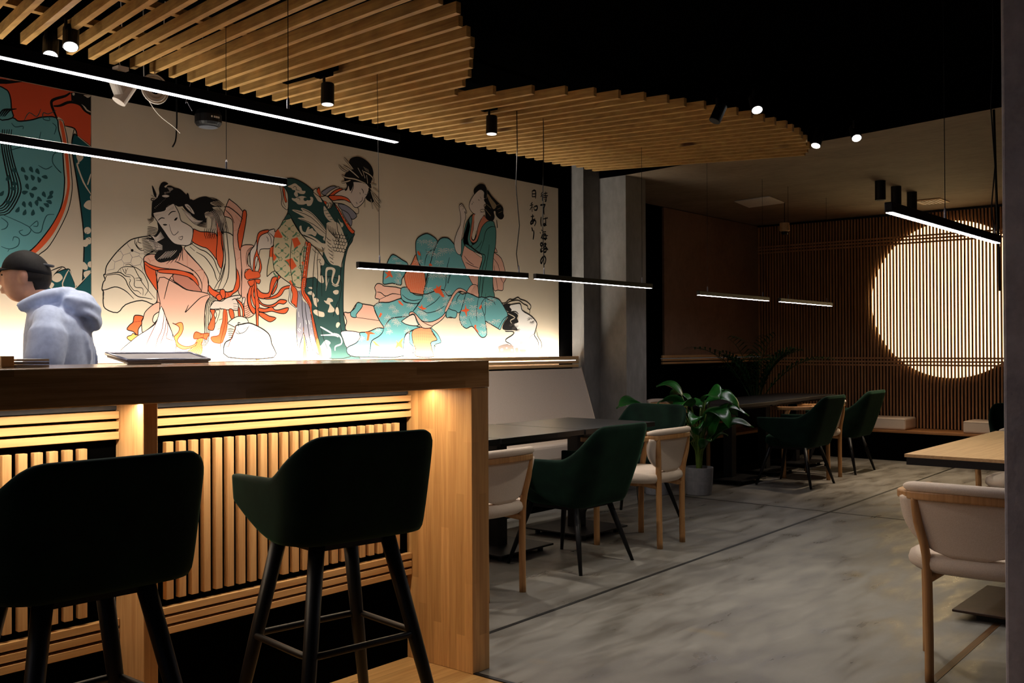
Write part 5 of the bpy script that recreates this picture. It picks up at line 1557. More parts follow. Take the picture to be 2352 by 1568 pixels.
1 0 6 1 5567 1539 34 28 79 -21 57 5 59 135 -35 -1 -57 17 -52 -14 -62 -102 -23 -47
0 12 0 1 5578 1501 12 65 50 -6 57 -14 -17 -47 -57 6
1 0 6.4 1 5578 1501 12 65 50 -6 57 -14 -17 -47 -57 6 -45 -4
0 9 0 1 5567 1539 1 31 84 115 63 45 69 -9 29 -22 -40 6 -52 2 -57 -45 -63 -91
1 0 5.7 1 5567 1539 1 31 84 115 63 45 69 -9 29 -22 -40 6 -52 2 -57 -45 -63 -91 -34 -32
1 0 6.5 1 5796 1686 -41 -103 -30 -64
1 0 6.6 1 5949 1664 -18 -76 -6 -64 5 -44
1 0 6.6 1 6034 1669 -49 -48 12 -47 24 -48 12 -56
1 0 6.6 1 6034 1669 -1 -118 -12 -25
1 0 6.5 1 5836 1498 40 -62
1 0 6.7 1 6034 1667 49 -14 49 -11 25 -27
1 0 6.4 1 5738 1688 -35 -29 -11 -35
1 25 4.7 0 5839 1657 -35 1
1 25 4.7 0 5838 1653 -39 -15
1 25 4.7 0 5844 1651 -19 -21
1 25 4.7 0 5848 1649 0 -30
1 25 4.7 0 5853 1652 19 -20
1 25 4.7 0 5858 1654 40 -12
1 25 4.7 0 5857 1658 36 3
1 25 4.7 0 5880 1599 -35 1
1 25 4.7 0 5879 1595 -40 -15
1 25 4.7 0 5885 1593 -19 -21
1 25 4.7 0 5889 1591 0 -30
1 25 4.7 0 5894 1594 19 -20
1 25 4.7 0 5899 1595 41 -12
1 25 4.7 0 5898 1599 36 4
1 25 4.6 0 5740 1638 -34 1
1 25 4.6 0 5739 1634 -39 -15
1 25 4.7 0 5745 1632 -19 -21
1 25 4.7 0 5749 1630 0 -30
1 25 4.7 0 5754 1633 18 -20
1 25 4.7 0 5759 1634 39 -12
1 25 4.7 0 5758 1638 35 4
1 25 4.7 0 5868 1539 -35 1
1 25 4.7 0 5867 1535 -40 -14
1 25 4.7 0 5872 1533 -19 -20
1 25 4.7 0 5877 1531 0 -30
1 25 4.7 0 5882 1534 19 -20
1 25 4.7 0 5887 1536 40 -13
1 25 4.7 0 5886 1539 36 3
1 25 4.7 0 5751 1513 -35 1
1 25 4.7 0 5750 1509 -39 -14
1 25 4.7 0 5755 1507 -18 -20
1 25 4.7 0 5760 1505 0 -30
1 25 4.7 0 5765 1507 18 -20
1 25 4.7 0 5770 1509 39 -12
1 25 4.7 0 5769 1513 35 3
1 25 4.7 0 5751 1474 -35 1
1 25 4.7 0 5750 1470 -39 -14
1 25 4.7 0 5755 1468 -18 -21
1 25 4.7 0 5760 1466 0 -30
1 25 4.7 0 5764 1468 19 -20
1 25 4.7 0 5770 1470 39 -13
1 25 4.7 0 5769 1474 35 3
1 25 4.7 0 5946 1541 -37 1
1 25 4.7 0 5944 1537 -40 -15
1 25 4.7 0 5950 1535 -19 -21
1 25 4.8 0 5955 1533 -1 -30
1 25 4.8 0 5959 1536 19 -21
1 25 4.8 0 5965 1537 41 -12
1 25 4.8 0 5964 1541 36 3
1 25 4.8 0 6055 1628 -37 1
1 25 4.8 0 6054 1624 -42 -15
1 25 4.8 0 6059 1623 -19 -22
1 25 4.8 0 6064 1620 0 -30
1 25 4.8 0 6069 1623 20 -20
1 25 4.8 0 6075 1625 42 -13
1 25 4.8 0 6074 1629 37 3
1 25 4.8 0 6104 1662 -37 1
1 25 4.8 0 6103 1658 -42 -15
1 25 4.8 0 6109 1657 -20 -22
1 25 4.8 0 6114 1654 0 -30
1 25 4.8 0 6119 1657 19 -20
1 25 4.8 0 6124 1659 43 -12
1 25 4.8 0 6123 1663 38 3
1 25 4.8 0 6159 1493 -37 2
1 25 4.8 0 6158 1489 -42 -15
1 25 4.8 0 6164 1487 -20 -21
1 25 4.9 0 6169 1485 0 -31
1 25 4.9 0 6174 1488 20 -21
1 25 4.9 0 6179 1489 43 -13
1 25 4.9 0 6178 1493 38 3
1 25 4.8 0 6091 1480 -37 1
1 25 4.8 0 6090 1476 -42 -15
1 25 4.8 0 6095 1474 -19 -21
1 25 4.8 0 6100 1472 0 -31
1 25 4.8 0 6105 1474 20 -21
1 25 4.8 0 6111 1476 42 -13
1 25 4.8 0 6110 1480 37 3
1 25 4.8 0 6011 1454 -36 2
1 25 4.8 0 6010 1450 -41 -14
1 25 4.8 0 6016 1448 -20 -21
1 25 4.8 0 6020 1446 0 -30
1 25 4.8 0 6025 1449 20 -21
1 25 4.8 0 6031 1450 41 -13
1 25 4.8 0 6030 1454 37 3
1 25 4.8 0 6005 1398 -37 2
1 25 4.8 0 6004 1394 -41 -14
1 25 4.8 0 6009 1392 -19 -21
1 25 4.8 0 6014 1390 0 -31
1 25 4.8 0 6019 1392 19 -20
1 25 4.8 0 6024 1394 42 -13
1 25 4.8 0 6023 1398 37 3
1 25 4.6 0 5638 1623 -34 0
1 25 4.6 0 5637 1619 -39 -15
1 25 4.6 0 5642 1617 -18 -20
1 25 4.6 0 5646 1615 0 -30
1 25 4.6 0 5651 1617 18 -19
1 25 4.6 0 5656 1619 38 -12
1 25 4.6 0 5655 1623 34 3
1 25 4.6 0 5577 1701 -34 1
1 25 4.6 0 5575 1698 -37 -15
1 25 4.6 0 5581 1696 -18 -21
1 25 4.6 0 5585 1694 0 -29
1 25 4.6 0 5589 1696 18 -19
1 25 4.6 0 5594 1698 39 -11
1 25 4.6 0 5593 1702 34 4
1 25 4.7 0 5886 1563 -36 1
1 25 4.7 0 5885 1559 -40 -14
1 25 4.7 0 5890 1558 -19 -21
1 25 4.7 0 5895 1555 0 -30
1 25 4.7 0 5900 1558 19 -20
1 25 4.7 0 5905 1560 41 -13
1 25 4.7 0 5904 1564 36 3
0 4 0 0 5795 1611 12 -35 41 -10 -35 -17 -1 -43 -23 42 -52 7 52 17
0 4 0 1 5955 1585 30 28 0 -24 -18 -16
0 4 0 0 5912 1452 12 -8 -6 -20 30 -27 0 -12 -42 31 -12 24
0 26 0 1 6282 1408 84 1 32 -8 -6 -21 -111 -50 20 -20 109 -42 160 -13 149 -56 1 111 -47 86 28 77 -89 67 -94 35 -39 54 -131 -4 -1 -58 105 -23 -14 -63 -46 -21 46 -46 -46 -9
0 0 0 1 6252 1618 96 7 -13 -21 25 -20 -6 -13 -45 -1
1 0 3.8 1 6252 1618 96 7 -13 -21 25 -20 -6 -13 -45 -1 -57 48
0 0 0 1 6309 1557 90 3 46 -24 -13 -26 19 -29 -59 -21 52 -46 -65 0 -97 -1 -38 15 26 46 45 42
1 0 3.8 1 6309 1557 90 3 46 -24 -13 -26 19 -29 -59 -21 52 -46 -65 0 -97 -1 -38 15 26 46 45 42 -6 41
1 22 7.6 1 6315 1549 91 -31 -59 -26 19 -25
1 0 9.9 1 6334 1562 78 6 40 -20
1 0 8.8 1 6233 1633 51 2 51 31 45 -1 66 21 33 -15 67 -11 53 -23 21 -21 -14 -26 -34 8
1 0 8.4 1 6252 1618 31 5 65 27 104 12 67 -28 53 -15 7 -21 27 -16 -7 -30
1 0 10.8 1 6271 1614 64 6 117 16 33 -11 20 -46 107 -39 68 -42 21 -34 -28 -68 -7 -26 54 -60 -7 -111
1 0 7.1 1 6693 1417 21 -55 41 -43 14 -43 -28 -22
1 0 9.9 1 6282 1408 6 -8 78 1 26 -12 -27 -21 -71 -30 -6 -20 58 -21 45 -25
1 19 4.7 1 6666 1387 -62 -34 0 -47 33 -47
0 3 0 1 6192 1277 108 20 33 -8 32 4 32 -33 40 8 26 -17 93 -4 -14 -30 95 -18 -464 2 25 39
0 26 0 1 6253 1250 -3 -6 -9 -4 -10 0 -8 4 -3 6 3 6 8 4 11 0 8 -4
0 26 0 1 6306 1264 -2 -3 -4 -2 -6 0 -4 2 -2 3 2 3 4 3 6 -1 4 -2
0 26 0 1 6378 1245 -3 -5 -7 -3 -7 0 -7 3 -2 5 2 5 7 3 8 0 6 -3
0 26 0 1 6254 1213 -2 -5 -6 -2 -7 0 -6 3 -2 4 2 5 6 2 7 0 6 -3
0 26 0 1 6299 1217 -2 -4 -4 -1 -5 0 -5 1 -1 4 1 3 5 2 5 0 4 -2
0 26 0 1 6387 1212 -3 -5 -6 -3 -8 0 -6 3 -3 5 3 5 6 3 8 0 7 -3
1 26 11.4 1 6391 1276 13 -41 6 -36
1 26 11.5 1 6450 1264 13 -34 19 -31
1 1 4.7 0 6619 1507 29 7
1 1 4.7 0 6620 1509 31 15
1 1 4.7 0 6617 1509 18 16
1 1 4.7 0 6615 1511 14 23
1 1 4.7 0 6613 1510 2 19
1 1 4.7 0 6610 1511 -8 23
1 1 4.7 0 6608 1510 -14 16
1 1 4.7 0 6605 1510 -26 16
1 1 4.7 0 6605 1508 -26 8
1 1 4.7 0 6603 1507 -37 4
1 1 4.7 0 6604 1505 -30 -2
1 1 4.7 0 6603 1503 -36 -8
1 1 4.7 0 6626 1487 -24 -6
1 1 4.7 0 6626 1486 -27 -13
1 1 4.7 0 6628 1486 -16 -14
1 1 4.7 0 6629 1484 -11 -19
1 1 4.7 0 6632 1485 -2 -17
1 1 4.7 0 6634 1484 6 -20
1 1 4.7 0 6635 1485 13 -14
1 1 4.7 0 6638 1485 23 -14
1 1 4.7 0 6638 1487 23 -8
1 1 4.7 0 6640 1488 32 -4
1 1 4.7 0 6639 1489 26 2
1 1 4.7 0 6640 1491 31 7
1 1 4.6 0 6379 1453 28 6
1 1 4.6 0 6379 1455 27 16
1 1 4.6 0 6376 1455 12 17
1 1 4.6 0 6373 1457 2 23
1 1 4.6 0 6370 1455 -10 18
1 1 4.6 0 6366 1455 -24 17
1 1 4.6 0 6366 1453 -26 7
1 1 4.6 0 6363 1451 -36 1
1 1 4.6 0 6366 1449 -28 -6
1 1 4.6 0 6386 1433 -23 -6
1 1 4.6 0 6386 1431 -23 -14
1 1 4.6 0 6389 1431 -10 -15
1 1 4.6 0 6392 1430 -2 -20
1 1 4.6 0 6394 1431 8 -15
1 1 4.6 0 6397 1431 21 -15
1 1 4.6 0 6398 1433 22 -7
1 1 4.6 0 6400 1434 31 0
1 1 4.6 0 6398 1436 23 6
1 1 4.6 0 6425 1437 28 6
1 1 4.6 0 6425 1439 27 16
1 1 4.6 0 6421 1439 13 17
1 1 4.6 0 6418 1441 2 23
1 1 4.6 0 6416 1439 -10 18
1 1 4.6 0 6412 1439 -25 17
1 1 4.6 0 6411 1437 -26 7
1 1 4.6 0 6409 1435 -37 1
1 1 4.6 0 6411 1433 -27 -6
1 1 4.6 0 6432 1417 -24 -6
1 1 4.6 0 6432 1415 -24 -14
1 1 4.6 0 6435 1415 -11 -15
1 1 4.6 0 6437 1413 -1 -20
1 1 4.6 0 6440 1415 8 -15
1 1 4.6 0 6443 1415 21 -15
1 1 4.6 0 6443 1417 23 -7
1 1 4.6 0 6446 1418 31 0
1 1 4.6 0 6444 1420 23 6
1 1 4.6 0 6385 1332 28 7
1 1 4.6 0 6383 1335 21 20
1 1 4.6 0 6378 1335 -1 19
1 1 4.6 0 6373 1335 -23 18
1 1 4.6 0 6371 1332 -28 5
1 1 4.6 0 6370 1328 -35 -8
1 1 4.6 0 6392 1312 -24 -5
1 1 4.6 0 6393 1310 -17 -17
1 1 4.6 0 6398 1310 1 -16
1 1 4.6 0 6402 1310 20 -16
1 1 4.6 0 6404 1313 24 -5
1 1 4.6 0 6405 1316 30 7
1 1 4.6 0 6457 1328 28 7
1 1 4.6 0 6456 1331 24 18
1 1 4.6 0 6451 1331 6 19
1 1 4.6 0 6447 1332 -12 22
1 1 4.6 0 6445 1330 -23 11
1 1 4.6 0 6441 1328 -36 3
1 1 4.6 0 6443 1325 -27 -7
1 1 4.6 0 6464 1308 -24 -5
1 1 4.6 0 6465 1306 -21 -15
1 1 4.6 0 6469 1306 -5 -16
1 1 4.6 0 6473 1305 10 -19
1 1 4.6 0 6475 1307 19 -10
1 1 4.6 0 6478 1309 31 -3
1 1 4.6 0 6476 1311 24 6
1 1 4.6 0 6523 1312 29 6
1 1 4.6 0 6522 1315 21 19
1 1 4.6 0 6516 1315 -1 18
1 1 4.6 0 6511 1315 -23 18
1 1 4.6 0 6509 1311 -28 5
1 1 4.6 0 6508 1308 -35 -8
1 1 4.6 0 6530 1292 -24 -6
1 1 4.6 0 6532 1289 -18 -17
1 1 4.6 0 6537 1289 0 -16
1 1 4.6 0 6541 1289 20 -16
1 1 4.6 0 6542 1292 25 -5
1 1 4.6 0 6544 1295 30 7
1 0 15.8 1 6787 2609 -20 -26
1 0 15.8 1 6791 2591 -28 -27
1 0 15.8 1 6784 2578 0 -46
1 0 15.9 1 6830 2617 0 -41
1 0 15.9 1 6806 2597 51 11
1 0 15.9 1 6802 2582 63 3
1 0 15.8 1 6798 2564 55 8
1 0 15.9 1 6838 2577 -2 -39 -14 -4
1 0 15.8 1 6814 2555 9 -9
1 0 15.8 1 6755 2491 35 8 39 6
1 0 15.8 1 6825 2503 -20 -29 -1 -33 5 -26
1 0 15.8 1 6768 2394 -6 -44 7 -42
1 0 15.8 1 6797 2377 55 11
1 0 15.8 1 6828 2395 4 -48 -12 -25 -16 3 8 13 32 -14
1 0 15.9 1 6848 2397 12 -9
1 0 15.8 1 6769 2281 15 -8
1 0 15.7 1 6749 2258 12 -9
1 0 15.8 1 6761 2206 15 21
1 0 15.8 1 6796 2274 -12 -18
1 0 15.8 1 6796 2264 39 6
1 0 15.8 1 6788 2242 39 6 8 -36 -20 -16
1 0 15.8 1 6784 2244 -4 -36 71 6
1 0 15.8 1 6772 2229 91 10
1 0 15.8 1 6808 2244 -5 -34
1 0 15.8 1 6760 2163 24 4 -4 -22 -20 -1 0 19
1 0 15.8 1 6772 2145 0 -48
1 0 15.8 1 6760 2120 0 -29 31 10
1 0 15.8 1 6772 2121 15 1
1 0 15.8 1 6815 2172 -16 -25
1 0 15.8 1 6811 2162 24 4 -32 -38
1 0 15.9 1 6811 2153 39 -31 12 -9
1 0 15.8 1 6807 2116 27 5 -4 -25 -27 -4 4 24
1 0 15.8 1 6799 2063 -5 -32 -27 -42 -9 25 21 26 31 16 20 -22 -9 -35 -23 -20
1 0 15.6 1 6645 2602 1 -54
1 0 15.6 1 6645 2600 45 8 0 -67
1 0 15.6 1 6648 2576 38 6
1 0 15.6 1 6648 2552 38 5
1 0 15.6 1 6648 2505 -23 -19
1 0 15.6 1 6613 2473 46 12
1 0 15.6 1 6638 2492 5 -70
1 0 15.6 1 6636 2466 -23 -31
1 0 15.6 1 6648 2467 11 -8
1 0 15.6 1 6670 2470 0 -29
1 0 15.7 1 6670 2470 43 9 -7 -32 -34 -6
1 0 15.6 1 6624 2380 46 9
1 0 15.6 1 6651 2404 -4 -51 11 -32
1 0 15.6 1 6681 2371 -23 -36 -31 -19 -3 16 26 22 35 -2 7 -18 -19 -30
1 0 15.6 1 6635 2291 11 -23 -5 -10
1 0 15.6 1 6661 2269 5 -23 -5 -34 -8 -26"""
LEFT = """0 27 0 0 2244 2664 498 0 0 -301 0 20 -180 20 -318 -51
0 0 0 0 2629 2657 22 7 91 0 0 -110 -9 3 -36 29 -29 23 -35 0
1 22 8.8 1 2636 2613 32 -4 36 -15 15 -15 23 -7
1 0 14.7 1 2626 2656 -28 -23 -49 -23 -24 -18 0 -24 13 -32 18 -38
1 0 14.9 1 2535 2567 35 9 42 25 35 7 36 -7 25 -27 34 -16
0 22 0 1 2289 2660 26 0 -23 -9
0 22 0 1 2701 2659 41 4 -16 -15 -14 4
0 22 0 1 2640 2659 11 -1 -4 -13 -9 3
0 0 0 1 2244 2654 84 7 42 3 -71 -25 -23 -5 -32 -3
0 22 0 1 2552 2497 38 0 7 -26 53 -2 15 -43 -29 -46 18 -172 32 -240 14 -139 -22 -421 -11 -139 -424 1 1 295 148 73 135 212 63 212 0 207
0 12 0 1 2244 2451 77 16 26 -12 33 6 46 15 47 21 76 10 13 -63 18 -73 10 -136 4 -69 -11 -105 -35 -93 -55 -87 -74 -90 -92 -57 -83 -51
1 0 7.2 1 2244 2451 77 16 26 -12 33 6 46 15 47 21 76 10 13 -63 18 -73 10 -136 4 -69 -11 -105 -35 -93 -55 -87 -74 -90 -92 -57 -83 -51 0 768
0 12 0 1 2244 2605 39 4 19 -16 10 -38 3 -46 6 -42 -77 -13
1 0 7.1 1 2244 2605 39 4 19 -16 10 -38 3 -46 6 -42 -77 -13 0 151
0 4 0 1 2564 2493 19 -7 18 -77 14 -102 7 -103 0 -69 -25 -114 -49 -111 -55 -80 -61 -62 -72 -52 -72 -37 -44 -22 0 19 116 67 59 44 57 66 58 86 49 102 25 99 -4 97 -14 119 -14 84
1 0 4.9 1 2552 2497 31 2 11 -29 14 -60 14 -102 10 -85 4 -86 -14 -89 -25 -72 -52 -104 -45 -69 -44 -37 -37 -46 -59 -37 -116 -85
1 0 7.5 1 2597 2471 53 -5 15 -40
0 17 0 1 2647 2434 21 -7 74 -44 0 -6 0 -1003 -64 17 11 192 11 176 0 140 -21 173 -18 120 -21 119 -6 72
1 0 6.5 1 2647 2434 21 -7 74 -44 0 -6 0 -1003 -64 17 11 192 11 176 0 140 -21 173 -18 120 -21 119 -6 72 13 51
1 0 7.5 1 2647 2462 -7 -33 -6 -46 6 -72 21 -119 18 -120 21 -173 0 -140 -11 -176 -11 -105 -54 -140
1 22 7.5 1 2668 2427 74 -47
1 22 8.8 1 2668 2322 4 -41 -8 -12 36 -90 42 -60
1 22 7.6 1 2722 2168 7 22 13 42
0 22 0 1 2661 2328 39 -8 -21 -31 -15 12
0 22 0 1 2700 2052 18 27 24 3 0 -46 -24 1
0 22 0 1 2736 2102 6 12 0 -31
0 22 0 1 2742 1919 -4 -11 -10 -8 -13 -1 -9 6 -4 11 4 12 9 7 13 2 10 -7
0 22 0 1 2742 1864 0 -12 -7 -8 -12 -1 -10 7 -4 10 4 12 10 8 12 1 7 -6
0 22 0 1 2727 1848 -4 -12 -10 -8 -12 0 -10 6 -4 11 4 11 10 8 12 1 10 -6
0 17 0 1 2714 1884 -2 -4 -3 -3 -4 0 -3 2 -1 4 1 3 3 3 4 0 3 -2
1 17 5 1 2711 1892 7 15
1 17 5 1 2714 1885 22 -15
0 22 0 1 2713 1727 -3 -10 -9 -6 -10 -1 -9 6 -3 9 3 10 9 7 10 1 9 -6
0 22 0 1 2742 1734 0 -10 0 -7 -8 -1 -9 6 -3 9 3 11 9 6 8 1 0 -6
1 0 8.2 1 2270 2398 -4 -86 16 -96 19 -97 -3 -60 -29 -49 -25 -16
1 0 7.1 1 2281 2400 -4 -86 18 -97 21 -96 -4 -60 -34 -60 -34 -17
1 0 7.1 1 2293 2402 -5 -86 19 -97 24 -96 -4 -61 -41 -70 -42 -18
1 0 7.1 1 2304 2404 -5 -87 20 -96 27 -97 -5 -60 -47 -82 -50 -18
1 0 7.1 1 2316 2406 -6 -87 21 -97 30 -96 -6 -60 -52 -93 -59 -19
1 0 7.1 1 2251 2461 19 36 32 13
1 0 7.1 1 2260 2463 23 37 32 12
1 0 7.1 1 2270 2464 25 38 33 12
1 0 7.1 1 2279 2466 29 38 33 13
1 14 4.8 1 2467 2540 -21 -45 -40 14 -26 -45
1 14 4.9 1 2549 2548 -42 -28 -27 2 0 -34 34 -1 -7 19
1 14 4.9 1 2467 2418 -7 -42 13 -32 21 17 -14 11
1 14 4.9 1 2583 2333 -45 -20 -10 -43 20 -31 28 -24 -17 11
1 14 4.8 1 2344 2377 3 -39 39 -1 20 30 14 -11 40 27
1 14 4.8 1 2295 2290 65 30 60 22 47 35
1 14 4.9 1 2453 2239 40 -15 35 22
1 14 4.8 1 2269 1960 134 -50 3 -34 -30 -16 -23 19 20 11
1 14 4.8 1 2409 1910 37 34 3 -27 -23 -2
1 14 4.9 1 2406 1910 26 -28 34 6 14 49 20 43 38 7
1 14 4.7 1 2263 1795 41 -10 43 20 6 37 -26 8 -6 -21
1 14 4.7 1 2295 1771 9 14
1 14 4.7 1 2263 1943 32 -23 -7 -27 -25 -12
1 14 4.8 1 2315 2439 19 -17 39 10 0 -16
1 14 4.9 1 2528 2476 21 -18 -11 -42
0 14 0 1 2386 2193 -13 0 -10 6 0 13 7 7 10 -7
0 14 0 1 2426 2198 -12 2 -10 9 3 13 8 5 8 -8
0 14 0 1 2460 2193 -13 2 -10 8 3 13 8 6 9 -9
0 14 0 1 2380 2179 12 -2 9 -8 -3 -14 -7 -5 -8 9
0 14 0 1 2413 2183 12 -2 10 -8 -3 -13 -8 -6 -8 9
0 14 0 1 2449 2178 12 -5 8 -9 -5 -13 -8 -4 -7 10
0 14 0 1 2470 2180 11 9 13 3 8 -9 -1 -9 -14 -2
0 14 0 1 2403 2105 -12 4 -7 10 4 12 9 4 6 -10
0 14 0 1 2416 2103 6 12 10 9 12 -3 3 -8 -11 -8
0 14 0 1 2399 2094 -7 -11 -12 -8 -11 6 -1 9 12 6
0 14 0 1 2406 2088 13 0 11 -6 -1 -13 -7 -7 -10 7
0 14 0 1 2493 2075 -12 2 -10 8 3 13 8 6 8 -9
0 14 0 1 2500 2065 4 13 9 11 14 -1 4 -8 -10 -9
0 14 0 1 2517 2081 -5 11 1 14 12 7 8 -2 -2 -13
0 14 0 1 2473 2052 -13 -2 -12 4 -2 12 6 8 11 -5
0 14 0 1 2493 2054 13 7 13 0 6 -11 -3 -9 -13 1
0 14 0 1 2386 2009 -11 5 -8 9 5 13 8 4 7 -11
0 14 0 1 2419 2012 -11 5 -8 10 5 12 8 4 7 -10
0 14 0 1 2449 2022 -10 7 -6 11 7 12 9 3 5 -12
0 14 0 1 2353 2009 3 -13 -3 -13 -12 -5 -8 4 5 12
0 14 0 1 2386 1999 5 -12 -1 -13 -11 -7 -8 2 2 13
0 14 0 1 2426 2003 7 -11 2 -13 -11 -9 -8 1 -1 13
0 14 0 1 2480 2039 13 4 13 -1 4 -13 -5 -8 -12 3
0 14 0 1 2459 2020 14 0 11 -7 -1 -13 -7 -7 -10 8
0 14 0 1 2344 2187 -13 -2 -12 4 -1 12 5 8 11 -5
0 14 0 1 2347 2125 -12 -7 -13 -1 -5 11 3 9 12 -1
0 14 0 1 2340 2104 -9 -10 -12 -5 -9 7 0 9 12 4
0 14 0 1 2282 2031 12 4 13 -2 3 -12 -4 -8 -12 3
0 14 0 1 2276 2083 0 -13 -5 -12 -12 -4 -6 5 6 12
0 14 0 1 2302 2169 4 -12 0 -13 -12 -7 -8 2 2 13
0 17 0 1 2487 1609 41 31 17 34 68 27 17 -26 35 -71 77 81 0 -171 -255 -8
1 0 4.9 1 2487 1609 41 31 17 34 68 27 17 -26 35 -71 77 81 0 -171 -255 -8 0 103
0 27 0 0 2630 1535 112 -21 0 -313 -112 1
1 0 5.9 1 2512 1681 67 29 25 -16
1 0 4.9 1 2579 1705 -38 -35 -29 -60
1 22 6.4 1 2617 1695 -17 -30 -17 -60 73 -5 -34 91
1 22 7.5 1 2660 1604 82 86
0 22 0 1 2524 1640 21 30 25 1 13 -24 -30 -22
0 22 0 1 2507 1606 17 17 13 -12 -17 -21
0 22 0 1 2682 1733 18 9 22 -19 -5 -22 -30 7
0 22 0 1 2700 1687 40 11 -31 -40
1 19 5.7 1 2262 1247 24 -21 23 -4
1 0 4.7 1 2263 1619 27 21 23 29"""
mural('wall_mural', MAIN, 2.745, 7.012, 'wide beige wall mural of three kimono-clad figures with black brush writing at its right end')
mural('wall_mural', LEFT, -1.5, 2.743, 'orange and teal kimono wall mural behind the person in the blue hoodie')

# ------------------------------------------------------------------ wall ledges
t = thing('wall_ledge', 'slatted oak ledge under the big mural with a light strip shining up behind it', 'ledge', (2.8, 5.3, 1.09))
def ledge(t, x0, x1, dep, lit):
    o = -t.location.x
    for n, z0, z1 in (('front_board', .070, .099), ('rail', .037, .060), ('rail', .003, .026)):
        boxo(n, x0+o, x1+o, -dep, -dep+.02, z0, z1, OAK, t, .002)
    boxo('back_tray', x0+o, x1+o, -dep+.02, -.001, .0, .012, BLACKM, t)
    boxo('light_strip', x0+o, x1+o, -.066, -.052, .060, .066, emit('ledge_strip_glow', (1, .93, .84, 1), lit), t)
ledge(t, -1.5, 7.19, .1, 4)
t = thing('wall_ledge', 'thin slatted wood ledge low on the brown wall behind the palm', 'ledge', (10.4, 5.68, 1.08))
ledge(t, 9.28, 11.68, .08, .05)

# ------------------------------------------------------------------ bar counter
t = thing('bar_counter', 'long oak bar counter with slatted front and thick overhanging top', 'counter')
boxo('counter_top', -1.2, 2.975, 2.587, 3.25, 1.108, 1.213, STAVE_X, t, .004)
boxo('end_post', 2.872, 2.972, 2.589, 2.96, 0, 1.107, STAVE_Z, t, .003)
for x in (1.606, .30): boxo('support_post', x, x+.048, 2.782, 2.944, 0, 1.107, OAKV, t, .002)
boxo('back_panel', -1.2, 2.87, 2.946, 3.0, 0, 1.107, BLACK, t)
boxo('grey_band', -1.2, 2.87, 2.938, 2.945, 1.074, 1.107, DARKGREY, t)
for a, b_ in ((1.656, 2.870), (.35, 1.604), (-1.2, .298)):
    for nm, z in (('upper_rail_set', .984), ('lower_rail_set', .342)):
        m = MB()
        for k in range(3): m.box(a, b_, 2.918, 2.944, z+k*.032, z+k*.032+.023)
        m.build(nm, OAK, t, bevel=.0015)
    m = MB(); x = a+.111 if a > 1 else b_-.127
    while (x < b_-.06) if a > 1 else (x > a+.05):
        m.box(x, x+.0262, 2.922, 2.944, .452, .962); x += .0461 if a > 1 else -.0447
    m.build('upright_slat_set', OAKV, t, bevel=.0015)
boxo('light_strip', -1.0, 2.86, 2.79, 2.805, 1.103, 1.1075, STRIPM, t)
t = thing('serving_tray', 'wide grey-rimmed tray lying tilted on the bar top', 'tray', (1.86, 3.13, 1.2135))
m = MB(); m.add([(-.17, -.11, .0), (.13, -.11, .0), (.19, .10, .022), (-.13, .10, .022), (-.17, -.11, .012), (.13, -.11, .012), (.19, .10, .034), (-.13, .10, .034)],
      [(3, 2, 1, 0), (4, 5, 6, 7), (0, 1, 5, 4), (1, 2, 6, 5), (2, 3, 7, 6), (3, 0, 4, 7)])
m.build('tray_base', WHITEP, t, bevel=.002)
m = MB(); pr = [(-.172, -.112, .013), (.132, -.112, .013), (.192, .102, .035), (-.132, .102, .035)]
m.tube(pr+[pr[0]], .006, 6); m.build('rim', STEEL, t, smooth=True)
m = MB(); m.box(-.05, .05, .06, .11, 0, .021); m.build('rear_foot', BLACKM, t)
t = thing('menu_stack', 'small brown and grey stack on the bar top left of the person', 'stack', (1.26, 2.86, 1.2135))
boxo('wood_block', -.07, -.035, -.08, .08, 0, .032, OAK, t, .002)
for k in range(3): boxo('card', -.03, .06, -.08, .08, k*.0085, k*.0085+.006, STEEL if k % 2 else WHITEP, t)

# ------------------------------------------------------------------ bucket shells for stools and velvet chairs
def shell(w_, d_, z0, zarm, zback, lean, taper):
    a = w_/2; yb = -d_/2; yf = d_/2; rc = .075
    def path(s):                                   # s in 0..1 : left front -> round the back -> right front
        segs = [(yf-yb-rc), rc*PI/2, w_-2*rc, rc*PI/2, (yf-yb-rc)]; tot = sum(segs); q = s*tot
        if q < segs[0]: return (-a, yf-q), 0
        q -= segs[0]
        if q < segs[1]: th = q/rc; return (-a+rc-rc*math.cos(th), yb+rc-rc*math.sin(th)), th/(PI/2)
        q -= segs[1]
        if q < segs[2]: return (-a+rc+q, yb), 1
        q -= segs[2]
        if q < segs[3]: th = q/rc; return (a-rc+rc*math.sin(th), yb+rc-rc*math.cos(th)), 1-th/(PI/2)
        q -= segs[3]; return (a, yb+rc+q), 0
    n = 44; rings = []
    for i in range(n+1):
        s = i/n; (x, y), c = path(s)
        fr = max(0, (y-yb-rc)/(yf-yb-rc))          # 0 at the back corner, 1 at the arm front
        q = (1-c)*.55+fr*1.5; k = 1-min(1, max(0, (q-.12)/.72)); k = k*k*(3-2*k)
        top = zarm+(zback-zarm)*k
        bot = z0+(zarm-.07-z0)*fr**1.7
        col = []
        for j in range(9):
            v = j/8; z = bot+(top-bot)*v-.012*fr; h = max(0, (z-z0)/(zback-z0))
            sc_ = taper+(1-taper)*min(1, h*1.3)**.7; lb = lean*max(0, h)*(1 if c > 0 else max(0, 1-fr*2.5))
            col.append((x*sc_*(1-.07*fr), (y*sc_ if y < 0 else y*(.92+.08*h))-lb, z))
        rings.append(col)
    m = MB(); m.loft(rings, cap=False, closed=False); return m
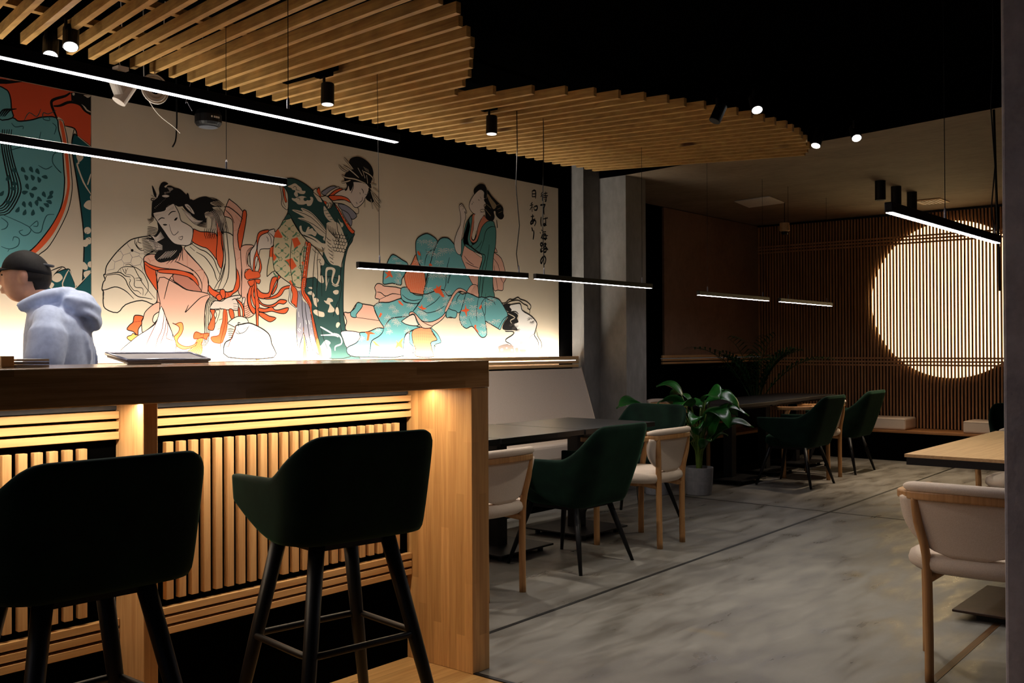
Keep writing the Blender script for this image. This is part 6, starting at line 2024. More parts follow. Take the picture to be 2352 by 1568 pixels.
def cushion(w_, d_, z0, z1, p=3.2, n=32, yo=0.0):
    def ring(s, z): return [(w_/2*s*abs(math.cos(t))**(2/p)*(1 if math.cos(t) >= 0 else -1), yo+d_/2*s*abs(math.sin(t))**(2/p)*(1 if math.sin(t) >= 0 else -1), z) for t in [k*2*PI/n for k in range(n)]]
    h = z1-z0; m = MB()
    m.loft([ring(.55, z0), ring(.9, z0+.04*h), ring(.985, z0+.25*h), ring(1, z0+.5*h), ring(.975, z0+.76*h), ring(.88, z0+.93*h), ring(.6, z1), ring(.25, z1+.03*h)]); return m
def velvet_chair(name, label, group, w_, d_, z0, zarm, zback, splay, legr, ring=None, lean=.11, taper=.84):
    t = thing(name, label, 'stool' if ring else 'chair', group=group)
    shell(w_, d_, z0, zarm, zback, lean, taper).build('seat_shell', VELVET, t, smooth=True, solid=.030, sub=1)
    cushion(w_*(taper-.05), d_*.88, z0-.012, z0+.10, yo=.015).build('seat', VELVET, t, smooth=True)
    a, b_ = splay
    for sx in (-1, 1):
        for sy in (-1, 1):
            k = .72 if ring and sy > 0 else 1
            m = MB(); m.tube([(sx*a, sy*a*k, z0), (sx*(a+b_)/2, sy*(a+b_)/2*k, z0/2), (sx*b_, sy*b_*k, 0)], [legr, legr*.85, legr*.55], 10); m.build('leg', BLACKM, t, smooth=True)
    m = MB(); m.box(-a-.01, a+.01, -a-.01, a+.01, z0-.03, z0-.008); m.build('under_frame', BLACKM, t)
    if ring:
        r = a+(b_-a)*(1-ring/z0)+.008; q = []
        for cx, cy, s0 in ((1, 1, 0), (-1, 1, 1), (-1, -1, 2), (1, -1, 3)):
            for k in range(5): th = (s0+k/4)*PI/2; q.append((cx*(r-.04)+.04*math.cos(th), (cy*(r-.04)+.04*math.sin(th))*(.74 if cy > 0 else 1), ring))
        m = MB(); m.tube(q+[q[0], q[1]], .010, 8); m.build('footrest', BLACKM, t, smooth=True)
    return t
G = 'green velvet bar stools at the counter'
st = velvet_chair('bar_stool', 'green velvet bar stool nearest the counter end, its lit arm showing on the left', G, .425, .37, .735, .915, 1.035, (.115, .255), .023, .44, .035, .94)
st.location = (1.895, 2.262, 0); st.rotation_euler = (0, 0, math.radians(-8))
dup(st, (1.118, 2.25, 0), math.radians(-1), 'green velvet bar stool at the left edge, only its dark back turned to us')
G = 'green velvet dining chairs'
gc = velvet_chair('velvet_chair', 'dark green velvet chair between two wood armchairs at the near black tables', G, .54, .53, .365, .635, .835, (.16, .262), .019)
gc.location = (4.755, 3.505, 0)
dup(gc, (6.25, 4.05, 0), PI/2, 'teal green velvet chair at the far end of the near black tables, facing us')
dup(gc, (8.74, 3.87, 0), 0, 'dark green velvet chair at the rear tables, left of the rear wood armchair')
dup(gc, (9.98, 3.94, 0), 0, 'dark green velvet chair at the rear tables, right of the rear wood armchair')
dup(gc, (7.95, 1.66, 0), math.radians(115), 'green velvet chair peeking over the tan table beside the pillar')

# ------------------------------------------------------------------ wood armchairs
def armchair(label):
    t = thing('wood_armchair', label, 'chair', group='pale wood armchairs with cream seats')
    plan = [(-.285, .30), (-.305, .12), (-.285, -.06), (-.215, -.185), (-.11, -.245), (0, -.262), (.11, -.245), (.215, -.185), (.285, -.06), (.305, .12), (.285, .30)]
    zz = [.655, .660, .668, .680, .688, .690, .688, .680, .668, .660, .655]
    pl = catmull([(x, y, z) for (x, y), z in zip(plan, zz)], False, 4)
    def strip(m, path, h, th, inset=0):
        rings = []
        for i, p in enumerate(path):
            a, b_ = path[max(i-1, 0)], path[min(i+1, len(path)-1)]; dx, dy = b_[0]-a[0], b_[1]-a[1]; l = math.hypot(dx, dy)
            nx, ny = -dy/l, dx/l                      # inward
            rings.append([(p[0]+nx*(inset-th/2), p[1]+ny*(inset-th/2), p[2]), (p[0]+nx*(inset+th/2), p[1]+ny*(inset+th/2), p[2]), (p[0]+nx*(inset+th/2), p[1]+ny*(inset+th/2), p[2]+h), (p[0]+nx*(inset-th/2), p[1]+ny*(inset-th/2), p[2]+h)])
        m.loft(rings)
    m = MB(); strip(m, pl, .032, .034); m.build('arm_rail', ASH, t, smooth=False, bevel=.006)
    n = len(pl); bk = pl[int(n*.27):int(n*.73)+1]
    m = MB(); rings = []
    for i, p in enumerate(bk):
        s = math.sin(PI*i/(len(bk)-1)); r = .012+.012*min(1, s*4)
        a, b_ = bk[max(i-1, 0)], bk[min(i+1, len(bk)-1)]; dx, dy = b_[0]-a[0], b_[1]-a[1]; l = math.hypot(dx, dy); nx, ny = -dy/l, dx/l
        rings.append([(p[0]+nx*r*1.0*math.cos(q), p[1]+ny*r*1.0*math.cos(q), p[2]+.048+r*.85*math.sin(q)) for q in [k*2*PI/12 for k in range(12)]])
    m.loft(rings); m.build('back_rest_roll', FABRIC, t, smooth=True)
    m = MB(); rings = []; rows = 12                   # shield-shaped padded back under the rail
    for j in range(rows+1):
        v = j/rows; hw = .235*math.sqrt(max(0, 1-(v*.985)**2.6))+.004; z = .695-.215*v
        row = []
        for k in range(15):
            x = -hw+2*hw*k/14; y = -.215+.55*x*x*1.6+.045*v
            row.append((x, y, z))
        rings.append(row)
    m.loft(rings, cap=False, closed=False); m.build('back_pad', FABRIC, t, smooth=True, solid=.03)
    for sx in (-1, 1):
        m = MB(); m.tube(catmull([(sx*.143, -.193, 0), (sx*.145, -.190, .25), (sx*.152, -.192, .47), (sx*.178, -.205, .60), (sx*.188, -.206, .695)], False, 4), .0195, 10, flat=.85); m.build('leg', ASH, t, smooth=True)
        m = MB(); m.tube(catmull([(sx*.27, .195, 0), (sx*.272, .195, .25), (sx*.276, .185, .47), (sx*.292, .16, .60), (sx*.298, .13, .672)], False, 4), .0205, 10, flat=.85); m.build('leg', ASH, t, smooth=True)
        m = MB(); m.tube([(sx*.145, -.192, .385), (sx*.13, -.05, .40), (sx*.2, .12, .40), (sx*.273, .193, .385)], [.017, .02, .02, .017], 8); m.build('side_stretcher', ASH, t, smooth=True)
    cushion(.53, .49, .405, .482, 2.7, yo=.025).build('seat', FABRIC, t, smooth=True)
    m = MB(); m.box(-.19, .19, -.06, .14, .385, .41); m.build('seat_frame', ASH, t, bevel=.004)
    return t
wc = armchair('pale wood armchair with cream pad, half hidden behind the bar counter end post')
wc.location = (3.87, 3.46, 0)
dup(wc, (5.545, 3.485, 0), math.radians(1), 'pale wood armchair with cream seat in front of the two plant pots')
dup(wc, (9.33, 3.93, 0), 0, 'pale wood armchair at the rear tables between two green chairs')
dup(wc, (4.09, 1.056, 0), -PI/2, 'pale wood armchair in the right foreground, cut by the concrete pillar')
dup(wc, (6.66, 1.42, 0), PI/2, 'pale wood armchair on the far side of the tan table by the pillar')
dup(wc, (8.45, 4.95, 0), PI, 'pale wood armchair across the rear tables, mostly hidden in shadow')
# ------------------------------------------------------------------ tables
def table(label, x0, x1, y0, y1, topm, group, plate=.25, h=.75):
    cx, cy = (x0+x1)/2, (y0+y1)/2
    t = thing('dining_table', label, 'table', (cx, cy, 0), group=group)
    boxo('table_top', x0-cx, x1-cx, y0-cy, y1-cy, h-.032, h, topm, t, .002)
    boxo('apron', x0-cx+.06, x1-cx-.06, y0-cy+.06, y1-cy-.06, h-.055, h-.032, BLACKM, t)
    boxo('column', -.045, .045, -.045, .045, .045, h-.055, BLACKM, t, .003)
    boxo('base_plate', -plate, plate, -plate, plate, .035, .047, BLACKM, t, .003)
    for sx in (-1, 1):
        for sy in (-1, 1):
            m = MB(); m.lathe([(.018, 0), (.018, .035)], sx*(plate-.06), sy*(plate-.06), 10); m.build('foot', BLACKM, t)
G = 'black tables of the near row by the banquette'
table('square black table of the near row, mostly hidden behind the bar counter end', 3.50, 4.292, 3.655, 4.41, BLACKT, G)
table('square black table in the middle of the near row beside the banquette', 4.302, 5.102, 3.65, 4.41, BLACKT, G)
table('square black table at the far end of the near row', 5.112, 5.935, 3.645, 4.39, BLACKT, G)
G = 'black tables of the rear row'
table('square black table at the near end of the rear row, behind the big-leaved plant', 8.14, 8.94, 4.12, 4.74, BLACKT, G)
table('square black table in the middle of the rear row', 8.95, 9.75, 4.16, 4.78, BLACKT, G)
table('square black table at the far end of the rear row near the slatted wall', 9.76, 10.56, 4.20, 4.82, BLACKT, G)
TANB = [TAN, BLACKM]
t = thing('dining_table', 'tan-topped table with black edge cut off by the concrete pillar', 'table', (5.45, 1.1, 0))
boxo('table_top', -.60, 1.05, -.55, .50, .735, .75, TAN, t)
boxo('black_edge', -.602, 1.052, -.552, .49, .70, .7345, BLACKM, t)
boxo('column', -.05, .05, -.05, .05, .047, .70, BLACKM, t, .003)
m = MB(); m.box(-.60, .0, -.25, .29, .035, .047); m.build('base_plate', noisy('brown_steel', srgb(58, 38, 26), srgb(46, 30, 20), 20, .5), t, bevel=.003)
m = MB(); m.box(-.54, -.06, -.2, .2, 0, .035); m.build('foot', BLACKM, t)

# ------------------------------------------------------------------ banquette, benches, cushions
t = thing('banquette_sofa', 'long cream upholstered banquette against the mural wall', 'sofa', (5.1, 5.19, 0))
x0, x1 = -2.1, 2.09
m = MB(); m.add([(x, y, z) for x in (x0, x1) for y, z in ((-.33, .40), (-.21, .48), (-.015, 1.085), (-.005, 1.075), (-.005, .40))],
                [(0, 1, 2, 3, 4), (9, 8, 7, 6, 5)]+[(i, (i+1) % 5+0, (i+1) % 5+5, i+5) for i in range(5)])
bmx = m.build('backrest', FABRIC, t, bevel=.018, seg=3)
m = MB(); m.box(x0, x1, -.42, -.12, .36, .505); m.build('seat', FABRIC, t, bevel=.03, seg=3)
boxo('plinth', x0, x1, -.44, -.01, 0, .358, BLACK, t)
t = thing('wall_bench', 'low black bench with a wood seat board along the slatted moon wall', 'bench', (11.7, 2.0, 0))
boxo('seat_board', -.46, -.002, -4.0, 3.65, .303, .332, BENCHW, t, .003)
boxo('base', -.50, -.01, -4.0, 3.65, 0, .300, BLACK, t)
t = thing('wall_bench', 'dark bench with thin wood edge along the rear wall under the palm', 'bench', (9.4, 5.66, 0))
boxo('seat_board', -1.55, 1.80, -.93, -.01, .365, .392, BENCHW, t, .003)
boxo('base', -1.55, 1.75, -.80, -.01, 0, .362, BLACK, t)
G = 'cream seat cushions on the low moon-wall bench'
cu = thing('bench_cushion', 'cream block cushion on the low bench, left one below the moon', 'cushion', (11.475, 4.10, .3325), group=G)
m = MB(); m.box(-.19, .19, -.39, .39, 0, .132); m.build('cushion_body', FABRIC, cu, bevel=.022, seg=3)
m = MB(); m.tube([(-.188, -.385, .118), (-.188, .385, .118)], .004, 6); m.build('piping', FABRIC, cu)
dup(cu, (11.475, 2.72, .3325), 0, 'cream block cushion on the low bench, right one beside the pillar')

# ------------------------------------------------------------------ slatted moon wall
t = thing('slatted_wall_panel', 'tall slatted wood wall panel around the glowing round moon', 'wall panel', (11.73, 0, 0))
m = MB(); y = 5.655
while y > -3.9: m.box(-.032, -.004, y-.0176, y, .335, 2.775); y -= .0372
m.build('upright_slat_set', PINEV, t)
for z in (1.128, 1.088, 1.049, 2.522, 2.485, 2.447): boxo('cross_rail', -.046, -.032, -3.9, 5.655, z-.010, z+.010, PINEV, t)
boxo('top_rail', -.05, -.004, -3.9, 5.655, 2.776, 2.797, BLACKM, t)
t = thing('moon_lamp', 'big round warm glowing disc behind the wall slats', 'lamp', (11.757, 3.355, 1.788))
m = MB(); n = 96; m.loft([[(dx, .88*math.cos(k*2*PI/n), .88*math.sin(k*2*PI/n)) for k in range(n)] for dx in (0, -.016)]); m.build('glow_disc', MOONM, t)
m = MB(); m.tube([(-.008, .888*math.cos(k*2*PI/n), .888*math.sin(k*2*PI/n)) for k in range(n+2)], .007, 6); m.build('rim', BLACKM, t)

# ------------------------------------------------------------------ slatted ceiling canopy
t = thing('ceiling_canopy', 'suspended canopy of pine slats with a wavy edge under the black ceiling', 'ceiling canopy', (0, 0, 2.76))
YR = {-1: 3.0, 0: 3.023, 1: 3.14, 2: 3.215, 3: 3.31, 4: 3.437, 5: 3.559, 6: 3.685, 7: 3.842, 8: 4.012, 9: 3.831, 10: 3.65, 11: 3.511, 12: 3.403, 13: 3.323, 14: 3.234, 15: 3.158,
      16: 3.119, 17: 3.061, 18: 3.015, 19: 2.984, 20: 2.953, 21: 2.935, 22: 2.921, 23: 2.904, 24: 2.917, 25: 2.926, 26: 2.966, 27: 2.988, 28: 3.042, 29: 3.071, 30: 3.138, 31: 3.21}
for i in range(-15, 32):
    xl, xr = 3.353+.1143*i, 3.27+.1349*i; yl = 4.955-.0008*(i+15); yr = YR.get(i, 2.3)
    if i == -9: yl = 4.74
    if i >= 29: yl = 4.86
    dx = xr-xl; ff = lambda y: xl+dx*(4.95-y)/(4.95-3.2)
    m = MB(); vs = []
    for z in (0, .052):
        vs += [(ff(yl), yl, z), (ff(yl)+.03, yl, z), (ff(yr)+.03, yr, z), (ff(yr), yr, z)]
    m.add(vs, [(3, 2, 1, 0), (4, 5, 6, 7), (0, 1, 5, 4), (1, 2, 6, 5), (2, 3, 7, 6), (3, 0, 4, 7)]); m.build('slat', PINE, t)
for y in (4.6, 4.15): boxo('batten', 1.6, 7.15, y-.02, y+.02, .053, .085, PINE, t)
for x in (2.2, 3.8, 5.4, 6.8):
    m = MB(); m.tube([(x, 4.15, .085), (x, 4.15, .438)], .004, 6); m.build('hanger_rod', BLACK, t)

# ------------------------------------------------------------------ pendant LED bars
def bar(label, a, b_, y, ztop, cables, top=3.19, h=.034, wd=.027, black=False, em=None):
    a0, z0 = a; b0, z1 = b_; L_ = math.hypot(b0-a0, z1-z0); t = thing('pendant_bar_light', label, 'pendant light', (a0, y, z0), group='slim black LED bars hung on wires')
    t.rotation_euler = (0, -math.atan2(z1-z0, b0-a0), 0)
    boxo('housing', 0, L_, -wd/2, wd/2, -h, 0, BLACKM, t, .003)
    boxo('diffuser', .008, L_-.008, -wd/2+.003, wd/2-.003, -h-.002, -h+.001, em or LEDM, t)
    for c in cables:
        m = MB(); pts = c if isinstance(c, list) else [(c, 0, 0), (c, 0, top-ztop)]
        m.tube(pts, .0016 if not isinstance(c, list) else .003, 5); cb = m.build('cable', BLACKM, t)
        m2 = MB(); m2.lathe([(.005, 0), (.005, .035), (.002, .045)], pts[0][0], pts[0][1], 8); m2.build('grip', STEEL, t)
    return t
bar('long LED bar highest over the bar, its end pointing to the mural centre', (-.9, 2.121), (2.782, 2.121), 2.9, 2.121, (.9, 3.14), em=LEDB)
bar('LED bar in front of the mural, ending above the standing painted figure', (-.5, 2.125), (3.152, 2.125), 4.1, 2.125, (.8, 3.30), em=LEDB)
wig = lambda x, top, s: [(x, 0, 0), (x-.01*s, .01, .12), (x+.012*s, 0, .3), (x-.006*s, .01, .55), (x, 0, .8), (x, 0, top)]
bar('LED bar over the near black tables, in front of the reclining painted figure', (3.566, 1.727), (5.011, 1.746), 4.03, 1.74, (.16, wig(1.36, 1.03, 1)))
bar('LED bar in front of the concrete column, next along the near tables', (5.088, 1.747), (6.518, 1.747), 4.03, 1.747, (wig(.10, 1.03, -1), 1.30))
bar('short bright LED bar over the rear tables, before the brown wall', (7.234, 1.724), (8.541, 1.720), 4.03, 1.722, (.16, 1.19), top=2.79)
bar('faintest farthest LED bar over the rear tables, before the slatted wall', (8.771, 1.721), (10.017, 1.716), 4.03, 1.72, (.2, 1.12), top=2.79)
bar('LED bar at upper right crossing the glowing moon', (3.344, 1.741), (4.725, 1.746), 1.15, 1.742, (.62, wig(1.33, 1.42, 1)))

# ------------------------------------------------------------------ track spotlights
def spot(label, x, y, z, aim, on, power=1.0, track=0.0, ln=.115, r=.036, cone=75):
    t = thing('track_spotlight', label, 'spotlight', (x, y, z), group='black cylinder track spotlights')
    boxo('track_adapter', -.02, .02, -.055, .055, -.02, .012, BLACK, t, .002)
    if x > 5 or x < 2.5:
        m = MB(); m.tube([(0, 0, .012), (0, 0, 3.2-z)], .005, 6); m.build('drop_rod', BLACK, t)
    if track: boxo('track', -.017, .017, -track[0], track[1], .0, .03, BLACK, t)
    m = MB(); m.tube([(0, 0, -.02), (0, 0, -.075)], .008, 8); m.build('stem', BLACKM, t)
    d = (Vector(aim)-Vector((x, y, z))).normalized(); side = Vector((r+.004, 0, 0)); c = Vector((0, 0, -.10))+side*.6
    p0, p1 = c-d*ln*.42, c+d*ln*.58
    m = MB(); m.tube([p0, p0+d*.004, p1-d*.002, p1], [r*.93, r, r, r*.96], 20); m.build('lamp_body', BLACKM, t, smooth=False)
    if on is not None:
        m = MB(); m.tube([p1+d*.0005, p1+d*.002], r*.86, 20); m.build('lens', on, t)
        if power:
            lamp('spotlight_beam', 'SPOT', Vector((x, y, z))+p1+d*.012, P_SPOT*power, NEUT, Vector((x, y, z))+p1+d*2, spot_size=math.radians(cone), spot_blend=.7, shadow_soft_size=.03)
    return t
spot('black track spotlight with pale lens hanging left of centre below the slats', 3.50, 4.22, 2.755, (3.36, 4.10, 0), SPOTD, 2.6, (.10, .34), cone=135)
spot('black track spotlight hanging near the middle of the slatted canopy', 4.77, 4.14, 2.79, (4.62, 4.05, 0), SPOTD, 2.6, (.02, .06), cone=135)
spot('unlit black spotlight tilted aside at the far slat edge', 5.47, 2.91, 2.80, (5.0, 3.2, 1.7), None, 0, (.3, .05))
spot('brightly lit spotlight at the far wavy edge of the slats', 5.70, 2.78, 2.88, (4.3, 1.5, 0), SPOTM, 1.4, (.1, .3))
spot('small lit spotlight just right of the canopy tip under the concrete ceiling edge', 7.07, 2.95, 2.90, (5.6, 3.1, 0), SPOTM, 1.0, (.12, .05))
spot('lit spotlight farthest right on the concrete ceiling edge', 7.04, 2.66, 2.90, (5.2, 1.4, 0), SPOTM, 1.4, (.2, .10))
spot('lit spotlight at upper left, lower and left one of the pair', 2.25, 4.77, 2.83, (1.5, 3.4, 0), SPOTM, 1.2, (.12, .1), cone=135)
spot('lit spotlight at upper left, upper and right one of the pair', 2.245, 4.56, 2.83, (1.5, 3.2, 0), SPOTM, 1.2, cone=135)
t = thing('twin_spotlight', 'white twin cylinder lamp hanging above the mural', 'spotlight', (2.72, 4.93, 2.70))
boxo('mount', -.03, .03, -.03, .03, .03, .05, WHITEP, t)
for a, b_ in (((-.045, 0, .02), (.02, .02, -.10)), ((.075, 0, .0), (.0, .02, -.13))):
    m = MB(); m.tube([a, tuple(Vector(a).lerp(Vector(b_), .03)), b_], [.034, .037, .037], 18); m.build('lamp_body', WHITEP, t)
m = MB(); m.tube([(0, 0, .05), (-.02, 0, .12), (.01, 0, .20), (.0, 0, .46)], .003, 6); m.build('cable', WHITEP, t)
t = thing('cable_coil', 'coil of white cable hanging under the slats above the mural', 'cable', (2.90, 4.93, 2.665))
for k in range(7):
    r = .034+.007*k; m = MB(); m.tube([(r*math.cos(q*2*PI/28), -.03+.006*(k % 3), r*math.sin(q*2*PI/28)) for q in range(29)], .006, 6); m.build('loop', WHITEP, t, smooth=True)
m = MB(); m.tube([(0, -.03, .05), (.0, -.03, .09), (.03, -.02, .13), (.06, -.01, .24), (.08, 0, .5)], .003, 6); m.build('tail', WHITEP, t)
def cable(name, label, pts, r, m_, cat='cable'):
    o = pts[0]; m = MB(); m.tube(catmull([tuple(Vector(p)-Vector(o)) for p in pts], False, 4), r, 6); ob = m.build(name, m_, smooth=True); ob.location = o; return tag(ob, label, cat)
cable('loose_cable', 'thin white loose wire drooping over the top edge of the mural', [(2.96, 5.12, 3.19), (2.965, 5.12, 2.72), (2.99, 5.12, 2.66), (3.06, 5.13, 2.59), (3.16, 5.14, 2.54), (3.20, 5.14, 2.51)], .0028, WHITEP)
cable('loose_cable', 'short black wire with split ends hanging down over the mural', [(3.255, 5.27, 3.0), (3.255, 5.262, 2.66), (3.252, 5.26, 2.56), (3.245, 5.26, 2.49), (3.225, 5.26, 2.45)], .005, BLACKM)
cable('loose_cable', 'thin grey wire dangling above the round black fixture', [(3.30, 5.0, 3.19), (3.16, 5.0, 2.70), (3.16, 5.0, 2.66), (3.19, 5.0, 2.615)], .002, STEEL)
cable('wall_cable', 'black cable running down beside the concrete pillar', [(6.95, 1.71, 2.79), (6.95, 1.70, 2.3), (7.0, 1.70, 1.9), (7.02, 1.70, 1.62)], .008, BLACKM)
t = thing('round_fixture', 'round black fixture with a grey face at the top edge of the mural', 'light fixture', (3.40, 5.16, 2.63))
m = MB(); m.lathe([(.02, .06), (.065, .05), (.078, .02), (.078, -.025), (.068, -.04), (.056, -.045)], n=28); m.build('housing', BLACKM, t, smooth=False)
m = MB(); m.lathe([(.055, -.0452), (.055, -.050), (.0, -.052)], n=28, cap=False); m.build('diffuser', DARKGREY, t)
m = MB()
for x0, x1 in ((-.030, -.022), (-.012, -.004), (-.002, .007), (.009, .016), (.018, .024)): m.box(x0, x1, -.0795, -.0765, -.004, .006)
m.build('logo_mark', WHITEP, t)
m = MB(); m.tube([(0, 0, .06), (0, 0, .57)], .006, 6); m.build('stem', BLACKM, t)

# ------------------------------------------------------------------ things on the concrete ceiling
G = 'black cylinder downlights on the concrete ceiling'
for (x, y, lab) in ((9.30, 3.27, 'leftmost'), (9.73, 3.27, 'middle'), (10.19, 3.27, 'rightmost')):
    t = thing('cylinder_downlight', f'{lab} of the three black cylinder downlights on the concrete ceiling', 'downlight', (x, y, 2.8), group=G)
    m = MB(); m.lathe([(.045, -.18), (.048, -.176), (.048, -.001)], n=22); m.build('body', BLACKM, t)
    m = MB(); m.lathe([(.036, -.1815), (.036, -.1795)], n=20); m.build('lens', DARKGREY, t)
    lamp('downlight_beam', 'SPOT', (x, y, 2.8-.19), P_DOWN, (1, .78, .55), (x, y+.001, 0), spot_size=math.radians(84), spot_blend=.8, shadow_soft_size=.03)
t = thing('ceiling_hatch', 'pale square access panel on the concrete ceiling', 'ceiling panel', (9.76, 4.71, 2.8))
m = MB(); m.add([(x, y, z) for z in (-.012, -.001) for x, y in ((-.22, .17), (.30, .26), (.22, -.19), (-.29, -.26))], [(0, 1, 2, 3), (7, 6, 5, 4), (0, 4, 5, 1), (1, 5, 6, 2), (2, 6, 7, 3), (3, 7, 4, 0)]); m.build('panel', WHITEP, t, bevel=.004)
t = thing('ceiling_vent', 'small slotted vent on the concrete ceiling beside the downlights', 'vent', (10.93, 3.31, 2.8))
boxo('frame', -.17, .17, -.14, .14, -.012, -.001, TAN, t, .003)
for k in range(6): boxo('blade', -.14, .14, -.11+k*.038, -.09+k*.038, -.018, -.012, WHITEP, t)
t = thing('hanging_lamp', 'small beige cylinder lamp hanging by a wire below the pale hatch', 'lamp', (10.0, 4.53, 2.8))
m = MB(); m.tube([(0, 0, 0), (0, 0, -.22)], .004, 6); m.build('cable', BLACKM, t)
m = MB(); m.lathe([(.045, -.31), (.055, -.30), (.05, -.22), (.01, -.215)], n=18); m.build('shade', TAN, t, smooth=False)
m = MB(); m.lathe([(.03, -.345), (.036, -.33), (.036, -.31)], n=14); m.build('socket', BLACKM, t)
# ------------------------------------------------------------------ plants
def pot(t, r, h):
    m = MB(); m.lathe([(r*.86, 0), (r*.9, .006), (r, h*.52), (r*1.0, h*.53), (r*.985, h*.535), (r*1.0, h*.55), (r*1.04, h-.003), (r*1.03, h), (r*.95, h), (r*.93, h-.03)], n=36, cap=False)
    m.lathe([(r*.86, 0), (.001, 0)], n=36, cap=False); m.build('pot', GREYPOT, t, smooth=False)
    m = MB(); m.lathe([(r*.93, h-.03), (.001, h-.022)], n=28, cap=False); m.build('soil', SOIL, t)
def blade(m, p0, az, el, ln, wd, droop, fold=.25, roll=0.0):
    """One broad leaf: midrib from p0 heading az/el, bending down by droop over its length."""
    n = 12; pts = []; p = Vector(p0); e = el
    for i in range(n+1):
        pts.append((p.copy(), e)); e = el-droop*((i+1)/n)**1.3
        p = p+Vector((math.cos(az)*math.cos(e), math.sin(az)*math.cos(e), math.sin(e)))*ln/n
    side0 = Vector((-math.sin(az), math.cos(az), 0)); rows = []
    for i, (q, e) in enumerate(pts):
        t = i/n; hw = wd/2*(math.sin(PI*min(1, t*1.02)**.8))**.75 if 0 < t < 1 else .0015
        nrm = Vector((-math.cos(az)*math.sin(e), -math.sin(az)*math.sin(e), math.cos(e)))
        sd = side0*math.cos(roll)+nrm*math.sin(roll); nn = nrm*math.cos(roll)-side0*math.sin(roll)
        rows.append([q+sd*hw*k+nn*(fold*hw*abs(k)**1.3+.006*math.sin(9*t+3*k)) for k in (-1, -.66, -.33, 0, .33, .66, 1)])
    m.loft(rows, cap=False, closed=False)
def leafy(label, loc, r, h, leaves):
    t = thing('potted_plant', label, 'plant', loc); pot(t, r, h)
    for (az, hh, out, ln, wd, el, dr, ro) in leaves:
        az = math.radians(az); tip = Vector((math.cos(az)*out, math.sin(az)*out, h+hh))
        m = MB(); m.tube(catmull([(math.cos(az)*.02, math.sin(az)*.02, h-.03), (math.cos(az)*out*.25, math.sin(az)*out*.25, h+hh*.5), tuple(tip)], False, 5), .006, 6); m.build('leaf_stem', STEM, t, smooth=True)
        m = MB(); blade(m, tip, az, math.radians(el), ln, wd, math.radians(dr), roll=ro); m.build('leaf', LEAF, t, smooth=True, solid=.0012)
# view-facing bearings: 40 is away from the camera, 220 towards it, 130 is image left, -50 image right
leafy('big-leaved green plant in the front grey pot beside the wood armchair', (7.63, 4.25, 0), .118, .235, [
    (150, .50, .16, .30, .20, 50, 95, .3), (120, .60, .14, .26, .22, 60, 80, -.2), (-70, .56, .06, .34, .15, 35, 100, .5), (250, .46, .10, .34, .16, 25, 95, .2), (-40, .62, .12, .24, .13, 30, 90, 0),
    (-55, .34, .18, .30, .13, 28, 60, .4), (-80, .26, .10, .34, .17, 75, 30, .9), (200, .40, .08, .30, .15, 45, 105, -.4), (90, .38, .12, .28, .14, 30, 90, 0), (300, .22, .08, .26, .12, 62, 60, .7),
    (165, .22, .10, .28, .13, 40, 100, .3), (20, .5, .10, .3, .15, 40, 80, 0), (140, .40, .18, .30, .18, 15, 70, -.5), (240, .56, .08, .32, .18, 55, 100, .6), (-30, .44, .12, .30, .16, 35, 80, -.5), (180, .52, .12, .30, .17, 35, 90, .2), (270, .34, .06, .30, .14, 70, 70, -.6), (-60, .48, .14, .30, .12, 20, 60, .2), (75, .55, .10, .28, .16, 50, 90, .3), (210, .28, .10, .28, .13, 55, 80, .5), (230, .16, .07, .24, .10, 60, 80, 0), (-20, .20, .10, .26, .12, 50, 80, .2)])
leafy('smaller leafy plant in the rear grey pot, half hidden by the wood armchair', (7.42, 4.54, 0), .112, .235, [
    (140, .45, .10, .30, .17, 55, 90, .2), (160, .52, .14, .28, .20, 30, 60, -.3), (110, .36, .08, .28, .14, 45, 95, 0), (200, .30, .10, .26, .13, 40, 90, .3), (60, .4, .1, .3, .14, 50, 90, 0), (280, .3, .08, .26, .12, 55, 80, 0)])
t = thing('potted_palm', 'bushy dark palm in the rear corner before the slatted wall', 'plant', (10.15, 4.95, .3925)); 
m = MB(); m.lathe([(.13, 0), (.135, .01), (.16, .26), (.15, .26), (.145, .23)], n=30, cap=False); m.lathe([(.13, 0), (.001, 0)], n=30, cap=False); m.build('pot', BLACKM, t)
m = MB(); m.lathe([(.145, .23), (.001, .235)], n=24, cap=False); m.build('soil', SOIL, t)
random.seed(3)
for k in range(15):
    az = math.radians(k*137.5+20); el = math.radians(random.uniform(58, 88)); ln = random.uniform(.72, 1.05); ln *= .70 if math.sin(az) > .35 else 1; n = 16
    if k == 0: az, el, ln = math.radians(150), math.radians(62), 1.0
    if k == 1: az, el, ln = math.radians(-48), math.radians(55), .95
    p = Vector((math.cos(az)*.03, math.sin(az)*.03, .24)); e = el; pts = []
    for i in range(n+1):
        pts.append(p.copy()); e -= math.radians(6.2)*(i/n)**.8*1.1
        p = p+Vector((math.cos(az)*math.cos(e), math.sin(az)*math.cos(e), math.sin(e)))*ln/n
    m = MB(); m.tube(pts, [.006*(1-.7*i/n) for i in range(n+1)], 5)
    for i in range(4, n+1):
        for sg in (-1, 1):
            q = pts[i]; d = (pts[i]-pts[i-1]).normalized(); sd = Vector((-math.sin(az), math.cos(az), 0))*sg
            L_ = .24*(math.sin(PI*(i-2)/(n))**.6)+.04; w_ = .011
            a = (d*.55+sd*.8+Vector((0, 0, .12))).normalized(); b_ = (d*.45+sd*.75-Vector((0, 0, .42))).normalized(); pn = a.cross(Vector((0, 0, 1))).normalized()*w_
            q1 = q+a*L_*.5; q2 = q1+b_*L_*.5
            m.add([q+pn*.3, q1+pn, q2, q1-pn, q-pn*.3], [(0, 1, 2, 3, 4)])
    m.build('frond', PALM, t)

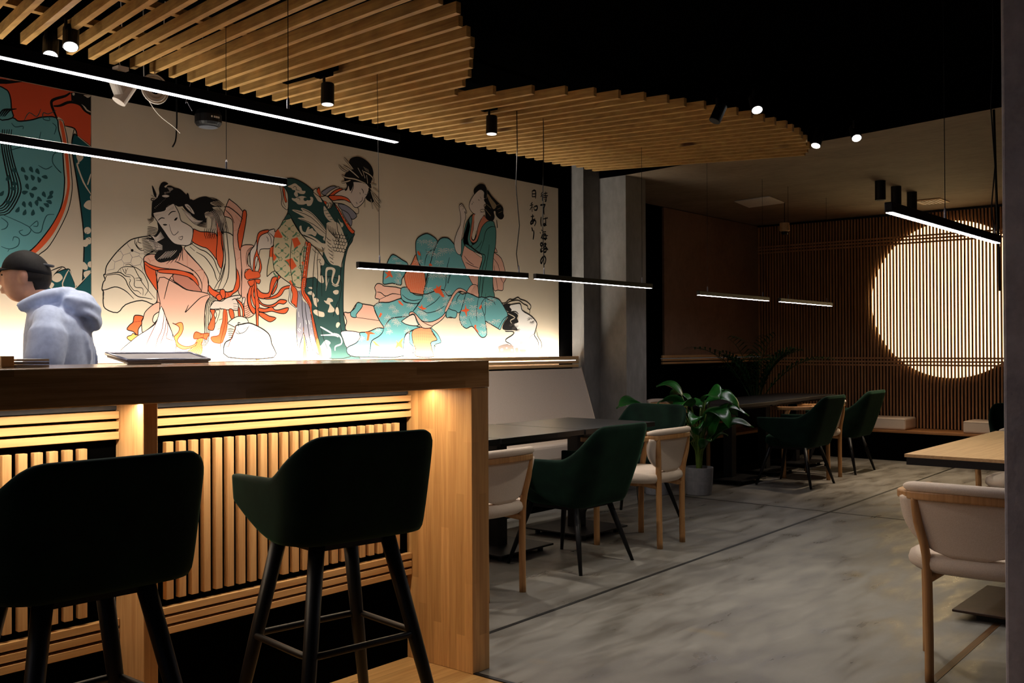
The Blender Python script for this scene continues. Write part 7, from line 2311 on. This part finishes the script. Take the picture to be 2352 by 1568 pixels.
# ------------------------------------------------------------------ person behind the counter
def skin_mesh(nodes, edges):
    me = bpy.data.meshes.new('tmp'); me.from_pydata([n[0] for n in nodes], edges, [])
    o = bpy.data.objects.new('tmp', me); C.objects.link(o); sm = o.modifiers.new('s', 'SKIN'); sm.use_smooth_shade = True
    for i, n in enumerate(nodes):
        sv = me.skin_vertices[0].data[i]; r = n[1] if isinstance(n[1], tuple) else (n[1], n[1]); sv.radius = r; sv.use_root = (i == 0)
    sb = o.modifiers.new('u', 'SUBSURF'); sb.levels = 2; sb.render_levels = 2
    dg = bpy.context.evaluated_depsgraph_get(); ev = o.evaluated_get(dg); r = bpy.data.meshes.new_from_object(ev)
    v = [tuple(x.co) for x in r.vertices]; f = [tuple(p.vertices) for p in r.polygons]
    bpy.data.objects.remove(o); bpy.data.meshes.remove(me); bpy.data.meshes.remove(r); return v, f
def blob(m, c, r, fn=None, n=28, k=18):
    rings = []
    for i in range(k+1):
        a = -PI/2+PI*i/k; cr = max(.002, math.cos(a)); row = []
        for j in range(n):
            b_ = j*2*PI/n; p = Vector((r[0]*cr*math.cos(b_), r[1]*cr*math.sin(b_), r[2]*math.sin(a)))
            if fn: p = fn(p)
            row.append(Vector(c)+p)
        rings.append(row)
    m.loft(rings)
def fused(m, name, mat, parent, vox, it=6):
    o = m.build(name, mat, parent, smooth=True)
    rm = o.modifiers.new('fuse', 'REMESH'); rm.mode = 'VOXEL'; rm.voxel_size = vox; rm.use_smooth_shade = True
    s_ = o.modifiers.new('smooth', 'SMOOTH'); s_.factor = .5; s_.iterations = it; return o
pr = thing('person', 'person in a black cap and light blue hoodie walking left behind the bar', 'person', (2.165, 4.73, 0), math.radians(55))
nodes = [((0, -.10, .95), (.13, .10)), ((0, -.11, 1.15), (.125, .09)), ((0, -.10, 1.34), (.14, .095)), ((0, -.055, 1.455), (.07, .06)), ((0, -.01, 1.53), (.055, .055)), ((0, .02, 1.60), (.06, .07)),
         ((-.19, -.10, 1.40), .062), ((-.25, -.08, 1.16), .046), ((-.23, .10, 1.02), .036), ((-.215, .17, .985), .028),
         ((.19, -.10, 1.40), .062), ((.25, -.08, 1.16), .046), ((.23, .10, 1.02), .036), ((.215, .17, .985), .028),
         ((-.095, -.08, .86), .085), ((-.11, .02, .48), .058), ((-.11, -.02, .08), .042), ((-.11, .12, .035), .034), ((.095, -.10, .86), .085), ((.11, -.14, .50), .058), ((.11, -.25, .09), .042), ((.11, -.12, .035), .034)]
edges = [(0, 1), (1, 2), (2, 3), (3, 4), (4, 5), (2, 6), (6, 7), (7, 8), (8, 9), (2, 10), (10, 11), (11, 12), (12, 13), (0, 14), (14, 15), (15, 16), (16, 17), (0, 18), (18, 19), (19, 20), (20, 21)]
m = MB(); v, f = skin_mesh(nodes, edges); m.add(v, f)
def headshape(p):
    q = p.copy(); t = max(0, -p.z/.12)
    q.x *= 1-.30*t*t; q.y = q.y*(1-.12*t)+.022*t
    if p.y < 0: q.y *= 1.04
    return q
blob(m, (0, .035, 1.605), (.074, .095, .118), headshape)
m.tube([(0, .125, 1.625), (0, .140, 1.600), (0, .150, 1.582), (0, .128, 1.574)], [.010, .012, .016, .010], 8)          # nose
m.tube([(-.022, .118, 1.545), (0, .130, 1.546), (.022, .118, 1.545)], [.006, .009, .006], 6); m.tube([(-.02, .118, 1.533), (0, .128, 1.532), (.02, .118, 1.533)], [.006, .009, .006], 6)
for sx in (-1, 1):
    blob(m, (sx*.030, .112, 1.615), (.015, .012, .010)); blob(m, (sx*.076, .022, 1.600), (.012, .022, .034))
    for k, (dx, ln) in enumerate(((-.024, .060), (-.008, .072), (.008, .070), (.023, .056))):
        x = sx*.212+dx; m.tube([(x, .20, .975), (x, .235+ln*.2, .966), (x, .235+ln*.55, .945), (x, .235+ln*.75, .915)], [.0105, .0095, .009, .008], 8)
    blob(m, (sx*.212, .205, .975), (.040, .045, .016)); m.tube([(sx*.185, .185, .975), (sx*.165, .21, .962), (sx*.160, .24, .95)], [.012, .010, .008], 8)
fused(m, 'body', SKIN, pr, .0065, 3)
for sx in (-1, 1):
    m = MB(); blob(m, (sx*.030, .120, 1.612), (.011, .007, .005), n=12, k=8); m.build('eye', HAIR, pr, smooth=True)
# hoodie : torso, sleeves, hood
m = MB(); rings = []
for z, hw, hd, yc in ((.90, .185, .135, -.10), (.98, .20, .145, -.105), (1.10, .205, .145, -.11), (1.22, .215, .148, -.115), (1.33, .225, .145, -.115), (1.40, .215, .13, -.11), (1.445, .165, .11, -.095), (1.475, .105, .09, -.07), (1.495, .08, .08, -.05)):
    rings.append([(hw*math.cos(a)*(abs(math.cos(a))**-.15 if abs(math.cos(a)) > .05 else 1), yc+hd*math.sin(a), z) for a in [k*2*PI/32 for k in range(32)]])
m.loft(rings)
for sx in (-1, 1):
    m.tube(catmull([(sx*.14, -.10, 1.415), (sx*.205, -.105, 1.36), (sx*.25, -.10, 1.24), (sx*.268, -.07, 1.14), (sx*.25, .03, 1.06), (sx*.225, .14, 1.0)], False, 4), [.07]*5+[.085]*5+[.080]*5+[.068]*5+[.05], 16)
    m.tube([(sx*.24, .07, 1.035), (sx*.252, .0, 1.09)], [.062, .070], 14)
m.tube(catmull([(.10, .035, 1.455), (.115, -.05, 1.50), (.075, -.135, 1.525), (0, -.165, 1.53), (-.075, -.135, 1.525), (-.115, -.05, 1.50), (-.10, .035, 1.455)], False, 4), [.024]*4+[.028]*4+[.032]*8+[.032]*4+[.028]*4+[.024], 12)
def hood(p):
    q = p.copy(); q.y -= .55*max(0, -p.z)*.6; q.x *= 1-.5*max(0, -p.z)/.14; return q
blob(m, (0, -.20, 1.47), (.145, .085, .075), hood); blob(m, (0, -.25, 1.43), (.095, .05, .08), hood)
for a0, a1 in (((-.13, -.16, 1.50), (0, -.29, 1.45)), ((.13, -.16, 1.50), (0, -.29, 1.45)), ((-.12, -.2, 1.45), (0, -.29, 1.385)), ((.12, -.2, 1.45), (0, -.29, 1.385))):
    mid = (Vector(a0)+Vector(a1))/2+Vector((math.copysign(.035, a0[0]), -.025, .005)); m.tube(catmull([a0, tuple(mid), a1], False, 5), .020, 8)
for z0, z1, x0 in ((1.33, 1.16, -.10), (1.36, 1.12, .02), (1.30, 1.14, .12)): m.tube(catmull([(x0, -.245, z0), (x0+.02, -.262, (z0+z1)/2), (x0+.05, -.25, z1)], False, 4), .012, 6)
fused(m, 'hoodie', HOODIE, pr, .009, 5)
m = MB(); rings = []
for z, hw, hd, yc in ((.93, .175, .125, -.10), (.86, .19, .13, -.09)): rings.append([(hw*math.cos(a), yc+hd*math.sin(a), z) for a in [k*2*PI/28 for k in range(28)]])
m.loft(rings)
m.tube([(-.095, -.08, .88), (-.11, .02, .48), (-.11, -.02, .11)], [.095, .075, .06], 16); m.tube([(.095, -.10, .88), (.11, -.14, .50), (.11, -.25, .12)], [.095, .075, .06], 16)
fused(m, 'trousers', JEANS, pr, .012, 3)
for sx, y in ((-1, .05), (1, -.19)):
    m = MB(); blob(m, (sx*.11, y, .045), (.047, .135, .052), lambda p: Vector((p.x, p.y, max(p.z, -.0449)))); m.build('shoe', CAPM, pr, smooth=True)
# cap and hair
m = MB(); rings = []
for i in range(11):
    a = PI/2*i/10; rr = math.cos(a); rings.append([(.086*rr*math.cos(b_), .022+.108*rr*math.sin(b_), 1.632+.034*(-math.sin(b_) if math.sin(b_) < 0 else -.25*math.sin(b_))*-.6*rr+.100*math.sin(a)) for b_ in [k*2*PI/32 for k in range(32)]])
m.loft(rings); cp = m.build('cap', CAPM, pr, smooth=True)
m = MB(); rings = []
for i in range(7):
    s = i/6; y0 = .105+.075*s; hw = .070*(1-.5*s**2.5); rings.append([(x*hw, y0-.03*x*x, 1.640-.012*s+.010*(1-x*x)) for x in (-1, -.6, -.2, .2, .6, 1)])
m.loft(rings, cap=False, closed=False); m.build('cap_brim', CAPM, cp, smooth=True, solid=.005)
m = MB(); m.tube([(.05*math.cos(b_), .018-.1065*abs(math.sin(b_))-.004, 1.662+.004*math.cos(2*b_)) for b_ in [PI*k/10 for k in range(11)]], .006, 6); m.build('cap_strap', DARKGREY, cp, smooth=True)
m = MB(); blob(m, (0, .004, 1.606), (.080, .090, .092), lambda p: Vector((p.x, min(p.y, .035), max(p.z, -.085+(.06 if p.y > -.02 else 0)))))
m.build('hair', HAIR, pr, smooth=True)
